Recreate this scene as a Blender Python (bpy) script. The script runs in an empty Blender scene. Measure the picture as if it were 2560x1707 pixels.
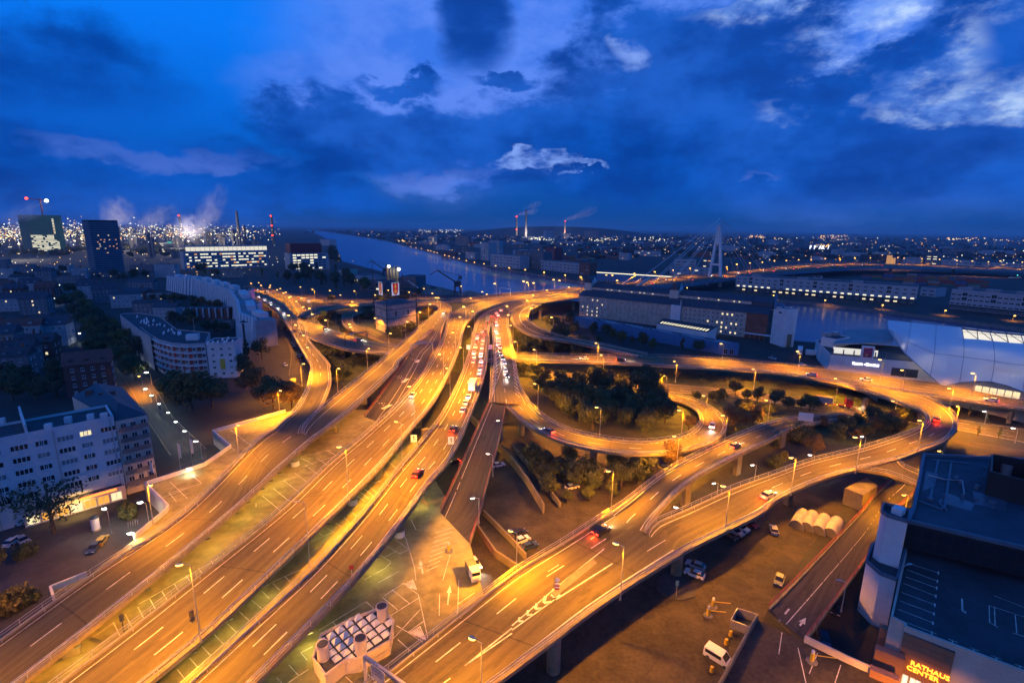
import bpy, math, random
from mathutils import Vector, Matrix
from mathutils.geometry import tessellate_polygon
R = math.radians
rnd = random.Random(11)
S = bpy.context.scene
COL = S.collection

# ------------------------------------------------------------------ camera
CAM_H = 68.0                                   # roof of the town hall tower
SKY_STRENGTH = 1.1
FPX, CX, CY = 1264.0, 1280.0, 853.5            # focal length and centre of the 2560 px frame
PITCH, ROLL = math.atan(282.5 / FPX), math.atan(.012)
_U0, FWD = Vector((0, math.sin(PITCH), math.cos(PITCH))), Vector((0, math.cos(PITCH), -math.sin(PITCH)))
RIGHT = Vector((1, 0, 0)) * math.cos(ROLL) + _U0 * math.sin(ROLL)
UP = _U0 * math.cos(ROLL) - Vector((1, 0, 0)) * math.sin(ROLL)
cam = bpy.data.cameras.new('camera')
cam.sensor_width, cam.lens = 36.0, 36.0 * FPX / 2560
cam.clip_start, cam.clip_end = .5, 60000
co = bpy.data.objects.new('camera', cam); COL.objects.link(co)
m3 = Matrix((RIGHT, UP, -FWD)).transposed()
co.matrix_world = Matrix.Translation((0, 0, CAM_H)) @ m3.to_4x4()
S.camera = co

def ray(p):
    return RIGHT * ((p[0] - CX) / FPX) + UP * ((CY - p[1]) / FPX) + FWD
def at(p, z=0.):
    """surveyed point: where the sight line through p meets the level z"""
    d = ray(p); t = (z - CAM_H) / d.z
    return Vector((d.x * t, d.y * t, z))
def far(p, dist):
    """surveyed point at a known ground distance"""
    d = ray(p); t = dist / math.hypot(d.x, d.y)
    return Vector((d.x * t, d.y * t, CAM_H + d.z * t))

# ------------------------------------------------------------------ world (dusk sky with clouds), sun, exposure
W = bpy.data.worlds.new('World'); S.world = W; W.use_nodes = True
nt = W.node_tree; nt.nodes.clear()
SUN_EL, SUN_AZ = 14.0, 215.0     # afterglow behind the camera, to the left
class G:
    """tiny node-graph helper"""
    def __init__(s, tree): s.t = tree
    def n(s, kind, **kw):
        nd = s.t.nodes.new(kind)
        for k, v in kw.items():
            if hasattr(nd, k): setattr(nd, k, v)
            else: nd.inputs[k].default_value = v
        return nd
    def l(s, a, b): s.t.links.new(a, b)
    def m(s, op, a, b=None, c=None, clamp=False):
        nd = s.n('ShaderNodeMath', operation=op); nd.use_clamp = clamp
        for i, x in enumerate((a, b, c)):
            if x is None: continue
            if isinstance(x, (int, float)): nd.inputs[i].default_value = x
            else: s.l(x, nd.inputs[i])
        return nd.outputs[0]
    def ss(s, x, a, b):
        nd = s.n('ShaderNodeMapRange', interpolation_type='SMOOTHSTEP')
        s.l(x, nd.inputs[0]); nd.inputs[1].default_value = a; nd.inputs[2].default_value = b
        return nd.outputs[0]
    def mix(s, f, a, b, mode='MIX'):
        nd = s.n('ShaderNodeMix', data_type='RGBA', blend_type=mode)
        for i, x in ((0, f), (6, a), (7, b)):
            if isinstance(x, (int, float)): nd.inputs[i].default_value = x
            elif isinstance(x, tuple): nd.inputs[i].default_value = (*x, 1) if len(x) == 3 else x
            else: s.l(x, nd.inputs[i])
        return nd.outputs[2]
g = G(nt)
tc = g.n('ShaderNodeTexCoord')
sp = g.n('ShaderNodeSeparateXYZ'); g.l(tc.outputs['Generated'], sp.inputs[0])
X, Y, Z = sp.outputs
# ragged cloud edges: the bearing of every bank is warped by fractal noise
def noise(scale, detail=6., rough=.58, off=0., stretch=2.4):
    nd = g.n('ShaderNodeTexNoise', Scale=scale, Detail=detail, Roughness=rough)
    mp = g.n('ShaderNodeMapping'); mp.inputs['Location'].default_value = (off, off * .7, off * .3); mp.inputs['Scale'].default_value = (1, 1, stretch)
    g.l(tc.outputs['Generated'], mp.inputs[0]); g.l(mp.outputs[0], nd.inputs['Vector'])
    return nd.outputs['Fac']
n1, n2, n3 = noise(2.6, 3., .55, 3.1), noise(6.5, 6., .6, 7.7, 1.8), noise(17., 4., .62, 1.3, 2.2)
az = g.m('ARCTAN2', X, Y); el = g.m('ARCSINE', Z)           # 0 = straight ahead
wz = g.m('ADD', az, g.m('MULTIPLY_ADD', n1, .2, -.1)); we = g.m('ADD', el, g.m('MULTIPLY_ADD', n2, .14, -.07))
cv = g.n('ShaderNodeCombineXYZ'); g.l(wz, cv.inputs[0]); g.l(we, cv.inputs[1])
rag_ = g.m('ADD', g.m('MULTIPLY_ADD', n2, 1.5, -.75), g.m('MULTIPLY_ADD', n3, .9, -.45))
def bank(p, sx, sy, rag=1.1, soft=.9):
    """a cloud bank standing over the bearing of p, sx by sy degrees, with ragged edges"""
    d = ray(p).normalized(); a0, e0 = math.atan2(d.x, d.y), math.asin(d.z)
    s1 = g.n('ShaderNodeVectorMath', operation='SUBTRACT'); g.l(cv.outputs[0], s1.inputs[0]); s1.inputs[1].default_value = (a0, e0, 0)
    s2 = g.n('ShaderNodeVectorMath', operation='MULTIPLY'); g.l(s1.outputs[0], s2.inputs[0]); s2.inputs[1].default_value = (1 / R(sx), 1 / R(sy), 0)
    s3 = g.n('ShaderNodeVectorMath', operation='DOT_PRODUCT'); g.l(s2.outputs[0], s3.inputs[0]); g.l(s2.outputs[0], s3.inputs[1])
    q = g.m('MULTIPLY_ADD', rag_, rag * 1.6, s3.outputs['Value'])
    return g.ss(q, 1. + soft * .5, 1. - soft * .5)
def union(*a):
    o = a[0]
    for b in a[1:]: o = g.m('MAXIMUM', o, b)
    return o
ramp = g.n('ShaderNodeValToRGB'); cr = ramp.color_ramp
stops = [(0., (.002, .052, .24)), (.06, (.001, .072, .36)), (.16, (.001, .118, .60)), (.30, (.002, .18, .86)), (.40, (.004, .18, .84)), (.62, (.004, .10, .48)), (1., (.004, .07, .36))]
cr.elements[0].position, cr.elements[0].color = stops[0][0], (*stops[0][1], 1)
cr.elements[1].position, cr.elements[1].color = stops[-1][0], (*stops[-1][1], 1)
for p_, c_ in stops[1:-1]:
    e = cr.elements.new(p_); e.color = (*c_, 1)
g.l(g.m('MAXIMUM', Z, 0.), ramp.inputs[0])
sky = g.n('ShaderNodeTexSky', sky_type='NISHITA', sun_disc=False)
sky.sun_elevation, sky.sun_rotation, sky.altitude = R(1.0), R(SUN_AZ), 100
skyc = g.mix(1., ramp.outputs[0], g.mix(1., sky.outputs[0], (.0008, .0015, .004), 'MULTIPLY'), 'ADD')
# thin violet veil, dark stratus banks, bright torn gaps
veil = union(bank((1121,141), 15, 11, .35, 1.9), bank((1404,76), 9, 8, .35, 1.5), bank((980,250), 12, 6, .45, 1.5), bank((1785,65), 16, 9, .4, 1.5), bank((2231,131), 17, 12, .4, 1.6), bank((1176,430), 10, 1.6, .4, 1.6))
skyc = g.mix(g.m('MULTIPLY', veil, .85), skyc, g.mix(g.ss(n2, .38, .62), (.045, .17, .74), (.12, .25, .84)))
dark = union(bank((1611,294), 14, 8.5, .8), bank((1371,348), 15, 5.0, .9), bank((980,343), 13, 4.0, 1.), bank((1785,196), 10, 8, .7),
             bank((1611,120), 6, 5, .8), bank((1159,44), 3.6, 4.5, .6, 1.2), bank((2177,359), 24, 5.5, .6, 1.2), bank((2536,33), 5, 6, .6),
             bank((1012,207), 4.0, .9, .6), bank((1241,187), 3.0, .7, .6), bank((22,435), 24, 5.2, .2, .7), bank((522,468), 18, 2.4, .3), bank((44,163), 10, 3.5, .4, 1.8),
             bank((2286,245), 7, 4, .9), bank((2536,163), 5, 5, .6, 1.2))
shade = g.ss(g.m('ADD', g.m('MULTIPLY', n2, .65), g.m('MULTIPLY', n1, .35)), .36, .62)
skyc = g.mix(g.m('MULTIPLY', dark, .9), skyc, g.mix(shade, (.001, .040, .28), (.003, .098, .54)))
torn = g.ss(g.m('ADD', g.m('MULTIPLY', n2, .8), g.m('MULTIPLY', n3, .2)), .42, .66)
brt = union(bank((2275,22), 10, 2.6, .9, 1.6), bank((2166,120), 4.5, 1.9, .9, 1.5), bank((2411,141), 3.4, 3.2, .9, 1.5), bank((2101,245), 5, 1.7, .9, 1.5), bank((2476,245), 6, 1.7, .9, 1.4),
            bank((2302,292), 2.6, .9, .7, 1.4), bank((1959,11), 7, 1.4, .9, 1.6))
skyc = g.mix(g.m('MULTIPLY', g.m('MULTIPLY', brt, torn), .95), skyc, g.mix(g.ss(n3, .4, .65), (.22, .40, .88), (.55, .72, .98)))
low = union(bank((1350,414), 4.2, .95, .45, .9), bank((1459,420), 1.6, .4, .4), bank((1551,118), 1.8, 1.2, .7, 1.8))
skyc = g.mix(g.m('MULTIPLY', low, g.ss(n3, .3, .62)), skyc, (.19, .33, .82))
lilac = union(bank((414,392), 8.5, .9, .35, 1.8), bank((261,366), 5, .8, .35, 1.8), bank((566,415), 2.6, .5, .3, 1.7), bank((1165,438), 8, .6, .5, 1.4), bank((1916,438), 2.2, .22, .4, 1.4))
skyc = g.mix(g.m('MULTIPLY', g.m('MULTIPLY', lilac, g.ss(n2, .36, .62)), .45), skyc, (.11, .19, .62))
# loose stratus everywhere else
skyc = g.mix(g.m('MULTIPLY', g.ss(n1, .54, .76), .15), skyc, (.002, .055, .34))
bg = g.n('ShaderNodeBackground'); g.l(skyc, bg.inputs[0]); bg.inputs[1].default_value = SKY_STRENGTH
W.cycles.sampling_method = 'MANUAL'; W.cycles.sample_map_resolution = 256
out = g.n('ShaderNodeOutputWorld'); g.l(bg.outputs[0], out.inputs[0])

sl = bpy.data.lights.new('sun', 'SUN'); sl.energy = .24; sl.angle = R(50); sl.color = (1., .80, .70)
so = bpy.data.objects.new('sun', sl); COL.objects.link(so)
sd = Vector((math.sin(R(SUN_AZ)) * math.cos(R(SUN_EL)), math.cos(R(SUN_AZ)) * math.cos(R(SUN_EL)), math.sin(R(SUN_EL))))
so.rotation_euler = sd.to_track_quat('Z', 'Y').to_euler()
VS = S.view_settings
S.display_settings.display_device = 'sRGB'
VS.view_transform = 'Standard'; VS.look = 'None'; VS.exposure = 0; VS.gamma = 1; VS.use_curve_mapping = False
CY_ = S.cycles
CY_.use_denoising = True; CY_.use_light_tree = True; CY_.max_bounces = 5; CY_.diffuse_bounces = 2; CY_.glossy_bounces = 3
CY_.transmission_bounces = 3; CY_.volume_bounces = 1; CY_.caustics_reflective = False; CY_.caustics_refractive = False
CY_.sample_clamp_indirect = 4; CY_.use_adaptive_sampling = True; CY_.adaptive_threshold = .03
try: CY_.denoiser = 'OPENIMAGEDENOISE'
except Exception: pass

# ------------------------------------------------------------------ materials
MATS = {}
def mat(name, col, rough=.8, var=.2, scale=.6, metal=0., col2=None, bump=0., coat=0.):
    """procedural surface: two noises in metres modulate the base colour"""
    if name in MATS: return MATS[name]
    m = bpy.data.materials.new(name); m.use_nodes = True; MATS[name] = m
    t = G(m.node_tree); b = m.node_tree.nodes['Principled BSDF']
    c = t.n('ShaderNodeTexCoord')
    n_ = t.n('ShaderNodeTexNoise', Scale=scale, Detail=5., Roughness=.6); t.l(c.outputs['Object'], n_.inputs['Vector'])
    k_ = t.n('ShaderNodeTexNoise', Scale=scale * 9, Detail=3.); t.l(c.outputs['Object'], k_.inputs['Vector'])
    f = t.m('ADD', t.m('MULTIPLY', n_.outputs[0], .7), t.m('MULTIPLY', k_.outputs[0], .3))
    f = t.ss(f, .32, .68)
    lo = tuple(x * (1 - var) for x in col); hi = tuple(min(1, x * (1 + var)) for x in (col2 or col))
    t.l(t.mix(f, lo, hi), b.inputs['Base Color'])
    b.inputs['Roughness'].default_value = rough; b.inputs['Metallic'].default_value = metal
    if bump:
        bp = t.n('ShaderNodeBump', Strength=bump, Distance=.05); t.l(k_.outputs[0], bp.inputs['Height']); t.l(bp.outputs[0], b.inputs['Normal'])
    return m
def glow(name, col, strength, base=(.05, .05, .05)):
    if name in MATS: return MATS[name]
    m = bpy.data.materials.new(name); m.use_nodes = True; MATS[name] = m
    b = m.node_tree.nodes['Principled BSDF']
    b.inputs['Base Color'].default_value = (*base, 1); b.inputs['Roughness'].default_value = .4
    b.inputs['Emission Color'].default_value = (*col, 1); b.inputs['Emission Strength'].default_value = strength
    m.cycles.emission_sampling = 'NONE'
    return m
def road_mat(name, col):
    """carriageway: wheel tracks, joints and tar patches follow the lane (uv in metres)"""
    m = bpy.data.materials.new(name); m.use_nodes = True; MATS[name] = m
    t = G(m.node_tree); b = m.node_tree.nodes['Principled BSDF']; uv = t.n('ShaderNodeUVMap', uv_map='lane'); q = t.n('ShaderNodeSeparateXYZ'); t.l(uv.outputs[0], q.inputs[0])
    def nz(sx, sy, det=4.):
        mp = t.n('ShaderNodeMapping'); mp.inputs['Scale'].default_value = (sx, sy, 1); t.l(uv.outputs[0], mp.inputs[0])
        n_ = t.n('ShaderNodeTexNoise', Scale=1., Detail=det, Roughness=.6); t.l(mp.outputs[0], n_.inputs['Vector']); return n_.outputs[0]
    track = t.m('MULTIPLY_ADD', t.m('SINE', t.m('MULTIPLY', q.outputs[0], 3.6)), .5, .5)
    track = t.m('MULTIPLY', track, t.ss(nz(.5, .05), .3, .7))
    patch = t.ss(nz(.28, .06, 2.), .60, .64); fine = nz(2.2, 1.1, 3.); long_ = nz(.9, .035, 5.)
    joint = t.m('LESS_THAN', t.m('FRACT', t.m('MULTIPLY', q.outputs[1], 1 / 27.)), .011)
    f = t.m('ADD', t.m('MULTIPLY', track, .5), t.m('ADD', t.m('MULTIPLY', patch, .42), t.m('MULTIPLY', joint, .5)))
    c = t.mix(t.ss(long_, .3, .72), tuple(x * .72 for x in col), tuple(x * 1.35 for x in col)); c = t.mix(t.m('MULTIPLY', t.ss(fine, .35, .7), .35), c, tuple(x * 1.5 for x in col))
    t.l(t.mix(f, c, tuple(x * .38 for x in col)), b.inputs['Base Color']); b.inputs['Roughness'].default_value = .72; b.inputs['Specular IOR Level'].default_value = .28
    return m
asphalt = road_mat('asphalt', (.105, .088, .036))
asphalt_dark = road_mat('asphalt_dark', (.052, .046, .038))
asphalt_plain = mat('asphalt_plain', (.05, .049, .05), .85, .35, .12, bump=.15)
lotmat = mat('worn_lot', (.046, .037, .024), .85, .6, .16, bump=.2)
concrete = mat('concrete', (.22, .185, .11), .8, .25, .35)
concrete_d = mat('concrete_dark', (.17, .16, .15), .85, .3, .3)
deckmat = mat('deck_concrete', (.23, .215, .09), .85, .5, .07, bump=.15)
steel = mat('galvanised_steel', (.42, .41, .40), .45, .2, .5, metal=.5)
steel_d = mat('dark_steel', (.06, .06, .065), .5, .2, .6, metal=.3)
redrail = mat('red_paint', (.32, .045, .03), .55, .2, .5)
paint = mat('road_paint', (.62, .59, .50), .7, .4, .9)
paint_y = mat('yellow_paint', (.62, .42, .03), .5, .15, .8)
white_wall = mat('white_render', (.66, .63, .62), .85, .1, .25)
grey_wall = mat('grey_render', (.38, .36, .36), .85, .15, .3)
cream_wall = mat('cream_render', (.55, .47, .38), .85, .14, .3)
brick = mat('brick', (.20, .075, .05), .85, .25, .4)
stone = mat('sandstone', (.44, .37, .31), .85, .25, .4)
roof_d = mat('dark_roofing', (.045, .048, .055), .8, .3, .2)
roof_slate = mat('slate_roof', (.05, .055, .07), .6, .25, .7)
roof_red = mat('red_tile_roof', (.17, .06, .045), .8, .25, .6)
roof_lt = mat('pale_roofing', (.28, .28, .29), .7, .2, .2)
glass = mat('dark_glass', (.02, .022, .028), .12, .2, .5)
frame_w = mat('white_frame', (.7, .7, .7), .5, .05, 1.)
grassm = mat('grass', (.035, .05, .018), .95, .4, .25, col2=(.06, .075, .02), bump=.4)
groundm = mat('ground_town', (.028, .027, .026), .9, .35, .05, col2=(.032, .034, .026))
bark = mat('bark', (.09, .065, .045), .9, .3, 2.)
leafs = [mat('leaf_green', (.065, .085, .024), .8, .35, .5, col2=(.09, .10, .026)), mat('leaf_dark', (.055, .072, .027), .85, .35, .5),
         mat('leaf_autumn', (.16, .10, .025), .8, .35, .5), mat('leaf_yellow', (.14, .12, .025), .8, .3, .5)]
SOD, WARMW, COOL = (1., .335, .0), (1., .80, .46), (.90, 1., .86)
g_sod = glow('lamp_sodium', (1., .50, .09), 8.); g_warm = glow('lamp_warm', (1., .82, .5), 7.); g_cool = glow('lamp_cool', (.95, 1., .92), 9.)
win_lit = glow('window_lit', (1., .80, .42), 1.2); win_lit2 = glow('window_lit_pale', (1., .93, .62), 1.35); win_or = glow('window_orange', (1., .42, .05), 1.1)
g_red = glow('lamp_red', (1., .03, .008), 12.); g_white = glow('headlamp', (1., .95, .85), 12.)

ORD = 'first second third fourth fifth sixth seventh eighth ninth tenth eleventh twelfth thirteenth fourteenth fifteenth sixteenth seventeenth eighteenth nineteenth twentieth'.split()
def ordw(i):
    if i < 20: return ORD[i]
    return {20: 'twenty', 30: 'thirty', 40: 'forty'}[(i + 1) // 10 * 10] + '-' + ORD[(i + 1) % 10 - 1] if (i + 1) % 10 else {30: 'thirtieth', 40: 'fortieth'}[i + 1]
# ------------------------------------------------------------------ building kit
ORG = {}
def org(o): return ORG.get(o.name, Vector((0, 0, 0))) if o else Vector((0, 0, 0))
def tag(o, label=None, cat=None, group=None, kind=None):
    if label: o['label'] = label
    if cat: o['category'] = cat
    if group: o['group'] = group
    if kind: o['kind'] = kind
    return o
def thing(name, label, cat, loc=(0, 0, 0), rz=0., group=None):
    o = bpy.data.objects.new(name, None); COL.objects.link(o); o.empty_display_size = .5
    o.location = loc; o.rotation_euler = (0, 0, rz)
    ORG[o.name] = Vector(loc)
    return tag(o, label, cat, group)
def link(name, me, parent=None, loc=None, rot=None):
    o = bpy.data.objects.new(name, me); COL.objects.link(o)
    if parent: o.parent = parent; ORG[o.name] = org(parent)
    if loc is not None: o.location = loc
    if rot is not None: o.rotation_euler = rot
    return o
class MB:
    def __init__(s): s.v, s.f, s.m = [], [], []
    def poly(s, pts, mi=0):
        i = len(s.v); s.v += [tuple(p) for p in pts]; s.f.append(tuple(range(i, i + len(pts)))); s.m.append(mi)
    def cap(s, pts, z, mi=0, flip=False):
        """flat (maybe concave) polygon"""
        P = [Vector((p[0], p[1], z)) for p in pts]
        i = len(s.v); s.v += [tuple(p) for p in P]
        for t in tessellate_polygon([P]):
            a, b, c = (P[k] for k in t)
            up = (b - a).cross(c - a).z > 0
            s.f.append(tuple(i + k for k in (t if up != flip else t[::-1]))); s.m.append(mi)
    def prism(s, pts, z0, z1, mi=0, mt=None, bottom=False):
        pts = [Vector((p[0], p[1])) for p in pts]
        ar = sum(a.x * b.y - b.x * a.y for a, b in zip(pts, pts[1:] + pts[:1]))
        if ar < 0: pts = pts[::-1]
        for a, b in zip(pts, pts[1:] + pts[:1]):
            s.poly([(a.x, a.y, z0), (b.x, b.y, z0), (b.x, b.y, z1), (a.x, a.y, z1)], mi)
        s.cap(pts, z1, mi if mt is None else mt)
        if bottom: s.cap(pts, z0, mi, True)
    def box(s, c, sx, sy, sz, rz=0., mi=0, mt=None):
        """c = centre of the base"""
        ca, sa = math.cos(rz), math.sin(rz)
        pts = [(c[0] + x * ca - y * sa, c[1] + x * sa + y * ca) for x, y in ((-sx / 2, -sy / 2), (sx / 2, -sy / 2), (sx / 2, sy / 2), (-sx / 2, sy / 2))]
        s.prism(pts, c[2], c[2] + sz, mi, mt, True)
    def bar(s, a, b, w, h=None, mi=0):
        a, b = Vector(a), Vector(b); d = (b - a)
        if d.length < 1e-6: return
        d.normalize(); h = w if h is None else h
        sd = d.cross(Vector((0, 0, 1)))
        sd = sd.normalized() if sd.length > 1e-3 else Vector((1, 0, 0))
        u = sd.cross(d).normalized(); sd, u = sd * w / 2, u * h / 2
        A = [a - sd - u, a + sd - u, a + sd + u, a - sd + u]; B = [p + (b - a) for p in A]
        for k in range(4): s.poly([A[k], A[(k + 1) % 4], B[(k + 1) % 4], B[k]][::-1], mi)
        s.poly(A, mi); s.poly(B[::-1], mi)
    def tube(s, a, b, r0, r1=None, n=8, mi=0):
        a, b = Vector(a), Vector(b); r1 = r0 if r1 is None else r1
        q = (b - a).to_track_quat('Z', 'Y')
        c = [q @ Vector((math.cos(2 * math.pi * k / n), math.sin(2 * math.pi * k / n), 0)) for k in range(n)]
        A, B = [a + p * r0 for p in c], [b + p * r1 for p in c]
        for k in range(n): s.poly([A[k], A[(k + 1) % n], B[(k + 1) % n], B[k]], mi)
        if r0 > 0: s.poly(A[::-1], mi)
        if r1 > 0: s.poly(B, mi)
    def blob(s, c, rx, ry, rz, n=8, k=5, mi=0):
        c = Vector(c); rows = []
        for j in range(k + 1):
            t = math.pi * j / k
            rows.append([c + Vector((rx * math.sin(t) * math.cos(2 * math.pi * i / n), ry * math.sin(t) * math.sin(2 * math.pi * i / n), rz * math.cos(t))) for i in range(n)])
        for j in range(k):
            for i in range(n):
                a, b = rows[j][i], rows[j][(i + 1) % n]; d, e = rows[j + 1][i], rows[j + 1][(i + 1) % n]
                s.poly([a, d, e, b] if 0 < j < k - 1 else ([a, d, e] if j == 0 else [a, d, b]), mi)
    def mesh(s, name, mats, o=Vector((0, 0, 0)), smooth=False):
        me = bpy.data.meshes.new(name)
        me.from_pydata([(p[0] - o[0], p[1] - o[1], p[2] - o[2]) for p in s.v], [], s.f)
        for m_ in (mats if isinstance(mats, (list, tuple)) else [mats]): me.materials.append(m_)
        me.polygons.foreach_set('material_index', s.m)
        if smooth: me.polygons.foreach_set('use_smooth', [True] * len(me.polygons))
        me.update(); return me
    def build(s, name, mats, parent=None, smooth=False):
        return link(name, s.mesh(name, mats, org(parent), smooth), parent)
def struct(name, mb, mats, label=None, parent=None, smooth=False):
    o = mb.build(name, mats, parent, smooth)
    if not parent: o['kind'] = 'structure'
    if label: o['label'] = label
    return o
def catmull(P, step=4.):
    P = [Vector(p) for p in P]
    if len(P) == 2: return [P[0].lerp(P[1], k / 8) for k in range(9)]
    Q = [P[0] * 2 - P[1]] + P + [P[-1] * 2 - P[-2]]; out = []
    return Q
def spline_pair(Ls, Rs, step=4.):
    """centripetal-ish Catmull-Rom through both edges, sampled together"""
    n = len(Ls); oL, oR = [], []
    eL = [Ls[0] * 2 - Ls[1]] + Ls + [Ls[-1] * 2 - Ls[-2]]; eR = [Rs[0] * 2 - Rs[1]] + Rs + [Rs[-1] * 2 - Rs[-2]]
    def cr_(a, b, c, d, t):
        return .5 * ((2 * b) + (c - a) * t + (2 * a - 5 * b + 4 * c - d) * t * t + (3 * b - a - 3 * c + d) * t ** 3)
    for i in range(n - 1):
        k = max(2, int(max((Ls[i + 1] - Ls[i]).length, (Rs[i + 1] - Rs[i]).length) / step))
        for j in range(k):
            t = j / k
            oL.append(cr_(*eL[i:i + 4], t)); oR.append(cr_(*eR[i:i + 4], t))
    oL.append(Ls[-1]); oR.append(Rs[-1])
    return oL, oR

# ================================================================== ground and river
def pts(ps, z=0.): return [at(p, z) for p in ps]
WATER = -3.0
near_bank = pts([(762,574), (800,589), (840,616), (856,657), (945,681), (1072,718), (1154,738), (1459,762), (1698,811), (1976,862), (2079,871), (2242,909), (2560,985), (2939,1078)], WATER)
far_bank = pts([(751,573), (827,581), (958,601), (1067,629), (1176,659), (1306,684), (1437,707), (1633,731), (1850,751), (2024,762), (2242,788), (2560,829), (2939,887)], WATER)
NB = [Vector((p.x, p.y)) for p in near_bank]; FB = [Vector((p.x, p.y)) for p in far_bank]
FAR = 30000.
nb0 = NB[0].normalized() * FAR; fb0 = FB[0].normalized() * FAR
mb = MB()
mb.cap([(-FAR, -400)] + [(-FAR, FAR * .9), (nb0.x - 30, nb0.y)] + NB + [(NB[-1].x + 3000, NB[-1].y - 900), (9000, -400)], 0)
for a, b in zip(NB, NB[1:]): mb.poly([(a.x, a.y, 0), (b.x, b.y, 0), (b.x, b.y, WATER - 2), (a.x, a.y, WATER - 2)], 1)
mb.cap([(fb0.x + 30, fb0.y), (FAR, FAR * .9), (FAR, -400), (FB[-1].x + 3000, FB[-1].y - 900)] + FB[::-1], 0)
for a, b in zip(FB, FB[1:]): mb.poly([(a.x, a.y, WATER - 2), (b.x, b.y, WATER - 2), (b.x, b.y, 0), (a.x, a.y, 0)], 1)
struct('ground', mb, [groundm, concrete_d])
wm = bpy.data.materials.new('river_water'); wm.use_nodes = True
t = G(wm.node_tree); b = wm.node_tree.nodes['Principled BSDF']
b.inputs['Base Color'].default_value = (.010, .062, .16, 1); b.inputs['Roughness'].default_value = .2; b.inputs['IOR'].default_value = 1.45
c = t.n('ShaderNodeTexCoord'); nz = t.n('ShaderNodeTexNoise', Scale=.22, Detail=4.); t.l(c.outputs['Object'], nz.inputs['Vector'])
bp = t.n('ShaderNodeBump', Strength=.07, Distance=.3); t.l(nz.outputs[0], bp.inputs['Height']); t.l(bp.outputs[0], b.inputs['Normal'])
mb = MB(); mb.poly([(-4000, 60, WATER), (6000, 60, WATER), (6000, 12000, WATER), (-9000, 12000, WATER)])
struct('river', mb, wm)

RIV = NB + FB[::-1]
def in_river(x, y):
    c = False
    for a, b_ in zip(RIV, RIV[1:] + RIV[:1]):
        if (a.y > y) != (b_.y > y) and x < (b_.x - a.x) * (y - a.y) / (b_.y - a.y) + a.x: c = not c
    return c
def patch(name, ps, z, m, zz=None):
    mb = MB(); mb.cap([at(p, z) for p in ps], z if zz is None else zz); return struct(name, mb, m)
# grass under and beside the loops
patch('grass_verge', [(793,877), (885,1003), (968,881), (1045,766), (1105,772), (1160,826), (1130,932), (1215,922), (1689,1122), (1906,1095), (2247,1122), (2383,1041), (2192,978), (2029,945), (1825,924), (1525,909), (1287,885), (1433,840), (1337,786), (1283,758), (1023,754), (900,756), (777,772), (771,826)], .02, grassm)
patch('plaza', [(327,1253), (447,1163), (517,1136), (517,1231), (463,1226), (409,1389), (163,1580), (-163,1797), (-245,1689), (-82,1362), (27,1264)], .025, asphalt_plain)
LOT = patch('parking_lot', [(1185,1307), (1245,1095), (1362,1095), (1620,1139), (1689,1163), (1593,1277), (1920,1198), (2111,1264), (2029,1362), (1920,1520), (1838,1743), (1552,1825), (1239,1797)], .03, lotmat)

k = MB()
tarm = mat('tar_patch', (.03, .026, .024), .8, .3, .6)
for ps in (((1792,1454), (1841,1433), (1885,1471), (1841,1482)), ((1893,1408), (1934,1422), (1934,1471), (1890,1449)), ((1925,1400), (1969,1389), (2010,1422), (1969,1433)), ((1974,1329), (2034,1351), (2010,1370), (1953,1354)), ((1607,1541), (1634,1531), (1639,1541), (1612,1552))): k.cap([at(p, .03) for p in ps], .036)
for a, b_ in (((1705,1563), (1601,1707)), ((1558,1558), (1759,1683)), ((1482,1661), (1552,1707)), ((1792,1438), (1920,1484)), ((1593,1580), (1667,1620))):
    a, b_ = at(a, .036), at(b_, .036); n_ = Vector((-(b_ - a).y, (b_ - a).x, 0)).normalized() * .09; k.poly([a - n_, b_ - n_, b_ + n_, a + n_])
k.build('tar_patch', tarm, LOT)
k = MB(); isl = [at(p, .03) for p in ((1642,1454), (1642,1476), (1672,1495), (1705,1501), (1738,1492), (1740,1479), (1705,1443), (1661,1433))]; k.prism(isl, 0, .16); k.build('kerb_island', asphalt_plain, LOT)
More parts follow.
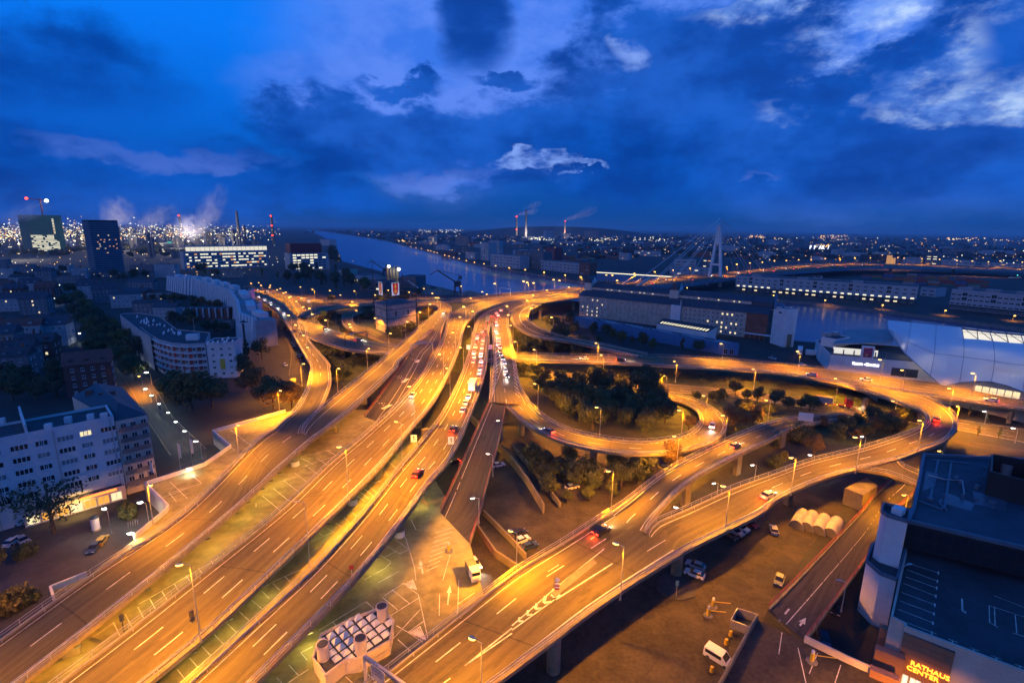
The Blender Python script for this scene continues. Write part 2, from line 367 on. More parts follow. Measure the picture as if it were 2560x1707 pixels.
# ================================================================== roads
ROADS = {}
def ribbon(mb, A, B, mi=0):
    for i in range(len(A) - 1): mb.poly([A[i], B[i], B[i + 1], A[i + 1]], mi)
def fence_line(path, h, rails, post_every, w=.08, mi=0):
    mb = MB(); acc = 0; last = None
    for z_, ww, hh in rails:
        for a, b_ in zip(path, path[1:]): mb.bar(a + Vector((0, 0, z_)), b_ + Vector((0, 0, z_)), ww, hh, mi)
    for p in path:
        if last is None or (p - last).length >= post_every:
            mb.bar(p, p + Vector((0, 0, h)), w, w, mi); last = p
    return mb
def road(name, pairs, elevated=True, kerb=.75, rail='LR', surf=None, thick=1.3, railmat=None, lines=(), label=None, barrier='LR', grade=False, edge_line=True):
    Ls = [at(a, z) for a, b_, z in pairs]; Rs = [at(b_, z) for a, b_, z in pairs]
    L_, R_ = spline_pair(Ls, Rs, 3.5)
    ROADS[name] = (L_, R_)
    mb = MB(); ribbon(mb, L_, R_, 0)
    mb.f = [f[::-1] for f in mb.f]
    # make sure it faces up
    a, b_, c_ = (Vector(mb.v[k]) for k in mb.f[0][:3])
    up = (b_ - a).cross(c_ - a).z > 0
    if not up: mb.f = [f[::-1] for f in mb.f]
    if elevated:
        dn = Vector((0, 0, -thick)); n = len(L_)
        inL = [l.lerp(r, .18) + dn for l, r in zip(L_, R_)]; inR = [r.lerp(l, .18) + dn for l, r in zip(L_, R_)]
        ft = Vector((0, 0, -.5))
        fl, fr = [p + ft for p in L_], [p + ft for p in R_]
        for i in range(n - 1):
            mb.poly([L_[i], L_[i + 1], fl[i + 1], fl[i]], 1); mb.poly([R_[i + 1], R_[i], fr[i], fr[i + 1]], 1)
            mb.poly([fl[i], fl[i + 1], inL[i + 1], inL[i]], 1); mb.poly([fr[i + 1], fr[i], inR[i], inR[i + 1]], 1)
            mb.poly([inL[i], inL[i + 1], inR[i + 1], inR[i]], 1)
    elif grade:      # embankment down to the ground
        for A, s_ in ((L_, 1), (R_, -1)):
            B = [(p + (p - q).normalized() * p.z * 1.5) for p, q in zip(A, R_ if s_ > 0 else L_)]
            B = [Vector((p.x, p.y, 0)) for p in B]
            for i in range(len(A) - 1): mb.poly([A[i], A[i + 1], B[i + 1], B[i]], 2)
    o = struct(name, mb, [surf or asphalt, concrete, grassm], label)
    uvl = o.data.uv_layers.new(name='lane'); ds = [0.]
    for i in range(len(L_) - 1): ds.append(ds[-1] + ((L_[i + 1] + R_[i + 1]) - (L_[i] + R_[i])).length / 2)
    wd0 = (R_[0] - L_[0]).length; ph = len(name) * 7.3
    for fi in range(len(L_) - 1):
        pg = o.data.polygons[fi]
        for li in pg.loop_indices:
            vi = o.data.loops[li].vertex_index; kq = vi % 4       # vertices come as L, R, R', L'
            i = fi + (1 if kq in (2, 3) else 0); uvl.data[li].uv = (0. if kq in (0, 3) else (R_[i] - L_[i]).length, ds[i] + ph)
    def side(A, B, k0, k1, h):
        up_ = Vector((0, 0, h)); k = MB()
        for i in range(len(A) - 1):
            P = []
            for j in (i, i + 1):
                d = (B[j] - A[j]).normalized(); P.append((A[j] + d * k0, A[j] + d * k1))
            (a0, a1), (b0, b1) = P
            k.poly([a0 + up_, a1 + up_, b1 + up_, b0 + up_], 0); k.poly([a1, b1, b1 + up_, a1 + up_], 0); k.poly([a0, a0 + up_, b0 + up_, b0], 0)
        return k
    for key, A, B in (('L', L_, R_), ('R', R_, L_)):
        if kerb: side(A, B, .004, kerb, .16).build('kerb', concrete, o)
        if key in rail:
            path = [a + (b_ - a).normalized() * .12 + Vector((0, 0, .15)) for a, b_ in zip(A, B)]
            fence_line(path, 1.0, ((1.0, .09, .09), (.55, .06, .06)), 2.6, .07).build('railing', railmat or steel, o)
        if key in barrier:
            path = [a + (b_ - a).normalized() * (kerb + .14) for a, b_ in zip(A, B)]
            fence_line(path, .7, ((.62, .07, .3),), 4.5, .1).build('guard_rail', steel, o)
    if lines or edge_line:
        k = MB()
        def lat(t_, i, u): 
            return L_[i].lerp(L_[i + 1], u).lerp(R_[i].lerp(R_[i + 1], u), t_) + Vector((0, 0, .005))
        cum = [0.]
        for i in range(len(L_) - 1): cum.append(cum[-1] + ((L_[i + 1] + R_[i + 1]) - (L_[i] + R_[i])).length / 2)
        def stripe(t_, s0, s1, w):
            i = 0
            segs = []
            for i in range(len(cum) - 1):
                a, b_ = max(s0, cum[i]), min(s1, cum[i + 1])
                if b_ > a + 1e-4:
                    d = max(1e-5, cum[i + 1] - cum[i]); u, v = (a - cum[i]) / d, (b_ - cum[i]) / d
                    p, q = lat(t_, i, u), lat(t_, i, v); n_ = (R_[i] - L_[i]).normalized() * w / 2
                    k.poly([p - n_, p + n_, q + n_, q - n_])
        for spec in lines:
            t_, on, off, w = spec[:4]; s_ = spec[4] if len(spec) > 4 else 0.; e_ = spec[5] if len(spec) > 5 else cum[-1]
            if off == 0: stripe(t_, s_, e_, w)
            else:
                while s_ < e_: stripe(t_, s_, min(s_ + on, e_), w); s_ += on + off
        if edge_line:
            wd = (R_[0] - L_[0]).length; tt = (kerb + .55) / wd
            stripe(tt, 0, cum[-1], .16); stripe(1 - tt, 0, cum[-1], .16)
        if k.f:
            for i, f in enumerate(k.f):
                a, b_, c_ = (Vector(k.v[x]) for x in f[:3])
                if (b_ - a).cross(c_ - a).z < 0: k.f[i] = f[::-1]
            k.build('lane_marking', paint, o)
    return o
def pier(o, p, z, w=2.2, d=1.2, round_=False):
    mb = MB(); q = at(p, 0)
    if round_: mb.tube((q.x, q.y, -.2), (q.x, q.y, z), w / 2, n=16)
    else: mb.box((q.x, q.y, -.2), w, d, z + .2, 0.6)
    mb.build('pier', concrete, o)
ZR = 8.0
D = (4.5, 7.5, .2)
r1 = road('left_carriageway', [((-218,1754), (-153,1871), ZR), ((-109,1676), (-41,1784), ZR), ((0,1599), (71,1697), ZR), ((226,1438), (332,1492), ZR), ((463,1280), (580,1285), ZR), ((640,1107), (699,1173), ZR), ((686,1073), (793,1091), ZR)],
          lines=[(.5, *D)])
road('slip_road', [((686,1074), (755,1085), ZR), ((711,1050), (758,1066), ZR), ((741,1020), (801,1024), ZR), ((771,959), (828,959), ZR), ((775,910), (825,918), ZR), ((769,904), (821,904), ZR), ((739,852), (773,847), ZR), ((720,817), (766,813), ZR), ((701,791), (741,792), ZR), ((676,766), (716,764), ZR), ((645,746), (687,746), ZR), ((614,732), (652,733), ZR), ((580,724), (614,726), ZR)],
     lines=[(.5, *D, 60)], rail='L', barrier='L')
road('inner_slip_road', [((755,1085), (793,1092), ZR), ((760,1067), (827,1067), ZR), ((801,1024), (891,1016), ZR), ((923,925), (991,922), ZR), ((949,904), (1000,904), ZR), ((1009,854), (1045,862), ZR), ((1045,821), (1082,825), ZR)], lines=[])
road('junction_apron', [((1045,821), (1103,835), ZR), ((1064,805), (1112,806), ZR), ((1081,790), (1122,791), ZR), ((1096,774), (1130,777), ZR), ((1093,766), (1122,764), ZR), ((1079,763), (1103,756), ZR), ((1043,764), (1045,752), ZR), ((982,764), (987,754), 7.), ((938,766), (940,772), 6.)][:7],
     lines=[(.55, *D)], rail='LR', barrier='')
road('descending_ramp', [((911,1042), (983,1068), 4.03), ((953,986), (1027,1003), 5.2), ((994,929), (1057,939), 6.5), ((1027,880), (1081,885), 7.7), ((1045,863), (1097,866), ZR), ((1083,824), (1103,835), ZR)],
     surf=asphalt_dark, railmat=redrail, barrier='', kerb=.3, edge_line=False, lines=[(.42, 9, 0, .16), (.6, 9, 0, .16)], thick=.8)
r2 = road('middle_carriageway', [((27,1795), (191,1838), ZR), ((144,1707), (308,1759), ZR), ((321,1574), (490,1614), ZR), ((490,1443), (640,1476), ZR), ((700,1277), (869,1253), ZR), ((820,1163), (967,1152), ZR), ((912,1087), (1032,1071), ZR), ((1002,1003), (1087,1003), ZR), ((1065,924), (1130,921), ZR), ((1098,865), (1152,863), ZR), ((1113,826), (1159,828), ZR), ((1117,805), (1167,810), ZR), ((1131,783), (1185,792), ZR), ((1160,770), (1208,775), ZR), ((1205,756), (1245,763), ZR), ((1264,744), (1287,753), 8.6), ((1324,739), (1333,745), 9.4), ((1453,726), (1453,730), 10.5)],
          lines=[(.36, *D), (.66, *D)])
r3 = road('jammed_carriageway', [((395,1773), (504,1846), ZR), ((509,1672), (607,1743), ZR), ((640,1552), (730,1618), ZR), ((787,1416), (874,1469), ZR), ((910,1280), (989,1330), ZR), ((994,1174), (1076,1209), ZR), ((1049,1109), (1130,1144), ZR), ((1108,1030), (1177,1041), ZR), ((1155,932), (1213,934), ZR), ((1181,850), (1224,850), ZR), ((1180,839), (1222,837), ZR), ((1189,811), (1227,810), ZR)],
          lines=[(.38, *D), (.68, *D)])
r34 = road('bridge_approach', [((1189,811), (1272,811), ZR), ((1198,796), (1272,794), ZR), ((1221,779), (1279,777), ZR), ((1269,761), (1302,764), 8.4), ((1317,750), (1341,759), 9.), ((1378,740), (1392,753), 9.8), ((1448,731), (1448,746), 10.6)],
           lines=[(.3, *D), (.5, *D), (.7, *D)], rail='L', barrier='L')
r4 = road('right_carriageway', [((1229,812), (1271,812), ZR), ((1231,847), (1278,844), ZR), ((1234,904), (1289,904), ZR), ((1231,932), (1300,964), ZR), ((1223,1006), (1326,1011), ZR)], lines=[(.42, *D)])
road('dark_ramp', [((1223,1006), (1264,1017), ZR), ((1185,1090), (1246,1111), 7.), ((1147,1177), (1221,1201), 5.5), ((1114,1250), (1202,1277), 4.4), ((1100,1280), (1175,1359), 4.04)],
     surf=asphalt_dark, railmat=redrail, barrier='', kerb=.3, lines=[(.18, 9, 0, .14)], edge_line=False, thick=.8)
r9 = road('loop_ramp', [((1265,1017), (1327,1011), ZR), ((1318,1065), (1359,1041), ZR), ((1394,1102), (1416,1073), 7.6), ((1482,1125), (1490,1092), 7.), ((1593,1137), (1593,1105), 6.4), ((1716,1128), (1683,1096), 5.6), ((1792,1101), (1727,1080), 4.8), ((1818,1068), (1749,1053), 4.), ((1800,1038), (1740,1027), 3.), ((1743,1004), (1710,1009), 1.6), ((1664,983), (1656,997), .3)],
          lines=[(.5, *D)])
r11 = road('town_flyover', [((831,1787), (1073,1841), ZR), ((912,1720), (1149,1781), ZR), ((970,1675), (1217,1730), ZR), ((1185,1506), (1400,1593), ZR), ((1280,1433), (1484,1529), ZR), ((1400,1359), (1596,1453), ZR), ((1522,1280), (1705,1386), ZR)],
           lines=[(.3, *D)])
road('descending_slip', [((1522,1281), (1613,1333), ZR), ((1555,1260), (1637,1295), ZR), ((1661,1180), (1729,1204), ZR), ((1797,1109), (1860,1133), 7.), ((1920,1060), (1920,1106), 5.2), ((1996,1045), (1985,1073), 3.), ((2094,1037), (2083,1054), 1.2), ((2165,1038), (2154,1047), .2)], lines=[(.5, *D)])
r11b = road('flyover_bend', [((1614,1334), (1705,1386), ZR), ((1639,1306), (1729,1371), ZR), ((1705,1277), (1825,1325), ZR), ((1825,1223), (1904,1285), ZR), ((1920,1190), (1953,1245), ZR), ((2029,1152), (2073,1194), ZR), ((2149,1122), (2241,1151), ZR), ((2247,1091), (2301,1128), ZR), ((2296,1071), (2361,1105), ZR), ((2314,1052), (2394,1068), 7.8), ((2304,1030), (2380,1031), 7.4), ((2260,1013), (2318,992), 7.), ((2192,989), (2233,974), 6.5), ((2094,959), (2138,956), 6.05)],
            lines=[(.5, *D, 40)])
road('link_to_garage', [((2245,1152), (2138,1174), ZR - .004), ((2260,1169), (2214,1184), ZR), ((2301,1186), (2293,1214), ZR), ((2361,1212), (2345,1242), ZR)], edge_line=False, surf=asphalt_dark, barrier='')
road('riverside_road', [((1209,884), (1209,903), 5.), ((1291,886), (1291,902), 5.), ((1552,891), (1552,911), 5.6), ((1689,892), (1689,918), 6.), ((1920,909), (1920,932), 6.), ((2070,924), (2094,958), 6.), ((2356,963), (2329,992), 6.), ((2560,1003), (2560,1026), 6.), ((2710,1035), (2710,1054), 6.)],
     lines=[(.33, *D), (.5, 9, 0, .14), (.67, *D)], grade=False, barrier='R')
road('curved_ramp', [((1317,759), (1354,761), 9.), ((1283,777), (1329,775), 8.4), ((1277,795), (1321,790), ZR), ((1287,816), (1328,806), 7.8), ((1324,839), (1351,822), 7.4), ((1372,849), (1384,835), 7.), ((1422,856), (1426,847), 6.6), ((1449,861), (1476,855), 6.2), ((1593,894), (1620,886), 5.9)],
     lines=[(.5, 9, 0, .5)])
road('lower_road', [((1370,929), (1370,947), .04), ((1471,937), (1471,956), .04), ((1661,959), (1661,979), .04), ((1825,973), (1825,993), .04), ((2040,1003), (2040,1024), .04), ((2160,1019), (2160,1038), .04), ((2394,1048), (2394,1076), .04), ((2560,1072), (2560,1107), .04), ((2710,1095), (2710,1136), .04)],
     elevated=False, rail='', barrier='', kerb=.25, lines=[(.3, *D), (.5, 3, 3, .13), (.7, *D)])
road('service_path', [((2356,1098), (2356,1109), .045), ((2465,1109), (2465,1121), .045), ((2560,1125), (2560,1139), .045), ((2710,1152), (2710,1171), .045)], elevated=False, rail='', barrier='', kerb=0, edge_line=False, surf=lotmat)
road('outer_path', [((2367,1118), (2367,1125), .045), ((2465,1133), (2465,1143), .045), ((2601,1163), (2601,1177), .045)], elevated=False, rail='', barrier='', kerb=0, edge_line=False, surf=lotmat)
road('port_road', [((745,791), (770,794), ZR), ((773,777), (797,784), ZR), ((825,765), (836,773), 7.6), ((915,759), (920,764), 7.), ((968,753), (982,760), 7.5), ((1050,751), (1050,757), ZR), ((1105,749), (1105,757), ZR), ((1173,745), (1173,754), ZR), ((1242,736), (1236,747), 8.6), ((1307,731), (1307,740), 9.3), ((1378,726), (1378,734), 10.), ((1453,718), (1453,726), 10.6)],
     lines=[(.35, *D), (.65, *D)])
road('service_loop', [((940,765), (940,774), 5.), ((919,769), (920,779), 4.6), ((884,779), (893,786), 4.), ((861,790), (882,792), 3.4), ((854,801), (882,801), 2.8), ((861,816), (888,811), 2.2), ((884,828), (908,820), 1.6), ((918,841), (923,824), 1.), ((955,854), (963,838), .5), ((1004,871), (1009,854), .15)], lines=[(.5, *D)], barrier='')
road('west_junction_arm', [((767,804), (743,805), ZR - .003), ((773,805), (757,841), ZR - .003), ((795,810), (776,847), ZR), ((821,825), (802,856), ZR), ((859,837), (859,874), 7.6), ((920,856), (920,883), 7.), ((976,867), (976,887), 6.), ((1036,878), (1023,900), 5.)], lines=[(.35, *D), (.65, *D)])
road('depot_road', [((608,717), (612,727), .5), ((676,725), (685,736), .5), ((730,741), (723,749), .5), ((810,752), (805,757), .5)], elevated=False, rail='', barrier='L', lines=[(.5, *D)])
road('side_street', [((720,747), (734,745), .06), ((731,761), (747,758), .06), ((745,783), (761,777), .06)], elevated=False, rail='', barrier='', kerb=.2)
road('riverside_street', [((722,940), (760,932), .06), ((727,881), (747,878), .06), ((709,837), (723,826), .06), ((685,799), (698,794), .06), ((664,772), (676,766), .06)], elevated=False, rail='', barrier='', kerb=.25, surf=asphalt_dark, edge_line=False)
road('avenue', [((425,1139), (517,1122), .06), ((362,1041), (430,1038), .06), ((321,964), (387,970), .06), ((261,877), (310,875), .06), ((223,809), (261,804), .06), ((161,776), (205,767), .06), ((136,721), (171,715), .06), ((123,688), (147,685), .06)], elevated=False, rail='', barrier='', kerb=.3, surf=asphalt_dark, edge_line=False)
# piers
PI_ = bpy.data.objects
for nm, ps, z in (('town_flyover', [(1383,1675), (1690,1433), (1089,1906)], 6.8), ('flyover_bend', [(1784,1313), (1969,1259), (2353,1131)], 6.8), ('loop_ramp', [(1303,1087), (1482,1166), (1689,1155)], 6.), ('descending_slip', [(1713,1261), (1841,1185), (1953,1117)], 5.6),
                  ('jammed_carriageway', [(1065,1122), (1157,1041), (948,1231)], 6.8), ('middle_carriageway', [(1046,1068), (991,1136), (191,1689), (1117,959)], 6.8), ('left_carriageway', [(153,1689), (681,1201)], 6.8), ('inner_slip_road', [(910,1011), (987,895)], 6.8),
                  ('curved_ramp', [(1350,798)], 7.), ('bridge_approach', [(1433,775), (1256,794)], 8.), ('west_junction_arm', [(857,897)], 6.5), ('slip_road', [(735,986), (676,799), (704,824)], 6.8), ('right_carriageway', [(1261,1057)], 6.8), ('riverside_road', [(2160,1024), (2522,1057)], 4.8)):
    for p in ps: pier(PI_[nm], p, z, round_=nm in ('town_flyover', 'curved_ramp', 'loop_ramp'))

# ================================================================== parking deck on the shopping centre
ZD = 4.0
deck_pts = [at(p, ZD) for p in ((0,1797), (133,1498), (127,1477), (218,1441), (335,1349), (417,1280), (419,1269), (362,1214), (512,1165), (577,1120), (531,1081), (640,1052), (722,1028), (885,1024), (940,1024), (994,1041), (1035,1090), (1073,1177), (1119,1250), (1175,1358), (1209,1486), (1280,1593), (1198,1743))]
deck_pts += [Vector((-8, 30, ZD)), Vector((-62, 30, ZD))]
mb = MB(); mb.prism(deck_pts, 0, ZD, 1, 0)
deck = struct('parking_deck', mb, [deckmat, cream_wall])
def wall_path(ps, z, h, w, m, parent, name='parapet'):
    k = MB(); P = [at(p, z) for p in ps]
    for a, b_ in zip(P, P[1:]): k.bar(a + Vector((0, 0, h / 2)), b_ + Vector((0, 0, h / 2)), w, h)
    return k.build(name, m, parent)
wall_path([(136,1501), (128,1477), (218,1441)], ZD, 1.1, .35, white_wall, deck)
wall_path([(336,1348), (417,1281), (422,1271), (364,1214), (512,1165), (577,1120), (532,1082), (640,1052), (714,1030)], ZD, 1.1, .35, white_wall, deck)
fence_line([at((1057,1259), ZD), at((1068,1267), ZD), at((1092,1259), ZD), at((1115,1250), ZD)], 1.1, ((1.1, .08, .08), (.7, .06, .06), (.35, .06, .06)), 1.5, .07).build('railing', redrail, deck)
# bay lines on the deck
k = MB()
def strip(a, b_, w=.13, z=ZD + .005, kk=None):
    kk = kk or k; a, b_ = at(a, z), at(b_, z); n_ = Vector((-(b_ - a).y, (b_ - a).x, 0)).normalized() * w / 2
    kk.poly([a - n_, b_ - n_, b_ + n_, a + n_])
def comb(p0, p1, q0, q1, n, w=.13, base=True):
    """n bay lines between two edges"""
    for i in range(n):
        u = i / (n - 1); strip((p0[0] + (p1[0] - p0[0]) * u, p0[1] + (p1[1] - p0[1]) * u), (q0[0] + (q1[0] - q0[0]) * u, q0[1] + (q1[1] - q0[1]) * u), w)
comb((283,1554), (588,1362), (306,1601), (610,1389), 11); strip((346,1510), (599,1364)); strip((207,1642), (294,1580)); strip((231,1593), (285,1555))
comb((656,1239), (817,1125), (700,1275), (842,1139), 7); strip((640,1256), (640,1267)); strip((752,1144), (782,1160)); strip((752,1141), (828,1124)); strip((697,1205), (741,1190)); strip((757,1166), (858,1133))
comb((443,1672), (629,1499), (463,1697), (654,1520), 7); comb((654,1476), (711,1439), (673,1495), (724,1452), 3); strip((669,1460), (749,1424)); comb((798,1333), (880,1280), (809,1339), (893,1291), 5); strip((779,1352), (836,1328)); strip((779,1377), (806,1364))
comb((891,1238), (923,1215), (912,1253), (945,1234), 4); strip((933,1192), (940,1200)); strip((956,1167), (970,1188)); strip((967,1150), (991,1171))
for a, b_ in ((((1028,1299)), ((1040,1324))), ((987,1348), (1021,1371)), ((967,1364), (999,1383)), ((953,1388), (976,1403)), ((999,1383), (1021,1373)), ((961,1392), (989,1378)), ((1013,1341), (1036,1416)), ((1036,1416), (1040,1450)),
              ((978,1404), (964,1419)), ((964,1419), (935,1435)), ((945,1456), (998,1427)), ((910,1449), (929,1438)), ((798,1574), (915,1503)), ((832,1554), (843,1566)), ((915,1503), (934,1520)), ((911,1536), (935,1520)),
              ((979,1510), (994,1524)), ((980,1473), (1023,1507)), ((956,1492), (994,1524)), ((975,1539), (1046,1494)), ((961,1488), (1009,1457)), ((1009,1457), (1046,1486)), ((1046,1486), (1070,1596)), ((991,1563), (1021,1580)), ((1019,1580), (1059,1552)), ((1021,1580), (1057,1604)),
              ((975,1604), (1051,1522)), ((994,1597), (1027,1627)), ((1099,1483), (1098,1539)), ((1147,1449), (1144,1533)), ((1144,1510), (1187,1480)), ((1107,1450), (1125,1386)), ((752,1630), (768,1649)), ((752,1630), (782,1615)), ((722,1661), (746,1687)), ((718,1707), (771,1672)), ((692,1693), (705,1707)), ((798,1707), (828,1689)),
              ((844,1694), (901,1661)), ((901,1664), (934,1699)), ((863,1689), (882,1707)), ((961,1620), (972,1629)),
              ((403,1245), (474,1218)), ((425,1204), (468,1245)), ((479,1186), (504,1208)), ((422,1231), (441,1253)), ((425,1231), (504,1208)), ((575,1073), (632,1117)), ((545,1095), (588,1125))):
    strip(a, b_)
for i in range(7): strip(((1024,1578)[0] + i * 4.2, (1024,1578)[1] - i * 2.3), ((1032,1585)[0] + i * 4.2 + 8, (1032,1585)[1] + i * 2 + 3), .2)
for i in range(6): strip(((1013,1458)[0] + i * 3.6, (1013,1458)[1] - i * 2.), ((1021,1468)[0] + i * 4., (1021,1468)[1] + i * 1.), .2)
for i in range(9): strip(((1065,1400)[0] + i * 3, (1087,1427)[1] - i * 12), ((1076,1411)[0] + i * 5 + 20, (1087,1427)[1] - i * 12 - 14), .15)
def arrow(a, b_, z, w=.28, hw=.9, kk=None):
    kk = kk or k; a, b_ = at(a, z), at(b_, z); d = (b_ - a).normalized(); n_ = Vector((-d.y, d.x, 0)); L = (b_ - a).length
    q = a + d * L * .6
    for P in ([a - n_ * w / 2, q - n_ * w / 2, q + n_ * w / 2, a + n_ * w / 2], [q - n_ * hw / 2, b_, q + n_ * hw / 2]):
        if (P[1] - P[0]).cross(P[2] - P[0]).z < 0: P = P[::-1]
        kk.poly(P)
arrow((1119,1511), (1125,1462), ZD + .005); arrow((1057,1433), (1050,1397), ZD + .005); arrow((1057,1424), (1047,1416), ZD + .005); arrow((934,1207), (953,1201), ZD + .005)
for i, f in enumerate(k.f):
    a, b_, c_ = (Vector(k.v[x]) for x in f[:3])
    if (b_ - a).cross(c_ - a).z < 0: k.f[i] = f[::-1]
k.build('bay_marking', paint, deck)
# painted arrows, chevrons and hatching on the carriageways
k = MB()
zf = ZR + .006
for i in range(5):
    x = 60 + i * 77; y = 1000 - i * 57.
    c0 = (1280 + x * .27234, 1280 + y * .27234); s_ = .7 + i * .14
    for dx, dy in ((4, -15), (17, -2)):
        strip(c0, (c0[0] + dx * s_, c0[1] + dy * s_), .45 * s_, zf)
strip((1280,1563), (1386,1471), .2, zf); strip((1280,1574), (1386,1498), .2, zf); strip((1162,1663), (1280,1582), .2, zf); strip((1162,1663), (1280,1569), .2, zf); strip((1386,1471), (1509,1373), .16, zf); strip((1389,1498), (1531,1408), .25, zf)
strip((1403,1457), (1511,1370), .14, zf); strip((1370,1428), (1397,1411), .13, zf); strip((1476,1348), (1511,1321), .13, zf); strip((1618,1377), (1664,1349), .13, zf); strip((1108,1707), (1126,1694), .16, zf)
for i in range(15):
    u = i / 14; strip(((1235,855)[0] - u * 6, (1235,855)[1] + u * 140), ((1246,855)[0] - u * 2 + (2 if u < .5 else 2 - 20 * (u - .5)), (1246,855)[1] - 9 + u * 128), .3, zf)
strip((1230,872), (1223,1005), .15, zf); strip((1250,866), (1254,921), .15, zf); strip((1254,921), (1223,1005), .15, zf)
for i in range(9): strip(((1281,910)[0] + i * .8, (1281,910)[1] + i * 9), ((1292,921)[0] + i * .9, (1292,921)[1] + i * 9), .2, zf)
for i, f in enumerate(k.f):
    a, b_, c_ = (Vector(k.v[x]) for x in f[:3])
    if (b_ - a).cross(c_ - a).z < 0: k.f[i] = f[::-1]
k.build('chevron_marking', paint, PI_['town_flyover'])
k = MB()
for cx_, cy_, s_, z_ in ((1490, 195, .72, 7.35), (1370, 370, .85, 6.35), (1210, 605, 1., 4.85)):
    for i in range(3):
        for j in range(2 + (i % 2)):
            for sgn in (-1, 1):
                x = cx_ + sgn * (45 + i * 26) * s_ * 1.0 + (j * 12); y = cy_ - 30 * s_ + i * 22 * s_ * 0 + (j - 1) * 18 * s_ - sgn * 6
                p = (640 + x * .27234, 850 + y * .27234)
                strip(p, (p[0] + 3.4 * s_, p[1] - .9 * s_), .5, z_)
strip((956,1022), (978,1011), 1.6, 4.9); strip((1006,956), (1019,946), 1.6, 6.3); strip((1040,906), (1049,899), 1.5, 7.3)
k.build('rumble_marking', paint, PI_['descending_ramp'])
# small masonry upstands and the roof-light house on the deck

# ================================================================== windows and blocks
WM = {}
def win_mesh(w, h, style):
    key = (round(w, 2), round(h, 2), style)
    if key in WM: return WM[key]
    k = MB(); t_ = min(.1, w * .08)
    if style != 'strip':
        for c, sx, sz in (((0, 0), w, t_), ((0, h - t_), w, t_)): k.box((0, -.04, c[1]), sx, .08, sz, 0, 0)
        for x in (-w / 2 + t_ / 2, w / 2 - t_ / 2) + ((0,) if w > 1. else ()): k.box((x, -.035, t_), t_ * .8, .07, h - 2 * t_, 0, 0)
        if h < 3: k.box((0, -.09, -.08), w + .2, .18, .08, 0, 0)
    k.poly([(-w / 2, -.02, 0), (w / 2, -.02, 0), (w / 2, -.02, h), (-w / 2, -.02, h)], 1)
    gm = {'blind': mat('window_blind', (.22, .22, .21), .7), 'dark': glass, 'strip': glass, 'lit': win_lit, 'pale': win_lit2, 'orange': win_or, 'striplit': win_lit2}[style]
    WM[key] = k.mesh('window', [frame_w if style != 'strip' else steel_d, gm]); return WM[key]
def window(parent, a, b_, u, z, w, h, style='dark', out=.0, name='window'):
    """u metres along the wall a->b, z sill height (world)"""
    d = Vector((b_[0] - a[0], b_[1] - a[1], 0)); d.normalize(); n_ = Vector((d.y, -d.x, 0))
    p = Vector((a[0], a[1], 0)) + d * u + n_ * out; p.z = z
    return link(name, win_mesh(w, h, style), parent, p - org(parent), (0, 0, math.atan2(d.y, d.x)))
def grid(parent, a, b_, zs, n, w, h, style='dark', m0=1.2, m1=None, lit=0., styles=('lit',), out=0., skip=()):
    L = (Vector((b_[0], b_[1])) - Vector((a[0], a[1]))).length; m1 = m0 if m1 is None else m1
    for j, z in enumerate(zs):
        for i in range(n):
            if (i, j) in skip: continue
            u = m0 + (L - m0 - m1) * ((i + .5) / n)
            st_ = rnd.choice(styles) if rnd.random() < lit else ('blind' if style == 'dark' and rnd.random() < .16 else style)
            window(parent, a, b_, u, z, w, h, st_, out)
def ccw(ps):
    ar = sum(a[0] * b_[1] - b_[0] * a[1] for a, b_ in zip(ps, ps[1:] + ps[:1]))
    return ps if ar > 0 else ps[::-1]
def rect(a, b_, depth):
    """footprint from the front edge a->b seen left to right, reaching back"""
    d = Vector((b_[0] - a[0], b_[1] - a[1])).normalized(); n_ = Vector((-d.y, d.x))
    a, b_ = Vector((a[0], a[1])), Vector((b_[0], b_[1]))
    return [a, b_, b_ + n_ * depth, a + n_ * depth]
def block(name, label, cat, fp, h, wall, roof, group=None, parapet=.5, z0=0.):
    fp = [Vector((p[0], p[1])) for p in fp]
    o = thing(name, label, cat, (fp[0].x, fp[0].y, z0), 0, group)
    k = MB(); P = ccw(fp)
    for a, b_ in zip(P, P[1:] + P[:1]): k.poly([(a.x, a.y, z0 - .3), (b_.x, b_.y, z0 - .3), (b_.x, b_.y, h), (a.x, a.y, h)])
    k.build('wall', wall, o)
    k = MB(); k.cap(P, h - (.01 if parapet else -.0)); r = k.build('roof', roof, o)
    if parapet:
        k = MB(); c = sum(P, Vector((0, 0))) / len(P)
        for a, b_ in zip(P, P[1:] + P[:1]):
            ia, ib = a + (c - a).normalized() * .45, b_ + (c - b_).normalized() * .45
            for q in ([(a.x, a.y, h + parapet), (b_.x, b_.y, h + parapet), (ib.x, ib.y, h + parapet), (ia.x, ia.y, h + parapet)],
                      [(a.x, a.y, h), (b_.x, b_.y, h), (b_.x, b_.y, h + parapet), (a.x, a.y, h + parapet)],
                      [(ib.x, ib.y, h), (ia.x, ia.y, h), (ia.x, ia.y, h + parapet), (ib.x, ib.y, h + parapet)]): k.poly(q)
        k.build('parapet', wall, o)
    return o
def gable_roof(o, fp, h, rise, m, over=.4, wallm=None):
    """ridge parallel to fp[0]->fp[1]"""
    a, b_, c_, d_ = [Vector((p[0], p[1], h)) for p in fp]
    e = (b_ - a).normalized() * over; f = (d_ - a).normalized() * over
    A, B, C, D_ = a - e - f, b_ + e - f, c_ + e + f, d_ - e + f
    up = Vector((0, 0, rise)); m0, m1 = (A + D_) / 2 + up, (B + C) / 2 + up
    k = MB(); k.poly([A, B, m1, m0]); k.poly([C, D_, m0, m1])
    k.poly([A, m0, D_]); k.poly([B, C, m1]); k.poly([A, D_, C, B])
    return k.build('roof', m, o)
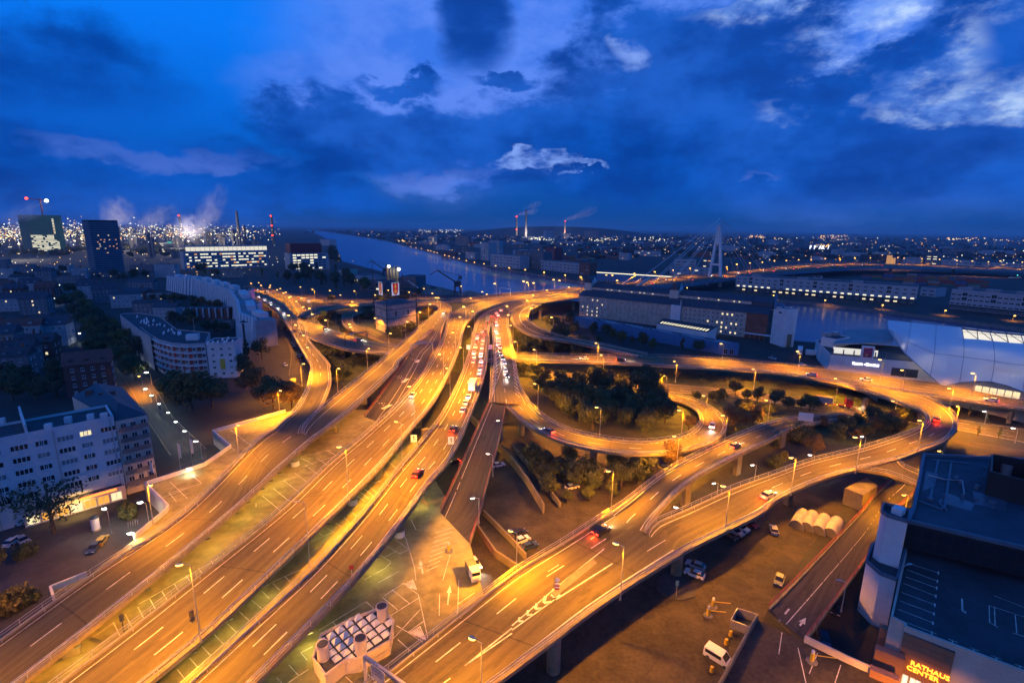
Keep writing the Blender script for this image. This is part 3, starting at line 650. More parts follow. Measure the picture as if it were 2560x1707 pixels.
def chimney_on(o, p, z, h=1.8, m=None):
    k = MB(); k.box((p[0], p[1], z), .9, .7, h, rnd.random()); k.build('chimney', m or brick, o)

# ---- white apartment block, lower left
base = at((317,1237), 0); HA = 21.
tl = at((0,1101), HA); tr = Vector((base.x, base.y, 0)); dirA = (Vector((tl.x, tl.y, 0)) - tr).normalized()
aL = tr + dirA * 34; fpA = rect(aL, tr, 11)
apt = block('apartment_block', 'white apartment block with rows of four-pane windows beside the left flyover', 'apartment block', fpA, HA, white_wall, roof_d, parapet=.6)
eA = -dirA
def on_wall(p, a, e):
    d = ray(p); n_ = Vector((e.y, -e.x, 0)); o_ = Vector((0, 0, CAM_H)); t_ = ((a - o_).dot(n_)) / d.dot(n_)
    q = o_ + d * t_; return (q - a).dot(e), q.z
for x0, y0, w_ in ((175, 985, 3.), (380, 942, 2.2), (600, 897, 3.), (785, 852, 2.2), (992, 812, 3.), (-60, 1040, 2.4)):
    u, z = on_wall((x0 * .27234, 850 + y0 * .27234), aL, eA)
    for j in range(5):
        lit_ = (x0 == 785 and j == 0)
        n_ = 4 if w_ > 2.5 else 3
        wo = thing  # each group of panes is one window with its panes
        zz = z - j * 2.95 - .75
        if zz < 3.6: continue
        fr = window(apt, aL, tr, u, zz, w_, 1.35, 'lit' if lit_ else ('blind' if rnd.random() < .2 else 'dark'))
        for i in range(n_ - 1):
            k = MB(); k.box((-w_ / 2 + w_ * (i + 1) / n_, -.05, .02), .16, .1, 1.3); link('mullion', k.mesh('mullion', white_wall), fr)
k = MB()
for i, (x0, y0) in enumerate(((450, 790), (630, 725), (835, 700), (958, 690), (15, 740))):
    q = at((x0 * .27234, 850 + y0 * .27234 + 8), HA + .1); kk = MB(); kk.box((q.x, q.y, HA), 1.3, 1.3, 1.5, .5); kk.build('vent_shaft', white_wall, apt)
kk = MB(); q0, q1 = at((68,1087), HA), at((52,1038), HA); kk.bar(Vector((q0.x, q0.y, HA + 1.2)), Vector((q1.x, q1.y, HA + 1.2)), .4, 2.4); kk.build('fire_wall', white_wall, apt)
for u in (.5, 11.2, 22.6, 33.2):
    q = aL + eA * u + Vector((eA.y, -eA.x, 0)) * .1; k = MB(); k.tube((q.x, q.y, 0), (q.x, q.y, HA), .08, n=6); k.build('downpipe', steel, apt)
# shop on its ground floor
d_ = (tr - aL).normalized(); n_ = Vector((d_.y, -d_.x, 0))
sh = block('corner_shop', 'lit shop front with glowing red fascia under the white apartment block', 'shop', [tr - d_ * 19 + n_ * .05, tr - d_ * .3 + n_ * .05, tr - d_ * .3 + n_ * 2.2, tr - d_ * 19 + n_ * 2.2], 3.6, cream_wall, roof_d, parapet=.2)
SA, SB = tr - d_ * 19 + n_ * 2.2, tr - d_ * .3 + n_ * 2.2
for i in range(7): window(sh, SA, SB, 1.5 + i * 2.55, .4, 2.2, 2.2, 'orange' if i % 3 else 'lit')
k = MB(); a = SA + d_ * 10 + n_ * .12; b_ = SA + d_ * 17 + n_ * .12
k.bar((a.x, a.y, 3.35), (b_.x, b_.y, 3.35), .1, .5); k.build('sign', glow('red_fascia', (1., .16, .02), 4.), sh)
l_ = bpy.data.lights.new('shop_light', 'AREA'); l_.energy = 600; l_.color = (1, .6, .15); l_.size = 6; lo = bpy.data.objects.new('shop_light', l_); COL.objects.link(lo); lo.parent = sh
lo.location = (SA + d_ * 9 + n_ * 1.2) - org(sh) + Vector((0, 0, 3.)); lo.rotation_euler = (R(25), 0, math.atan2(d_.y, d_.x))

# ---- balcony house beside it, dark hipped roof
p0 = tr + Vector((.15, .15, 0)); p1 = Vector((-93.9, 123., 0)); p2 = at((305,967), 20); p3 = at((180,992), 20)
bal = block('balcony_house', 'dark blue roofed house with grey balconies stacked on its end wall', 'apartment block', [p0, p1, p2, p3], 20., cream_wall, roof_slate, parapet=0)
k = MB(); c0 = (p0 + p1) / 2 + (p3 - p0) * .25; c1 = (p2 + p3) / 2
for q in ([p0, p1, c0], [p1, p2, c1, c0], [p2, p3, c1], [p3, p0, c0, c1]):
    k.poly([(v.x, v.y, 22.6 if v in (c0, c1) else 20.05) for v in q])
k.build('hipped_roof', roof_slate, bal)
for j in range(6):
    z = 2.9 + j * 2.9; e = (p1 - p0).normalized(); n_ = Vector((e.y, -e.x, 0)); L = (p1 - p0).length
    kk = MB(); a, b_ = p0 + n_ * .6 + e * .3, p1 + n_ * .6 - e * .3
    kk.bar((a.x, a.y, z), (b_.x, b_.y, z), 1.2, .18); kk.bar(Vector((a.x, a.y, z + .55)) + n_ * .55, Vector((b_.x, b_.y, z + .55)) + n_ * .55, .08, .95)
    kk.build('balcony', concrete_d, bal)
    for u in (1.4, 3.4, 5.6): window(bal, p0, p1, min(u, L - .8), z + .3, 1.2, 1.5, 'dark')
    for u in range(6): window(bal, p1, p2, 3 + u * 4, z + .4, 1.3, 1.4, 'dark')
for q in ((281,986), (257,989), (223,983)):
    v = at(q, 21.5); k = MB(); k.box((v.x, v.y, 20.4), 1.6, 1.3, 2., .6); k.build('dormer', brick, bal)
k = MB(); q = at((379,1171), 7); k.box((q.x, q.y, 6.2), .15, 2.2, 2.6, .9); k.build('sign', white_wall, bal)

# ---- advertising column, plaza furniture come later; left-hand town houses
def house(name, label, p, w, d, h, rz, wall, roof, rise=3.6, rows=3, cols=4, group=None, lit=.0, z=0., dorm=0, chim=1):
    q = at(p, z) if not isinstance(p, Vector) else p
    ca, sa = math.cos(rz), math.sin(rz)
    fp = [Vector((q.x + x * ca - y * sa, q.y + x * sa + y * ca)) for x, y in ((-w / 2, -d / 2), (w / 2, -d / 2), (w / 2, d / 2), (-w / 2, d / 2))]
    o = thing(name, label, 'house', (q.x, q.y, 0), 0, group)
    k = MB()
    for a, b_ in zip(fp, fp[1:] + fp[:1]): k.poly([(a.x, a.y, -.3), (b_.x, b_.y, -.3), (b_.x, b_.y, h), (a.x, a.y, h)])
    k.build('wall', wall, o)
    if rise > 0: gable_roof(o, fp, h + .01, rise, roof)
    else: k = MB(); k.cap(fp, h + .02); k.build('roof', roof, o)
    zs = [1. + j * (h - .6) / rows for j in range(rows)]
    grid(o, fp[0], fp[1], zs, cols, 1.1, 1.4, 'dark', lit=lit)
    grid(o, fp[1], fp[2], zs, max(1, cols // 2), 1.1, 1.4, 'dark', lit=lit)
    c = (fp[0] + fp[2]) / 2; e = (fp[1] - fp[0]).normalized()
    for i in range(chim): chimney_on(o, c + e * w * (rnd.random() - .5) * .7, h + max(0, rise) * .6, 2.4 + max(0, rise) * .15)
    for i in range(dorm):
        f = (fp[3] - fp[0]).normalized(); v = fp[0] + e * w * (i + .5) / dorm + f * d * .18
        k = MB(); k.box((v.x, v.y, h + .3), 1.4, 1.8, 1.7, rz, 0, 1); k.build('dormer', [wall, roof], o)
    return o
walls = [mat('shaded_render_pale', (.36, .36, .37), .85, .2, .3), mat('shaded_render_grey', (.15, .15, .16), .85, .2, .3), mat('shaded_render_cream', (.26, .22, .18), .85, .2, .3), mat('shaded_brick', (.10, .045, .035), .85, .25, .4)]; wn = ['white', 'grey', 'cream', 'brick']; roofs = [roof_slate, roof_red, roof_d]; rn = ['slate', 'red tiled', 'dark']  # wall colours darkened: shade of fronts turned from the light is painted in
# (base point, width, depth, eaves, angle, wall, roof, rise, label)
hs = [((45,870), 26, 11, 13, .42, 0, 1, 3.5, 'long white town house with red tiled roof left of the avenue'),
      ((136,861), 17, 12, 12, .40, 0, 0, 5, 'slate roofed house with pale gable and roof dishes by the avenue'),
      ((8,893), 16, 12, 13, .42, 2, 0, 4, 'cream house at the left edge below the long white town house'),
      ((41,926), 18, 11, 11, .42, 1, 2, 3.5, 'grey terrace with skylights behind the brick terrace, far left'),
      ((103,904), 15, 11, 11, .42, 3, 2, 3.5, 'low brick terrace house with dark roof left of the avenue'),
      ((33,940), 16, 10, 10, .42, 1, 2, 3.5, 'grey back-court house with three skylights at the left edge'),
      ((234,978), 15, 11, 13, .60, 3, 1, 4.5, 'steep red tiled house behind the dark hipped roof'),
      ((96,784), 17, 11, 12, .38, 1, 0, 5, 'house with tall pale gable parapet among dark roofs'),
      ((34,776), 13, 10, 10, .38, 0, 0, 4, 'small pale house with a lit orange window far left'),
      ((123,751), 14, 11, 12, .36, 3, 1, 5, 'red roofed corner house at the far end of the avenue'),
      ((82,739), 15, 10, 12, .35, 0, 0, 5, 'slate house with wide pale gable beyond the red roofs'),
      ((45,751), 14, 10, 11, .35, 3, 0, 4, 'dark slate house third row back at the left'),
      ((16,739), 14, 10, 11, .35, 1, 1, 4, 'grey house with red roof third row back, left edge'),
      ((225,746), 14, 10, 12, .5, 0, 0, 6, 'steep slate house with a pale gable right of the avenue'),
      ((266,756), 16, 11, 12, .5, 1, 0, 5, 'slate roofed house behind the flat white block, right of the avenue'),
      ((116,702), 18, 11, 12, .3, 1, 0, 4, 'wide grey house near the dark tower side street'),
      ((61,721), 18, 10, 12, .3, 0, 2, 3, 'pale flat-roofed house deep in the left quarter'),
      ((18,695), 20, 10, 12, .3, 0, 2, 0, 'long white flat block with mottled wall at the left edge'),
      ((205,695), 16, 11, 13, .3, 0, 2, 0, 'white flat-roofed block at the foot of the dark tower'),
      ((177,707), 24, 10, 8, .3, 1, 2, 0, 'low grey hall with pale eaves left of the dark tower'),
      ((280,692), 40, 14, 6, .3, 1, 2, 0, 'podium hall with pale roof edges under the dark tower'),
      ((150,681), 30, 12, 10, .25, 0, 2, 0, 'long pale house below the street lamps, left of the dark tower'),
      ((16,693), 26, 12, 11, .25, 0, 2, 0, 'mottled white house at the left edge below the green tower'),
      ((61,682), 26, 12, 12, .25, 1, 2, 0, 'grey-blue block with three window bands at the left edge'),
      ((8,675), 18, 12, 16, .25, 1, 2, 0, 'blue-grey balcony block at the extreme left'),
      ((320,767), 20, 11, 11, .45, 0, 0, 3, 'white house with slate roof at the start of the curved street'),
      ((385,784), 24, 10, 9, .15, 1, 2, 2, 'grey low range with pale band of windows in the court'),
      ((341,751), 24, 12, 9, .1, 3, 0, 2.5, 'brick school-like block with broad slate roof in the court'),
      ((396,751), 22, 9, 7, .1, 0, 2, 0, 'low white loggia with bright lamp on the roof'),
      ((359,725), 26, 10, 9, .1, 1, 0, 2, 'blue-roofed block with rooftop plant north of the court'),
      ((423,797), 16, 9, 9, .05, 0, 0, 3, 'pale house half hidden by court trees'),
      ((559,822), 12, 8, 6, .05, 0, 2, 0, 'small pale outbuilding under the terrace fins'),
      ((420,693), 24, 14, 17, .2, 0, 2, 0, 'plain white slab-sided block right of the dark tower'),
      ((361,677), 30, 14, 9, .2, 1, 2, 0, 'low grey hall right of the dark tower'),
      ((582,693), 24, 12, 9, .25, 2, 2, 0, 'yellowish flat-roofed pavilion lit by orange lamps')]
for p, w, d, h, rz, wi, ri, rise, lab in hs:
    house('town_house', lab, p, w, d, h, rz, walls[wi], roofs[ri], rise, max(2, int(h / 3)), max(3, int(w / 3.2)), lit=.03, dorm=3 if rise > 3 and w > 13 else 0, chim=2 if rise > 0 else 1)
# balcony fins in the court (red and white)
ct = block('fin_terrace', 'dark court terrace divided by pale upright fins behind the curved block', 'terrace', rect(at((465,800), 0), at((573,800), 0), 9), 8.5, brick, roof_d, parapet=0)
fa, fb = at((465,800), 0), at((573,800), 0); e = (fb - fa).normalized(); n_ = Vector((e.y, -e.x, 0))
for i in range(8):
    q = fa + e * (fb - fa).length * i / 7 + n_ * .6; k = MB(); k.box((q.x, q.y, 2), .5, 1.4, 7.2, math.atan2(e.y, e.x)); k.build('fin', white_wall, ct)

# ---- curved block with red panels and the white end house
HC = 16.
cp = [at(p, 0) for p in ((362,894), (387,918), (409,934), (441,945), (479,949), (524,946))]
back = [at(p, HC) for p in ((513,837), (443,825), (398,792), (352,784), (308,785))]
side = [at(p, HC) for p in ((376,844), (345,825), (300,788))]
fp = [Vector((v.x, v.y)) for v in cp] + [Vector((back[0].x, back[0].y + 4))] + [Vector((v.x, v.y)) for v in back[1:]] + [Vector((v.x, v.y)) for v in side[::-1]]
cb = block('curved_block', 'curved corner block with red panels and white balcony bands beside the avenue', 'apartment block', fp, HC, grey_wall, roof_d, parapet=.5)
for a, b_ in zip(cp, cp[1:]):
    e = (b_ - a).normalized(); n_ = Vector((e.y, -e.x, 0)); L = (b_ - a).length
    for j in range(5):
        z = 1.6 + j * 2.9
        k = MB(); A, B = a + n_ * .45, b_ + n_ * .45; k.bar((A.x, A.y, z + 1.9), (B.x, B.y, z + 1.9), .9, .35); k.build('balcony_band', white_wall, cb)
        for i in range(max(1, int(L / 3.4))):
            u = L * (i + .5) / max(1, int(L / 3.4))
            k = MB(); q = a + e * (u - .9) + n_ * .05; k.box((q.x, q.y, z - .3), 1.5, .14, 1.9, math.atan2(e.y, e.x)); k.build('panel', brick if i % 2 else redrail, cb)
            window(cb, a, b_, u + .7, z - .2, 1.3, 1.5, 'dark')
k = MB(); q = at((483,849), HC); k.box((q.x, q.y, HC), 5, 3.2, 2.6, .3); k.build('lift_house', white_wall, cb)
k = MB(); k.tube((q.x + .5, q.y + 1, HC + 2), (q.x + .5, q.y + 1, HC + 10), .12); k.build('mast', steel, cb)
def dish(o, p, z, s=.9):
    q = at(p, z); k = MB(); k.tube((q.x, q.y, z - .6), (q.x, q.y, z), .06)
    k.tube((q.x, q.y, z), (q.x - .25 * s, q.y - .35 * s, z + .2 * s), .1 * s, .75 * s, 10); k.build('satellite_dish', frame_w, o)
for i in range(26):
    u = rnd.random(); p_ = ((345,797)[0] + u * 110 + rnd.uniform(-10, 16), (345,797)[1] + u * 44 + rnd.uniform(-8, 6)); dish(cb, p_, HC + .6, rnd.uniform(.8, 1.3))
ea, eb = at((526,946), 0), at((596,943), 0)
eh = block('end_house', 'white end house with small dark windows joined to the curved block', 'apartment block', rect(ea, eb, 10), 16.4, white_wall, roof_d, parapet=.3)
grid(eh, ea, eb, [1.6 + j * 2.85 for j in range(5)], 3, 1.3, 1.15, 'dark', m0=.6)
k = MB(); e = (eb - ea).normalized(); n_ = Vector((e.y, -e.x, 0)); q = (ea + eb) / 2 + n_ * .06; k.box((q.x, q.y, 4.), 2., .1, 5., math.atan2(e.y, e.x)); k.build('panel', paint_y, eh)
for p_ in ((522,857), (535,856), (547,855), (559,849), (573,846), (584,853), (569,853), (563,856)): dish(eh, p_, 17., 1.1)

# ---- stepped white terrace with slanting fins
zz = [((423,725), 15), ((445,730), 16), ((466,735), 16.5), ((491,739), 17), ((513,747), 17), ((535,756), 17.5), ((557,767), 17.5), ((581,776), 17), ((600,811), 17), ((606,849), 17), ((646,870), 13)]
zp = [at(p, 0) for p, h in zz]
tz = thing('stepped_terrace', 'long white zigzag terrace with slanting fin walls beside the slip road', 'apartment block', zp[0])
for i, (a, b_) in enumerate(zip(zp, zp[1:])):
    h = zz[i][1]; e = (b_ - a); L = e.length; e.normalize(); n_ = Vector((e.y, -e.x, 0))
    back_ = -n_ * 11
    k = MB(); k.prism([(a.x, a.y), (b_.x, b_.y), ((b_ + back_).x, (b_ + back_).y), ((a + back_).x, (a + back_).y)], -.2, h - 1.5, 0, 1); k.build('wall', [grey_wall, roof_lt], tz)
    nf = max(2, int(L / 5))
    for j in range(nf):
        q = a + e * (L * (j + .15) / nf); w = L / nf * .62; k = MB()
        o0, o1 = q + n_ * 3.2, q + e * w + n_ * 3.2
        o2, o3 = q + e * w + n_ * .7, q + n_ * .7
        k.poly([(o0.x, o0.y, -.2), (o1.x, o1.y, -.2), (o2.x, o2.y, h), (o3.x, o3.y, h)])
        i2, i3 = q + e * w - n_ * 1., q - n_ * 1.
        k.poly([(o3.x, o3.y, h), (o2.x, o2.y, h), (i2.x, i2.y, h), (i3.x, i3.y, h)])
        k.poly([(o1.x, o1.y, -.2), (i2.x, i2.y, -.2), (i2.x, i2.y, h), (o2.x, o2.y, h)]); k.poly([(i3.x, i3.y, -.2), (o0.x, o0.y, -.2), (o3.x, o3.y, h), (i3.x, i3.y, h)])
        k.build('fin_wall', white_wall, tz)
    k = MB(); q = (a + b_) / 2 - n_ * 7; k.box((q.x, q.y, h - 1.5), L * .5, 5, 3., math.atan2(e.y, e.x)); k.build('stair_head', white_wall, tz)
# three stepped white end blocks down to the street
for i, (p_, h, lab) in enumerate((((641,867), 13.5, 'nearest white end block with a deep blue slot beside the slip road'), ((631,813), 14.5, 'middle white end block stepped behind the nearest one'), ((616,777), 16, 'rear white end block with two small windows behind the other steps'))):
    q = at(p_, 0); o = block('end_block', lab, 'apartment block', rect(q + Vector((-9, -1.5, 0)), q + Vector((4.5, 1.5, 0)), 11), h, white_wall, roof_d, parapet=.6)
    a, b_ = q + Vector((-9, -1.5, 0)), q + Vector((4.5, 1.5, 0))
    k = MB(); d = (b_ - a).normalized(); v = a + d * 3.2; k.box((v.x, v.y, 0), 1.2, .2, h + .2, math.atan2(d.y, d.x)); k.build('slot', roof_slate, o)
    for u in (8.5, 11.5): window(o, a, b_, u, h - 3.2, .9, .9, 'dark')
    k = MB(); v = q + Vector((-3, 6, 0)); k.box((v.x, v.y, h), 5, 3, 2.2, .2); k.build('stair_head', roof_slate, o)

# ---- stone transformer house with the lattice roof frame and two town shields
fc, fr_, fl_ = at((970,835), 0), at((1041,822), 0), at((940,822), 0)
bk = fr_ + (fl_ - fc); HS = 18.4
st = block('stone_blockhouse', 'square sandstone blockhouse with blue roof standing inside the loop road', 'building', [fc, fr_, bk, fl_], HS, stone, roof_slate, parapet=0)
k = MB(); cx_ = (fc + bk) / 2
P4 = ccw([Vector((v.x, v.y)) for v in (fc, fr_, bk, fl_)])
for a, b_ in zip(P4, P4[1:] + P4[:1]):
    c2 = Vector((cx_.x, cx_.y)); ea_, eb_ = a + (a - c2) * .05, b_ + (b_ - c2) * .05
    k.poly([(ea_.x, ea_.y, HS - .3), (eb_.x, eb_.y, HS - .3), (c2.x, c2.y, HS + 2.6)])
k.build('hip_roof', roof_slate, st)
for zb in (4.2, 9.6, 15.4):
    k = MB()
    for a, b_ in zip(P4, P4[1:] + P4[:1]): k.bar((a.x, a.y, zb), (b_.x, b_.y, zb), .7, .5)
    k.build('cornice', concrete_d, st)
L1 = (fr_ - fc).length; L2 = (fl_ - fc).length
for u in (.3, .72): window(st, fc, fr_, L1 * u, 10.8, 1.8, 3.4, 'dark')
window(st, fl_, fc, L2 * .5, 10.8, 1.6, 3.4, 'dark')
mast = thing('lattice_frame', 'dark steel gantry frame with red anchor shields above the stone blockhouse', 'steel frame', (fc.x, fc.y, 0))
cs = [fc + (fc - cx_) * .04, fr_ + (fr_ - cx_) * .04, bk + (bk - cx_) * .04, fl_ + (fl_ - cx_) * .04]
HM = (34., 33., 37., 36.)
for v, h in zip(cs, HM):
    k = MB(); k.bar((v.x, v.y, 0), (v.x, v.y, h), .55); k.build('post', steel_d, mast)
for z_ in (24.5, 32.5):
    for i in range(4):
        k = MB(); a, b_ = cs[i], cs[(i + 1) % 4]; k.bar((a.x, a.y, z_), (b_.x, b_.y, z_), .35); k.build('beam', steel_d, mast)
v = cs[3]; k = MB(); k.tube((v.x, v.y, 30), (v.x, v.y, 47), .35, .15); k.build('mast', steel_d, mast)
def shield(o, c, e, w, h, nm='shield'):
    """board with a red shield and a golden anchor"""
    n_ = Vector((e.y, -e.x, 0)); up = Vector((0, 0, 1)); k = MB()
    def pl(pts_, off, mi): k.poly([c + e * x * w + up * y * h + n_ * off for x, y in pts_], mi)
    k.bar(c - e * w * .62 + up * h * .5, c + e * w * .62 + up * h * .5, .15, h * 1.1, 0)
    pl([(-.45, 1), (-.45, .35), (-.3, .1), (0, -.02), (.3, .1), (.45, .35), (.45, 1)], .1, 1)
    for q in ([(-.05, .15), (.05, .15), (.05, .85), (-.05, .85)], [(-.22, .66), (.22, .66), (.22, .74), (-.22, .74)], [(-.3, .38), (-.22, .42), (-.02, .2), (-.02, .1)], [(.02, .1), (.02, .2), (.22, .42), (.3, .38)], [(-.1, .85), (.1, .85), (.06, .95), (-.06, .95)]): pl(q, .13, 2)
    return k.build(nm, [glow('board_white', (.8, .85, 1.), .35, (.7, .7, .7)), glow('shield_red', (.7, .02, .015), .35, (.4, .02, .02)), glow('shield_gold', (.9, .45, .03), .4, (.6, .4, .05))], o)
sc = at((994,732), 24.8)
e_ = (fr_ - fc).normalized(); q = cs[0] + e_ * L1 * .32
shield(mast, Vector((q.x, q.y, 25.)), e_, 4.8, 7.6)
e2 = (fc - fl_).normalized(); q = cs[3] + e2 * L2 * .62
shield(mast, Vector((q.x, q.y, 25.)), e2, 4.8, 7.6)

# ---- the long granary warehouse
wa, wb = at((1448,789), 0), at((1860,843), 0); e = (wb - wa).normalized(); n_ = Vector((e.y, -e.x, 0)); LW = (wb - wa).length
HW = 16.6
wfp = rect(wa, wb, 24)
gw = block('granary', 'long brown granary with black stepped roofs and two white-gabled hoists', 'warehouse', wfp, HW, stone, roof_slate, parapet=0)
def roofband(o, f0, h0, f1, h1, name='roof_slope', m=roof_slate, u0=-.6, u1=None):
    u1 = LW + .1 if u1 is None else u1
    A, B = wa + e * u0 - n_ * f0, wa + e * u1 - n_ * f0; C, D_ = wa + e * u1 - n_ * f1, wa + e * u0 - n_ * f1
    k = MB(); k.poly([(A.x, A.y, h0), (B.x, B.y, h0), (C.x, C.y, h1), (D_.x, D_.y, h1)]); return k.build(name, m, o)
roofband(gw, -.8, HW - .2, 9, HW + 4.2); roofband(gw, 9., HW + 4.2, 9.05, HW + 6.2, 'clerestory', cream_wall); roofband(gw, 8.4, HW + 6.1, 15, HW + 9.6); roofband(gw, 15, HW + 9.6, 24.6, HW + .5)
for i in range(34):
    u = 6 + i * (LW - 10) / 34
    if 74 < u < 82: continue
    A, B = wa - n_ * 8.98, wb - n_ * 8.98
    window(gw, A, B, u, HW + 4.7, 1.1, .9, 'lit' if rnd.random() < .45 else 'dark')
for nm, u in (('hoist', 2.5), ('hoist', LW * .585)):
    q = wa + e * u - n_ * 12; k = MB(); rz = math.atan2(e.y, e.x)
    k.box((q.x, q.y, HW), 6.5, 9, 9.5, rz); k.build('hoist_tower', cream_wall, gw)
    fp4 = [q - e * 3.4 + n_ * 4.6, q + e * 3.4 + n_ * 4.6, q + e * 3.4 - n_ * 4.6, q - e * 3.4 - n_ * 4.6]
    gable_roof(gw, [fp4[1], fp4[2], fp4[3], fp4[0]], HW + 9.5, 5.5, roof_slate, .1)
    k = MB(); a_ = q + e * 3.36 + n_ * 4.5; b__ = q + e * 3.36 - n_ * 4.5; mid = (a_ + b__) / 2
    k.poly([(a_.x + e.x * .15, a_.y + e.y * .15, HW + 9.4), (b__.x + e.x * .15, b__.y + e.y * .15, HW + 9.4), (mid.x + e.x * .15, mid.y + e.y * .15, HW + 14.6)]); k.build('gable', white_wall, gw)
for i in range(5):
    for j in range(5):
        window(gw, wa, wb, 3 + i * 4.3, 1.2 + j * 3., 1.1, 1.3, 'lit' if rnd.random() < .45 else 'dark')
for i in range(13):
    for j in range(5):
        window(gw, wa, wb, LW * .665 + 2.5 + i * (LW * .335 - 4) / 12.4, 1.2 + j * 3., 1.2, 1.5, 'lit' if rnd.random() < .25 else 'dark')
for i in range(15):
    u = 25 + i * (LW * .6 - 25) / 14; q = wa + e * u + n_ * .12; k = MB(); k.box((q.x, q.y, 0), .5, .3, HW - .4, math.atan2(e.y, e.x)); k.build('pilaster', stone, gw)
q = wa + e * LW * .632 + n_ * 1.2; k = MB(); k.box((q.x, q.y, 0), 7, 2.4, HW, math.atan2(e.y, e.x)); k.build('stair_bay', white_wall, gw)
q = wa + e * LW * .657 + n_ * 1.4; k = MB(); k.tube((q.x, q.y, 0), (q.x, q.y, HW + 3.2), .7, n=12); k.tube((q.x, q.y, HW + 3.2), (q.x, q.y, HW + 4), .7, 1.3, 12); k.build('dust_pipe', steel, gw)
# red brick end bay and the white silo tower
rb = at((1916,848), 0); rfp = rect(wb + e * .1, wb + e * ((rb - wb).dot(e)), 24)
rd = block('brick_bay', 'windowless red brick bay closing the right end of the granary', 'warehouse', rfp, HW - .3, brick, roof_slate, parapet=0)
LW2 = (rb - wb).dot(e)
def rb_roof(f0, h0, f1, h1, nm='roof_slope', m=roof_slate):
    A, B = wb + e * .15 - n_ * f0, wb + e * (LW2 + .3) - n_ * f0; C, D_ = wb + e * (LW2 + .3) - n_ * f1, wb + e * .15 - n_ * f1
    k = MB(); k.poly([(A.x, A.y, h0), (B.x, B.y, h0), (C.x, C.y, h1), (D_.x, D_.y, h1)]); k.build(nm, m, rd)
rb_roof(-.5, HW - .2, 9, HW + 4.); rb_roof(9, HW + 4., 9.1, HW + 6.); rb_roof(8.6, HW + 6., 15, HW + 9.2); rb_roof(15, HW + 9.2, 24.4, HW)
k = MB(); A, B = wb + e * .3 + n_ * 3.4, wb + e * (LW2 + 4) + n_ * 3.4
k.bar(Vector((A.x, A.y, 3.4)) - n_ * 1.6, Vector((B.x, B.y, 3.4)) - n_ * 1.6, 4, .35); k.build('canopy', white_wall, rd)
for i in range(6):
    q = wb + e * (1 + i * (LW2 + 2) / 5) + n_ * 3.2; k = MB(); k.box((q.x, q.y, 0), .4, .4, 3.3); k.build('post', concrete_d, rd)
sa_, sb_ = at((1924,857), 0), at((1957,868), 0)
sw = block('silo_tower', 'tall pale concrete silo tower with blue pipework beside the river', 'silo', rect(sa_, sb_, 7), 22.5, white_wall, roof_lt, parapet=.4)
window(sw, sa_, sb_, (sb_ - sa_).length * .5, 19.6, 3., 1.2, 'dark')
d = (sb_ - sa_).normalized(); q = (sa_ + sb_) / 2; bl = mat('blue_pipe', (.06, .16, .3), .5)
k = MB(); k.tube((q.x - 2, q.y + 3, 22), (q.x - 2, q.y + 3, 31), .7, n=10); k.tube((q.x - 2, q.y + 3, 25), (q.x + 3, q.y + 3, 24.5), .6, n=10); k.tube((q.x + 3, q.y + 3, 22), (q.x + 3, q.y + 3, 25), .6, n=10); k.build('pipe', bl, sw)
k = MB(); v = sb_ + Vector((3.2, 2, 0)); k.box((v.x, v.y, -.1), 2.6, 4, 8, .1); k.build('annex', concrete, sw)
# blue flat shed in front
blue = mat('blue_cladding', (.055, .17, .34), .5, .1, .5)
s0, s1, s2 = at((1432,814), 0), at((1796,885), 0), at((1845,888), 0)
nn = (s2 - s1); hb = [s0, s1, s2, s0 + nn * 1.15]
shd = block('blue_shed', 'long blue metal shed with pale flat roof in front of the granary', 'warehouse', hb, 6.6, blue, roof_lt, parapet=.35)
for i in range(9):
    a_ = s0.lerp(s1, .08 + i * .095); b__ = s0.lerp(s1, .08 + i * .095 + .06); k = MB(); k.bar(Vector((a_.x, a_.y, 6.75)) + nn * (.25 if i % 2 else .7), Vector((b__.x, b__.y, 6.75)) + nn * (.25 if i % 2 else .7), .8, .3); k.build('roof_slot', roof_d, shd)
grid(shd, s1, s2, [.3], 2, 2.2, 3., 'dark', m0=2.)
# sawtooth annex with a row of lit skylights
ja, jb = at((1642,810), 6.7), at((1769,832), 6.7); sk = thing('skylight_annex', 'black roofed annex with a row of bright slanted skylights below the granary', 'annex', (ja.x, ja.y, 0))
dj = (jb - ja).normalized(); nj = Vector((-dj.y, dj.x, 0)); Lj = (jb - ja).length
k = MB(); A, B = ja, jb; C, D_ = jb + nj * 7 + dj * 2, ja + nj * 7
k.poly([(A.x, A.y, 6.8), (B.x, B.y, 6.8), (C.x, C.y, 10.), (D_.x, D_.y, 10.)]); k.build('roof', roof_d, sk)
k = MB(); k.poly([(A.x, A.y, 0), (B.x, B.y, 0), (B.x, B.y, 6.8), (A.x, A.y, 6.8)]); k.poly([(B.x, B.y, 0), (C.x, C.y, 0), (C.x, C.y, 10), (B.x, B.y, 6.8)]); k.build('wall', white_wall, sk)
for i in range(16):
    q = ja + dj * (1.5 + i * (Lj - 2) / 16) + nj * 1.2; k = MB()
    P = [q, q + dj * 1.1, q + dj * 1.9 + nj * 2.2, q + dj * .8 + nj * 2.2]
    k.poly([(v.x, v.y, 6.86 + (3.2 / 7) * ((v - ja).dot(nj))) for v in P]); k.build('skylight', win_lit2, sk)

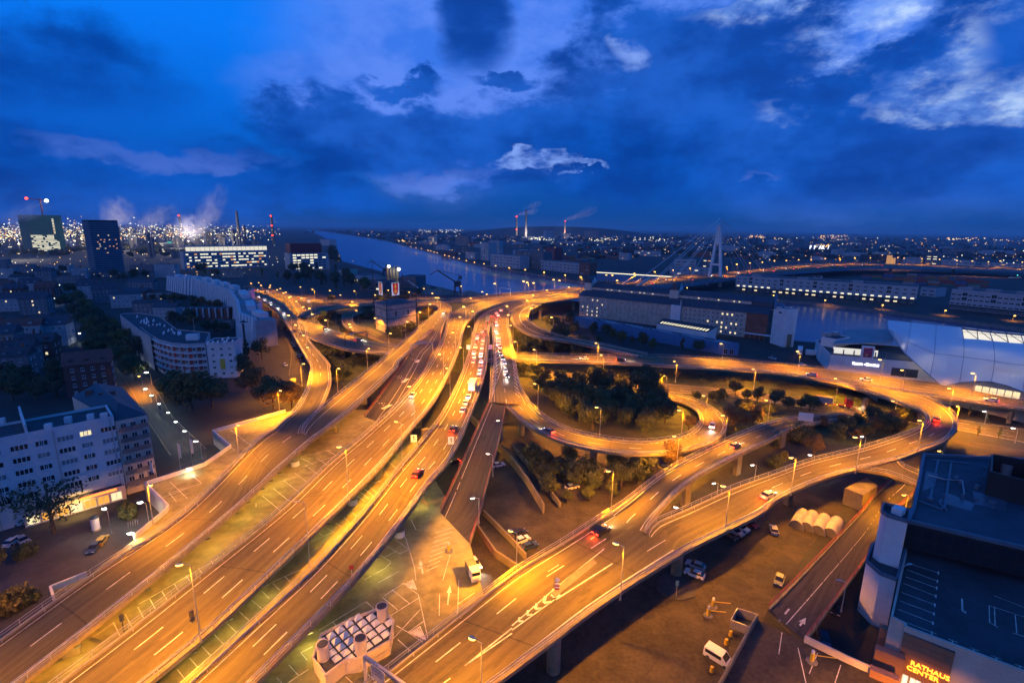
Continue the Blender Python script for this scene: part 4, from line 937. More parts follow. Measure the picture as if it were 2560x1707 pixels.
# ---- shopping mall with membrane roof
def vec3(v, z): return Vector((v[0], v[1], z))
m0_, m1_ = at((2070,930), 0), at((2290,951), 0); em = (m1_ - m0_).normalized(); nm_ = Vector((em.y, -em.x, 0))
ml = block('mall_wing', 'pale mall wing with lit parking storey and glowing lettering beside the river road', 'shopping mall', rect(m0_, m1_ + em * 12, 38), 8.6, white_wall, roof_d, parapet=.25)
lm = (m1_ - m0_).length
tw = block('white_corner_block', 'plain white corner block with rooftop plant left of the parking storey', 'shopping mall', rect(at((2045,902), 0), at((2071,909), 0) + em * 2, 14), 13., white_wall, roof_d, parapet=.4)
c_ = at((2045,902), 0)
for dx, dy in ((3, 4), (8, 9)):
    v = c_ + em * dx - nm_ * dy; k = MB(); k.box((v.x, v.y, 13), 3.4, 2.6, 2., .3); k.build('roof_plant', steel, tw)
# parking storey: slab roof on columns, back wall glowing by itself in place of lamps
slab = [at(p, 12.) for p in ((2081,861), (2116,824), (2243,824), (2274,886))]; slab[3] = slab[2] + (slab[0] - slab[1]) * .9
k = MB(); k.prism(slab, 11.7, 12.3, 0, 0, True); k.build('parking_roof', roof_lt, ml)
k = MB(); q0, q1 = m0_ - nm_ * 6 + em * 2, m0_ - nm_ * 6 + em * 21; k.bar((q0.x, q0.y, 10.2), (q1.x, q1.y, 10.2), .2, 3.); k.build('glow_wall', glow('parking_wall_glow', (1., .93, .72), .75, (.6, .58, .5)), ml)
for i in range(6):
    q = m0_ - nm_ * .6 + em * (1 + i * 4.4); k = MB(); k.box((q.x, q.y, 8.5), .4, .4, 3.3); k.build('column', concrete_d, ml)
k = MB(); q = m0_ + em * lm * .42 - nm_ * .4; k.box((q.x, q.y, 8.5), 5.2, 1.2, 6.2, math.atan2(em.y, em.x)); k.build('billboard', white_wall, ml)
k = MB(); q = q + nm_ * .65; k.box((q.x, q.y, 9.2), 3.6, .1, 4.6, math.atan2(em.y, em.x)); po = k.build('poster', mat('poster_plum', (.16, .02, .05), .5, .5, .9, col2=(.4, .05, .12)), ml)
k = MB(); q = q + nm_ * .1; k.tube(vec3(q - em * .4, 10.4), vec3(q - em * .4 + nm_ * .03, 10.4), .6, .55, 12); k.build('poster_disc', mat('poster_gold', (.55, .4, .12), .5), po)
k = MB(); q = m0_ + em * (lm * .86) + nm_ * .08; k.box((q.x, q.y, 1.2), 10.5, .1, 4., math.atan2(em.y, em.x)); k.build('shutter', roof_d, ml)
def lettering(txt, o, p, e, size, m, name='lettering', ext=.06):
    n_ = Vector((e.y, -e.x, 0)); cu = bpy.data.curves.new(name, 'FONT'); cu.body = txt; cu.size = size; cu.extrude = ext; cu.offset = size * .018; cu.align_x = 'LEFT'; cu.resolution_u = 2
    to = bpy.data.objects.new('tmp', cu); COL.objects.link(to); dg = bpy.context.evaluated_depsgraph_get()
    me = bpy.data.meshes.new_from_object(to.evaluated_get(dg)); bpy.data.objects.remove(to); me.materials.clear(); me.materials.append(m)
    ob = link(name, me, o); X_, Y_, Z_ = e, Vector((0, 0, 1)), n_
    ob.matrix_local = Matrix.Translation(p + n_ * .12 - org(o)) @ Matrix((X_, Y_, Z_)).transposed().to_4x4(); return ob
u_, z_ = on_wall((2131,908), m0_, em)
lt = lettering('R', ml, m0_ + em * u_ + Vector((0, 0, z_ - .5)), em, 1.75, glow('sign_white', (.92, .86, 1.), 5.))
x_ = u_ + 1.15
lettering('HEIN', ml, m0_ + em * x_ + Vector((0, 0, z_ - .5)), em, 1.35, MATS['sign_white']); x_ += 3.7
lettering('-G', ml, m0_ + em * x_ + Vector((0, 0, z_ - .5)), em, 1.75, MATS['sign_white']); x_ += 2.0
lettering('ALERIE', ml, m0_ + em * x_ + Vector((0, 0, z_ - .5)), em, 1.35, MATS['sign_white'])
# membrane: ribs surveyed from ridge to hem, z drawn from the arch section
memb = thing('membrane_hall', 'great white membrane roof over the mall with curved seams and lit glazed strip', 'shopping mall', (200, 225, 0))
fabric = bpy.data.materials.new('membrane'); fabric.use_nodes = True; b = fabric.node_tree.nodes['Principled BSDF']
b.inputs['Base Color'].default_value = (.86, .88, .90, 1); b.inputs['Roughness'].default_value = .3; b.inputs['Coat Weight'].default_value = .6; b.inputs['Coat Roughness'].default_value = .25
tr_ = fabric.node_tree.nodes.new('ShaderNodeBsdfTranslucent'); tr_.inputs[0].default_value = (.9, .88, .82, 1); mx_ = fabric.node_tree.nodes.new('ShaderNodeMixShader'); mx_.inputs[0].default_value = .22
fo_ = fabric.node_tree.nodes['Material Output']; fabric.node_tree.links.new(b.outputs[0], mx_.inputs[1]); fabric.node_tree.links.new(tr_.outputs[0], mx_.inputs[2]); fabric.node_tree.links.new(mx_.outputs[0], fo_.inputs[0])
ribs = [[((2217,803), 16.), ((2216,807), 15.4), ((2215,811), 15.), ((2217,816), 14.6), ((2219,823), 14.2), ((2223,831), 13.8)],
        [((2220,800), 18.5), ((2220,807), 18.2), ((2221,820), 17.2), ((2224,826), 16.2), ((2226,832), 15.2), ((2230,840), 14.)],
        [((2278,806), 20), ((2276,821), 19.5), ((2273,839), 18), ((2270,856), 16), ((2267,873), 13.6), ((2263,884), 11.8)],
        [((2340,812), 20), ((2340,829), 19.5), ((2338,856), 17.6), ((2336,884), 14.6), ((2331,911), 10.4), ((2326,940), 5.4)],
        [((2374,815), 20), ((2374,835), 19.5), ((2374,862), 17.6), ((2372,888), 14.4), ((2364,925), 8.6), ((2356,966), 1.6)],
        [((2404,818), 20), ((2409,846), 19.2), ((2410,870), 17.4), ((2409,893), 14.4), ((2404,925), 9.6), ((2399,956), 4.2)],
        [((2442,823), 20), ((2445,848), 19.2), ((2447,874), 17.4), ((2447,898), 14.4), ((2443,926), 10), ((2438,953), 5.6)],
        [((2473,827), 20), ((2482,852), 19.2), ((2486,880), 17.4), ((2486,903), 14.6), ((2483,929), 10.2), ((2478,954), 6.)],
        [((2514,831), 20), ((2521,856), 19.2), ((2525,884), 17.4), ((2525,910), 14.2), ((2522,938), 9.6), ((2518,964), 5.4)],
        [((2551,834), 20), ((2560,859), 19.2), ((2564,888), 17.4), ((2564,913), 14.4), ((2561,946), 9.), ((2557,979), 4.)],
        [((2595,838), 20), ((2603,863), 19.2), ((2608,893), 17.4), ((2608,921), 14.), ((2606,960), 7.4), ((2602,1004), 1.4)]]
RW = [[at(p, z) for p, z in r] for r in ribs]
def subrib(r, n=5):
    out = []; E_ = [r[0] * 2 - r[1]] + r + [r[-1] * 2 - r[-2]]
    for i in range(len(r) - 1):
        for j in range(n):
            t_ = j / n; a, b_, c_, d_ = E_[i:i + 4]
            out.append(.5 * ((2 * b_) + (c_ - a) * t_ + (2 * a - 5 * b_ + 4 * c_ - d_) * t_ * t_ + (3 * b_ - a - 3 * c_ + d_) * t_ ** 3))
    return out + [r[-1]]
SR = [subrib(r) for r in RW]
k = MB(); NS = 4
for i in range(len(SR) - 1):
    for s_ in range(NS):
        for j in range(len(SR[0]) - 1):
            if i >= 5 and j < 5: continue          # glazed strip
            c4 = [SR[i][j].lerp(SR[i + 1][j], s_ / NS), SR[i][j + 1].lerp(SR[i + 1][j + 1], s_ / NS), SR[i][j + 1].lerp(SR[i + 1][j + 1], (s_ + 1) / NS), SR[i][j].lerp(SR[i + 1][j], (s_ + 1) / NS)]
            k.poly(c4)
k.build('membrane', fabric, memb, True)
for i in (2, 3, 5, 7, 9):
    kk = MB()
    for a, b_ in zip(SR[i], SR[i][1:]): kk.bar(a + Vector((0, 0, .08)), b_ + Vector((0, 0, .08)), .2, .14)
    kk.build('seam', mat('seam_blue', (.26, .31, .40), .5), memb)
kk = MB()
for a, b_ in zip([r[15] for r in SR[2:]], [r[15] for r in SR[3:]]): kk.bar(a + Vector((0, 0, .14)), b_ + Vector((0, 0, .1)), .18, .14)
kk.build('seam', MATS['seam_blue'], memb)
kk = MB()
for i in range(5, len(SR) - 1): kk.poly([SR[i][0] + Vector((0, 0, -1)), SR[i][5] + Vector((0, 0, -1)), SR[i + 1][5] + Vector((0, 0, -1)), SR[i + 1][0] + Vector((0, 0, -1))])
kk.build('glazing', glow('hall_light', (1., .88, .58), .95, (.5, .5, .4)), memb)
for i in range(5, len(SR) - 1):
    kk = MB(); kk.bar(SR[i][0], SR[i][5], .3); kk.bar(SR[i][0].lerp(SR[i + 1][0], .1), SR[i + 1][5], .22); kk.bar(SR[i][2], SR[i + 1][2], .16); kk.bar(SR[i][1], SR[i + 1][1], .12); kk.build('truss', steel_d, memb)
kk = MB()
for i in range(3): 
    for a, b_ in zip([r[-1] for r in SR], [r[-1] for r in SR[1:]]): kk.bar(a, b_, .35, .35)
    break
for a, b_ in zip([r[0] for r in SR], [r[0] for r in SR[1:]]): kk.bar(a, b_, .4, .4)
kk.build('edge_beam', MATS['seam_blue'], memb)
for i, f_ in ((3, .75), (5, .55), (6, .8), (7, .5), (8, .8), (9, .6), (2, .7)):
    p_ = SR[i][int(f_ * (len(SR[i]) - 1))]; l_ = bpy.data.lights.new('hall_lamp', 'POINT'); l_.energy = 420; l_.color = (1, .86, .62); l_.shadow_soft_size = .5; lo = bpy.data.objects.new('hall_lamp', l_); COL.objects.link(lo); lo.parent = memb; lo.location = p_ - org(memb) + Vector((2.2, 3.2, -3.2))
# entrance wall under the arch
A = at((2360,968), 0); B = at((2606,1011), 0); e = (B - A).normalized(); n2 = Vector((e.y, -e.x, 0)); Lb = (B - A).length
kk = MB(); A2_, B2_ = A - n2 * 1.5, B - n2 * 1.5; top = [(A2_ + e * Lb * u_, h_) for u_, h_ in ((0, .5), (.2, 3.2), (.4, 5.), (.6, 5.2), (.8, 4.), (1, 1.))]
for (p_, h_), (q_, g_) in zip(top, top[1:]): kk.poly([(p_.x, p_.y, 0), (q_.x, q_.y, 0), (q_.x, q_.y, g_), (p_.x, p_.y, h_)])
kk.build('entrance_wall', cream_wall, memb)
for i in range(6): window(memb, A2_, B2_, Lb * .36 + i * 2.4, .2, 2.2, 3., 'lit', .1)

# ---- town hall centre, lower right: parking roof, dark upper block, stair tower, entrance
ZP = 9.5
def q_(p, z): v = at(p, z); return Vector((v.x, v.y))
rp = [q_((2258,1394), ZP), q_((2224,1552), ZP), q_((2258,1570), ZP), q_((2259,1577), ZP), q_((2388,1627), ZP), q_((2655,1729), ZP), Vector((110, 40)), Vector((120, 95)), q_((2266,1334), ZP)]
rh = block('parking_roof_block', 'dark rooftop car park of the town hall centre with pale bay lines', 'car park', rp, ZP, cream_wall, mat('roof_asphalt', (.045, .05, .06), .8, .35, .12), parapet=.9)
k = MB(); zr_ = ZP + .006
comb_ = [((2274,1408), (2346,1431)), ((2267,1423), (2344,1452)), ((2264,1441), (2342,1469)), ((2258,1457), (2339,1489)), ((2254,1480), (2338,1511)), ((2250,1501), (2335,1533)), ((2245,1522), (2333,1556)), ((2241,1546), (2263,1554)), ((2269,1556), (2341,1584)), ((2267,1556), (2265,1575)), ((2330,1577), (2328,1600)), ((2371,1596), (2394,1605)), ((2381,1600), (2380,1625)), ((2424,1617), (2448,1626)), ((2435,1620), (2434,1642)), ((2478,1637), (2504,1647)), ((2491,1642), (2492,1664)), ((2537,1659), (2560,1667)), ((2549,1664), (2553,1687)),
         ((2473,1513), (2474,1555)), ((2486,1517), (2488,1563)), ((2474,1513), (2560,1541)), ((2538,1536), (2542,1582)), ((2485,1488), (2560,1517)), ((2474,1555), (2495,1567)), ((2531,1581), (2560,1590))]
for a, b_ in comb_: strip(a, b_, .12, zr_, k)
for y_ in (555, 632, 695, 768, 850, 930, 1015): strip((1920 + (1565 - (y_ - 555) * .11) * .27234, 1280 + (y_ - 14) * .27234), (1920 + (1563 - (y_ - 555) * .11) * .27234, 1280 + (y_ + 14) * .27234), .2, zr_, k)
strip((2405,1495), (2406,1525), .25, zr_, k); arrow((2405,1526), (2417,1531), zr_, .25, .9, k)
for i, f in enumerate(k.f):
    a, b_, c_ = (Vector(k.v[x]) for x in f[:3])
    if (b_ - a).cross(c_ - a).z < 0: k.f[i] = f[::-1]
k.build('bay_marking', paint, rh)
ZT = 16.
up = [q_((2309,1140), ZT), q_((2285,1269), ZT), q_((2270,1306), ZT), q_((2655,1396), ZT), Vector((150, 75)), Vector((150, 108))]
ub = thing('dark_upper_block', 'black glazed upper block with cooling units on its dark blue roof', 'building', (up[0].x, up[0].y, 0))
k = MB(); k.prism(up, ZP + 1.5, ZT, 0, 1, True); k.build('wall', [mat('black_cladding', (.014, .014, .016), .45, .3, .3), mat('dark_blue_roof', (.04, .055, .075), .7, .35, .12)], ub)
k = MB()
for a, b_ in zip(up[:4], up[1:4]): k.bar((a.x, a.y, ZT + .35), (b_.x, b_.y, ZT + .35), .6, .7)
k.bar((up[5].x, up[5].y, ZT + .35), (up[0].x, up[0].y, ZT + .35), .6, .7); k.build('parapet', mat('blue_grey_metal', (.09, .13, .17), .5), ub)
fa_, fb_ = up[2], up[3]; Lf = (fb_ - fa_).length
for j in range(2):
    for i in range(18):
        window(ub, fa_, fb_, 1.2 + i * 2.15, ZP + 1.9 + j * 2.2, 1.9, 1.7, 'strip', .03)
for a, b_ in (((2345,1152), (2326,1245)), ((2378,1158), (2361,1269)), ((2329,1150), (2424,1160)), ((2296,1253), (2356,1275)), ((2348,1259), (2367,1277))):
    k = MB(); p_, r_ = at(a, ZT), at(b_, ZT); k.bar((p_.x, p_.y, ZT + .12), (r_.x, r_.y, ZT + .12), .4, .25); k.build('roof_kerb', MATS['blue_grey_metal'], ub)
for ps in (((2315,1177), (2345,1185), (2337,1215), (2307,1226)), ((2367,1231), (2437,1259), (2427,1277), (2345,1253)), ((2432,1226), (2519,1253), (2514,1277), (2437,1259))):
    k = MB(); k.cap([at(p, ZT) for p in ps], ZT + .02); k.build('roof_sheet', mat('wet_sheet', (.07, .10, .13), .35, .3, .2), ub)
for i in range(16):
    v = at(((2307,1163)[0] + rnd.uniform(8, 200), (2307,1163)[1] + rnd.uniform(10, 110)), ZT); k = MB()
    if rnd.random() < .5: k.tube((v.x, v.y, ZT), (v.x, v.y, ZT + rnd.uniform(.4, 1.)), rnd.uniform(.12, .3), n=8)
    else: k.box((v.x, v.y, ZT), rnd.uniform(.5, 1.3), rnd.uniform(.5, 1.), rnd.uniform(.3, .8), .7)
    k.build('roof_vent', MATS['blue_grey_metal'], ub)
k = MB(); pts_ = [at(p, ZT) for p in ((2320,1190), (2361,1201), (2405,1204), (2410,1237))]
for a, b_ in zip(pts_, pts_[1:]): k.tube((a.x, a.y, ZT + .3), (b_.x, b_.y, ZT + .3), .14)
k.build('pipe', steel, ub)
def cooler(p, w, d, h, rz, lab):
    v = at(p, ZT); o = thing('cooling_unit', lab, 'cooling unit', (v.x, v.y, ZT), rz)
    k = MB(); k.box((0, 0, 0), w, d, h); k.build('casing', steel, o)
    for x in (-w * .24, w * .24):
        k = MB(); k.box((x, 0, h), w * .36, d * .9, .06); g_ = k.build('louvre', steel_d, o)
        for i in range(9):
            kk = MB(); kk.box((x, -d * .42 + i * d * .105, h + .06), w * .36, .08, .06); kk.build('slat', steel, g_)
cooler((2446,1201), 3.2, 6.2, 3.6, .75, 'white twin-louvred cooling unit standing on the dark blue roof')
cooler((2544,1212), 3.4, 5., 2.4, .75, 'second louvred cooling unit inside the black plant screen')
pf = [q_((2481,1136), ZT + 5), q_((2478,1180), ZT + 5), q_((2601,1212), ZT + 5), q_((2628,1163), ZT + 5)]
ps_ = thing('plant_screen', 'tall black plant screen around roof equipment at the right edge', 'plant screen', (pf[0].x, pf[0].y, ZT))
for a, b_ in zip(pf, pf[1:] + pf[:1]):
    k = MB(); k.bar((a.x, a.y, ZT + 2.6), (b_.x, b_.y, ZT + 2.6), .3, 5.2); k.build('panel', MATS['black_cladding'], ps_)
v = at((2514,1175), ZT + 2); k = MB(); k.tube((v.x, v.y, ZT), (v.x, v.y, ZT + 3.4), 1., n=14); k.build('duct', steel, ps_)
# stair tower
lo_ = [q_((2149,1498), 0) , q_((2181,1562), 0), q_((2217,1569), 0)]
tb = [q_((2165,1405), 10), q_((2201,1437), 10), q_((2241,1452), 10), q_((2263,1375), 10), q_((2181,1362), 10)]
stt = thing('stair_tower', 'pale polygonal concrete stair tower in two stages beside the dark car park', 'stair tower', (tb[0].x, tb[0].y, 0))
k = MB(); k.prism(tb, -.2, 10, 0, 1); k.build('lower_stage', [white_wall, roof_d], stt)
tu = [q_((2202,1281), 19), q_((2218,1292), 19), q_((2269,1307), 19), q_((2274,1280), 19), q_((2209,1261), 19)]
k = MB(); k.prism(tu, 9.8, 19, 0, 1); k.build('upper_stage', [white_wall, roof_d], stt)
k = MB()
for P in (tb, tu):
    z = 10.3 if P is tb else 19.3
    for a, b_ in zip(P, P[1:] + P[:1]): k.bar((a.x, a.y, z), (b_.x, b_.y, z), .35, .6)
k.build('coping', MATS['blue_grey_metal'], stt)
v = at((2245,1283), 19); k = MB(); k.box((v.x, v.y, 19), 1.8, 1.6, 1.2, .6); k.build('hatch', frame_w, stt)
# entrance with lettering
en = [q_((2260,1578), 9.4), q_((2388,1630), 9.4)]; ee = (en[1] - en[0]).normalized(); ee = Vector((ee.x, ee.y, 0)); nE = Vector((ee.y, -ee.x, 0))
cop = mat('copper_panel', (.30, .15, .085), .55, .12, .4)
a3, b3 = Vector((en[0].x, en[0].y, 0)) + nE * .25, Vector((en[1].x, en[1].y, 0)) + nE * .25
eb_ = block('entrance_front', 'orange-brown panelled entrance front with red glowing lettering, lower right corner', 'shop front', rect(a3, b3, 1.), 9.45, cop, roof_d, parapet=0)
Le = (b3 - a3).length
for i in range(6):
    for j in range(5):
        k = MB(); q = a3 + ee * (Le * (i + .5) / 6) + nE * .06; k.box((q.x, q.y, 4.3 + j * 1.03), Le / 6 - .07, .1, .98, math.atan2(ee.y, ee.x)); k.build('panel', cop, eb_)
rm = glow('sign_red_yellow', (1., .30, .02), 4.)
u1, z1 = on_wall((2277,1669), a3, ee); u2, z2 = on_wall((2266,1676), a3, ee)
lettering('RATHAUS', eb_, a3 + ee * (u1 - .2) + nE * .12 + Vector((0, 0, z1 + .75)), ee, 1.02, rm)
lettering('CENTER', eb_, a3 + ee * (u2 - .1) + nE * .12 + Vector((0, 0, z1 - .25)), ee, 1.02, rm)
for i in range(4): window(eb_, a3, b3, .9 + i * 1.5, .3, 1.35, 2.4, 'pale', .08)
for i, (p_, w_) in enumerate((((2233,1577), 3.4), ((2225,1631), 3.6), ((2211,1683), 3.4))):
    v = at(p_, 6.5); k = MB(); k.box((v.x, v.y, -.1), w_, 1.2, 6.8, math.atan2(ee.y, ee.x) + .1); k.build('panelled_pier', cop, eb_)

# ================================================================== bridge over the river
bridge = thing('cable_stayed_bridge', 'white cable-stayed bridge with a tall A-shaped pylon carrying the lit road over the river', 'bridge', (254, 640, 0))
bp_ = [((1456,718), (1448,746), 10.6), ((1555,708), (1601,718), 11.2), ((1689,693), (1716,711), 12), ((1776,686), (1797,699), 12.2), ((1920,671), (1920,686), 12.2), ((2029,661), (2029,678), 12), ((2192,660), (2192,668), 12), ((2410,664), (2410,670), 12), ((2560,671), (2560,678), 12), ((2710,681), (2710,690), 12)]
Lb_, Rb_ = spline_pair([at(a, z) for a, b_, z in bp_], [at(b_, z) for a, b_, z in bp_], 12)
k = MB(); ribbon(k, Lb_, Rb_)
k.f = [f[::-1] if (Vector(k.v[f[1]]) - Vector(k.v[f[0]])).cross(Vector(k.v[f[2]]) - Vector(k.v[f[0]])).z < 0 else f for f in k.f]
dn = Vector((0, 0, -2.6))
for A in (Lb_, Rb_):
    for i in range(len(A) - 1): k.poly([A[i], A[i + 1], A[i + 1] + dn, A[i] + dn], 1)
for i in range(len(Lb_) - 1): k.poly([Lb_[i] + dn, Lb_[i + 1] + dn, Rb_[i + 1] + dn, Rb_[i] + dn], 1)
k.build('deck', [asphalt, mat('bridge_blue', (.10, .18, .27), .5, .1, .1)], bridge)
for A, B in ((Lb_, Rb_), (Rb_, Lb_)):
    fence_line([a + (b_ - a).normalized() * .3 for a, b_ in zip(A, B)], 1.1, ((1.05, .15, .15), (.55, .12, .2)), 10, .15).build('railing', steel, bridge)
k = MB()
for i in range(0, len(Lb_) - 1):
    for t_ in (.25, .5, .75):
        a, b_ = Lb_[i].lerp(Rb_[i], t_), Lb_[i + 1].lerp(Rb_[i + 1], t_); n_ = (Rb_[i] - Lb_[i]).normalized() * .1; u = Vector((0, 0, .02))
        b_ = a.lerp(b_, .5 if t_ != .5 else 1.); k.poly([a + n_ + u, b_ + n_ + u, b_ - n_ + u, a - n_ + u])
k.build('lane_marking', paint, bridge)
pb = at((1787,692), 12); ax = (at((1920,679), 12) - at((1634,707), 12)).normalized(); pn = Vector((-ax.y, ax.x, 0))
pyl = mat('pylon_white', (.74, .70, .67), .6, .08, .1)
k = MB()
foot = [pb + pn * 7.5, pb - pn * 7.5]; neck = pb + Vector((0, 0, 54))
for f in foot:
    k.bar((f.x, f.y, -1), (f.x, f.y, 12), 3.6, 3.6); k.bar(f, neck + (f - pb).normalized() * 1.6, 2.9, 2.8)
k.box((neck.x, neck.y, 52), 4.6, 4.4, 21, math.atan2(ax.y, ax.x)); k.box((neck.x, neck.y, 72.9), 5., 4., 1.2, math.atan2(ax.y, ax.x))
c1_, c2_ = foot[0].lerp(neck, .28), foot[1].lerp(neck, .28); k.bar(c1_, c2_, 2.4, 2.2); k.bar(foot[0].lerp(neck, .8), foot[1].lerp(neck, .8), 2., 4.)
k.build('pylon', pyl, bridge)
for s_, dists in ((-1, (150, 112, 74)), (1, (160, 116, 72))):
    for j, dd in enumerate(dists):
        for sd_ in (10.5, -8.5):
            top_ = neck + Vector((0, 0, 17 - j * 5)); q = pb + ax * s_ * dd + pn * sd_; q.z = 11.5 + (1.5 if s_ > 0 else -.4)
            k = MB(); k.tube(q, top_, .24, n=6); k.build('cable', pyl, bridge)
for sd_ in (10.5, -8.5):
    q = pb - ax * 148 + pn * sd_; k = MB(); k.bar((q.x - ax.x * 22, q.y - ax.y * 22, 11), (q.x, q.y, 19), 2.2, 2.); k.build('anchor_strut', cream_wall, bridge)
for p_ in ((1705,725), (1800,711), (2045,690), (2225,681), (2383,681)):
    q = at(p_, 2); k = MB(); k.box((q.x, q.y, -1), 4, 2, 10.5, .3); k.build('pier', concrete_d, bridge)

# ================================================================== far blocks
def fblock(name, label, cat, pl, pr, ytop, depth, wall, roof, group=None, parapet=.4):
    a, b_ = at(pl, 0), at(pr, 0); h = far((pl[0], ytop), math.hypot(a.x, a.y)).z
    o = block(name, label, cat, rect(a, b_, depth), max(3., h), wall, roof, group, parapet)
    return o, a, b_, max(3., h)
def cy(k_, y): return {'0': 450}[k_] + y * .27234
white_far = mat('pale_cladding', (.36, .36, .38), .7, .1, .1)
grey_far = mat('grey_cladding', (.12, .125, .14), .7, .15, .1)
# left: dark tower, green tower, offices
def bear(p, dist):
    v = far(p, dist); return Vector((v.x, v.y, 0))
a, b_ = bear((244,693), 842), bear((315,693), 850); bl_ = bear((228,693), 868); fpT = [Vector((v.x, v.y)) for v in (a, b_, b_ + bl_ - a, bl_)]
dt = block('office_tower', 'dark slab tower with pale horizontal bands above the left quarter', 'tower', fpT, 71., mat('tower_dark', (.035, .045, .06), .5, .2, .1), roof_d, parapet=1.2)
band = mat('tower_band', (.16, .21, .28), .6, .1, .1)
for j in range(24):
    z = 5 + j * 2.75
    k = MB()
    for p_, r_ in ((fpT[0], fpT[1]), (fpT[1], fpT[2]), (fpT[3], fpT[0])):
        k.bar((p_.x, p_.y, z), (r_.x, r_.y, z), .7, 1.1)
    k.build('spandrel', band, dt)
for i in range(24): window(dt, a, b_, rnd.uniform(3, (b_ - a).length - 3), 5 + rnd.choice((11, 12, 13, 14, 9, 15, 17)) * 2.75 + .75, 1.5, 1.1, 'orange' if rnd.random() < .6 else 'lit', .45)
gl, gr = bear((82,630), 1640), bear((166,618), 1650); gb = bear((61,630), 1700); fpG = [Vector((v.x, v.y)) for v in (gl, gr, gr + gb - gl, gb)]
gt = block('construction_tower', 'dark green netted tower shell with lower floors brightly lit and a crane on top', 'tower', fpG, 84., mat('green_netting', (.02, .12, .09), .8, .15, .05), roof_d, parapet=1.5)
Lg = (gr - gl).length
for j in range(13):
    for i in range(12):
        if rnd.random() < .78 and not (i > 9 and j > 8): window(gt, gl, gr, Lg * (.06 + i * .066), 3 + j * 2.9, 4.2, 1.5, 'pale', .2)
for j in range(10): window(gt, gl, gr, Lg * .73 , 43 + j * 3.6, 3.6, 1.8, 'pale' if j > 4 else 'lit', .2)
kc = thing('tower_crane', 'tower crane with red and white lamps standing on the green tower', 'crane', (gl.x, gl.y, 84))
cb_ = far((106,533), 1680); ct_ = far((102,500), 1680); j0, j1 = far((66,496), 1680), far((116,502), 1680)
k = MB(); k.bar((cb_.x, cb_.y, 84), (cb_.x, cb_.y, ct_.z + 3), 2.2); k.build('mast', redrail, kc)
k = MB(); jz = ct_.z; k.bar((j0.x, j0.y, j0.z), (cb_.x, cb_.y, jz), 2., 1.8); k.bar((cb_.x, cb_.y, jz), (j1.x, j1.y, j1.z), 2., 1.8); k.bar((cb_.x, cb_.y, jz + 8), (j0.x * .5 + cb_.x * .5, j0.y * .5 + cb_.y * .5, (j0.z + jz) / 2), .4); k.build('jib', redrail, kc)
k = MB(); k.blob(j0, 3, 3, 2.5); k.build('warning_lamp', g_red, kc); k = MB(); k.blob(j1, 4.2, 4, 3.6); k.build('floodlight', g_cool, kc)
# lit office with glazed top gallery
a, b_ = bear((463,676), 924), bear((672,663), 950)
of = block('long_office', 'long white office with a glowing glazed gallery on top and window bands', 'office', rect(a, b_, 30), 27., white_far, roof_lt, parapet=.3)
Lo = (b_ - a).length; e = (b_ - a).normalized(); n_ = Vector((e.y, -e.x, 0))
gm = glow('gallery_light', (1., .90, .62), .85, (.5, .5, .45))
for i in range(18):
    q = a + e * (4 + (i + .5) * (Lo - 4) / 18) - n_ * 2.; k = MB(); k.box((q.x, q.y, 28), (Lo - 4) / 18 - .5, .4, 6.2, math.atan2(e.y, e.x)); k.build('gallery_pane', gm, of)
q = (a + b_) / 2 - n_ * 14; k = MB(); k.box((q.x, q.y, 34.3), Lo, 27, 1.2, math.atan2(e.y, e.x)); k.build('gallery_roof', roof_lt, of)
for j in range(5):
    for i in range(30): window(of, a, b_, 3 + (i + .5) * (Lo - 6) / 30, 3.4 + j * 4.7, (Lo - 6) / 30 * .94, 2., 'pale' if rnd.random() < .5 else ('orange' if rnd.random() < .12 else 'dark'))
a, b_ = bear((727,677), 865), bear((823,666), 880)
ro = block('red_capped_office', 'white office with dark red windowless top and rows of lit windows by the river', 'office', rect(a, b_, 34), 26., white_far, roof_d, parapet=0)
e = (b_ - a).normalized(); n_ = Vector((e.y, -e.x, 0)); Lo = (b_ - a).length
q = (a + b_) / 2 - n_ * 16; k = MB(); k.box((q.x - e.x * 4, q.y - e.y * 4, 26.), Lo - 12, 31, 15, math.atan2(e.y, e.x)); k.build('red_top', mat('red_cladding', (.22, .025, .03), .7, .1, .1), ro)
for j in range(6):
    for i in range(8): window(ro, a, b_, 4 + (i + .5) * (Lo - 8) / 8, 1.5 + j * 4.1, (Lo - 8) / 8 * .82, 2.2, 'pale' if rnd.random() < .66 else 'dark')
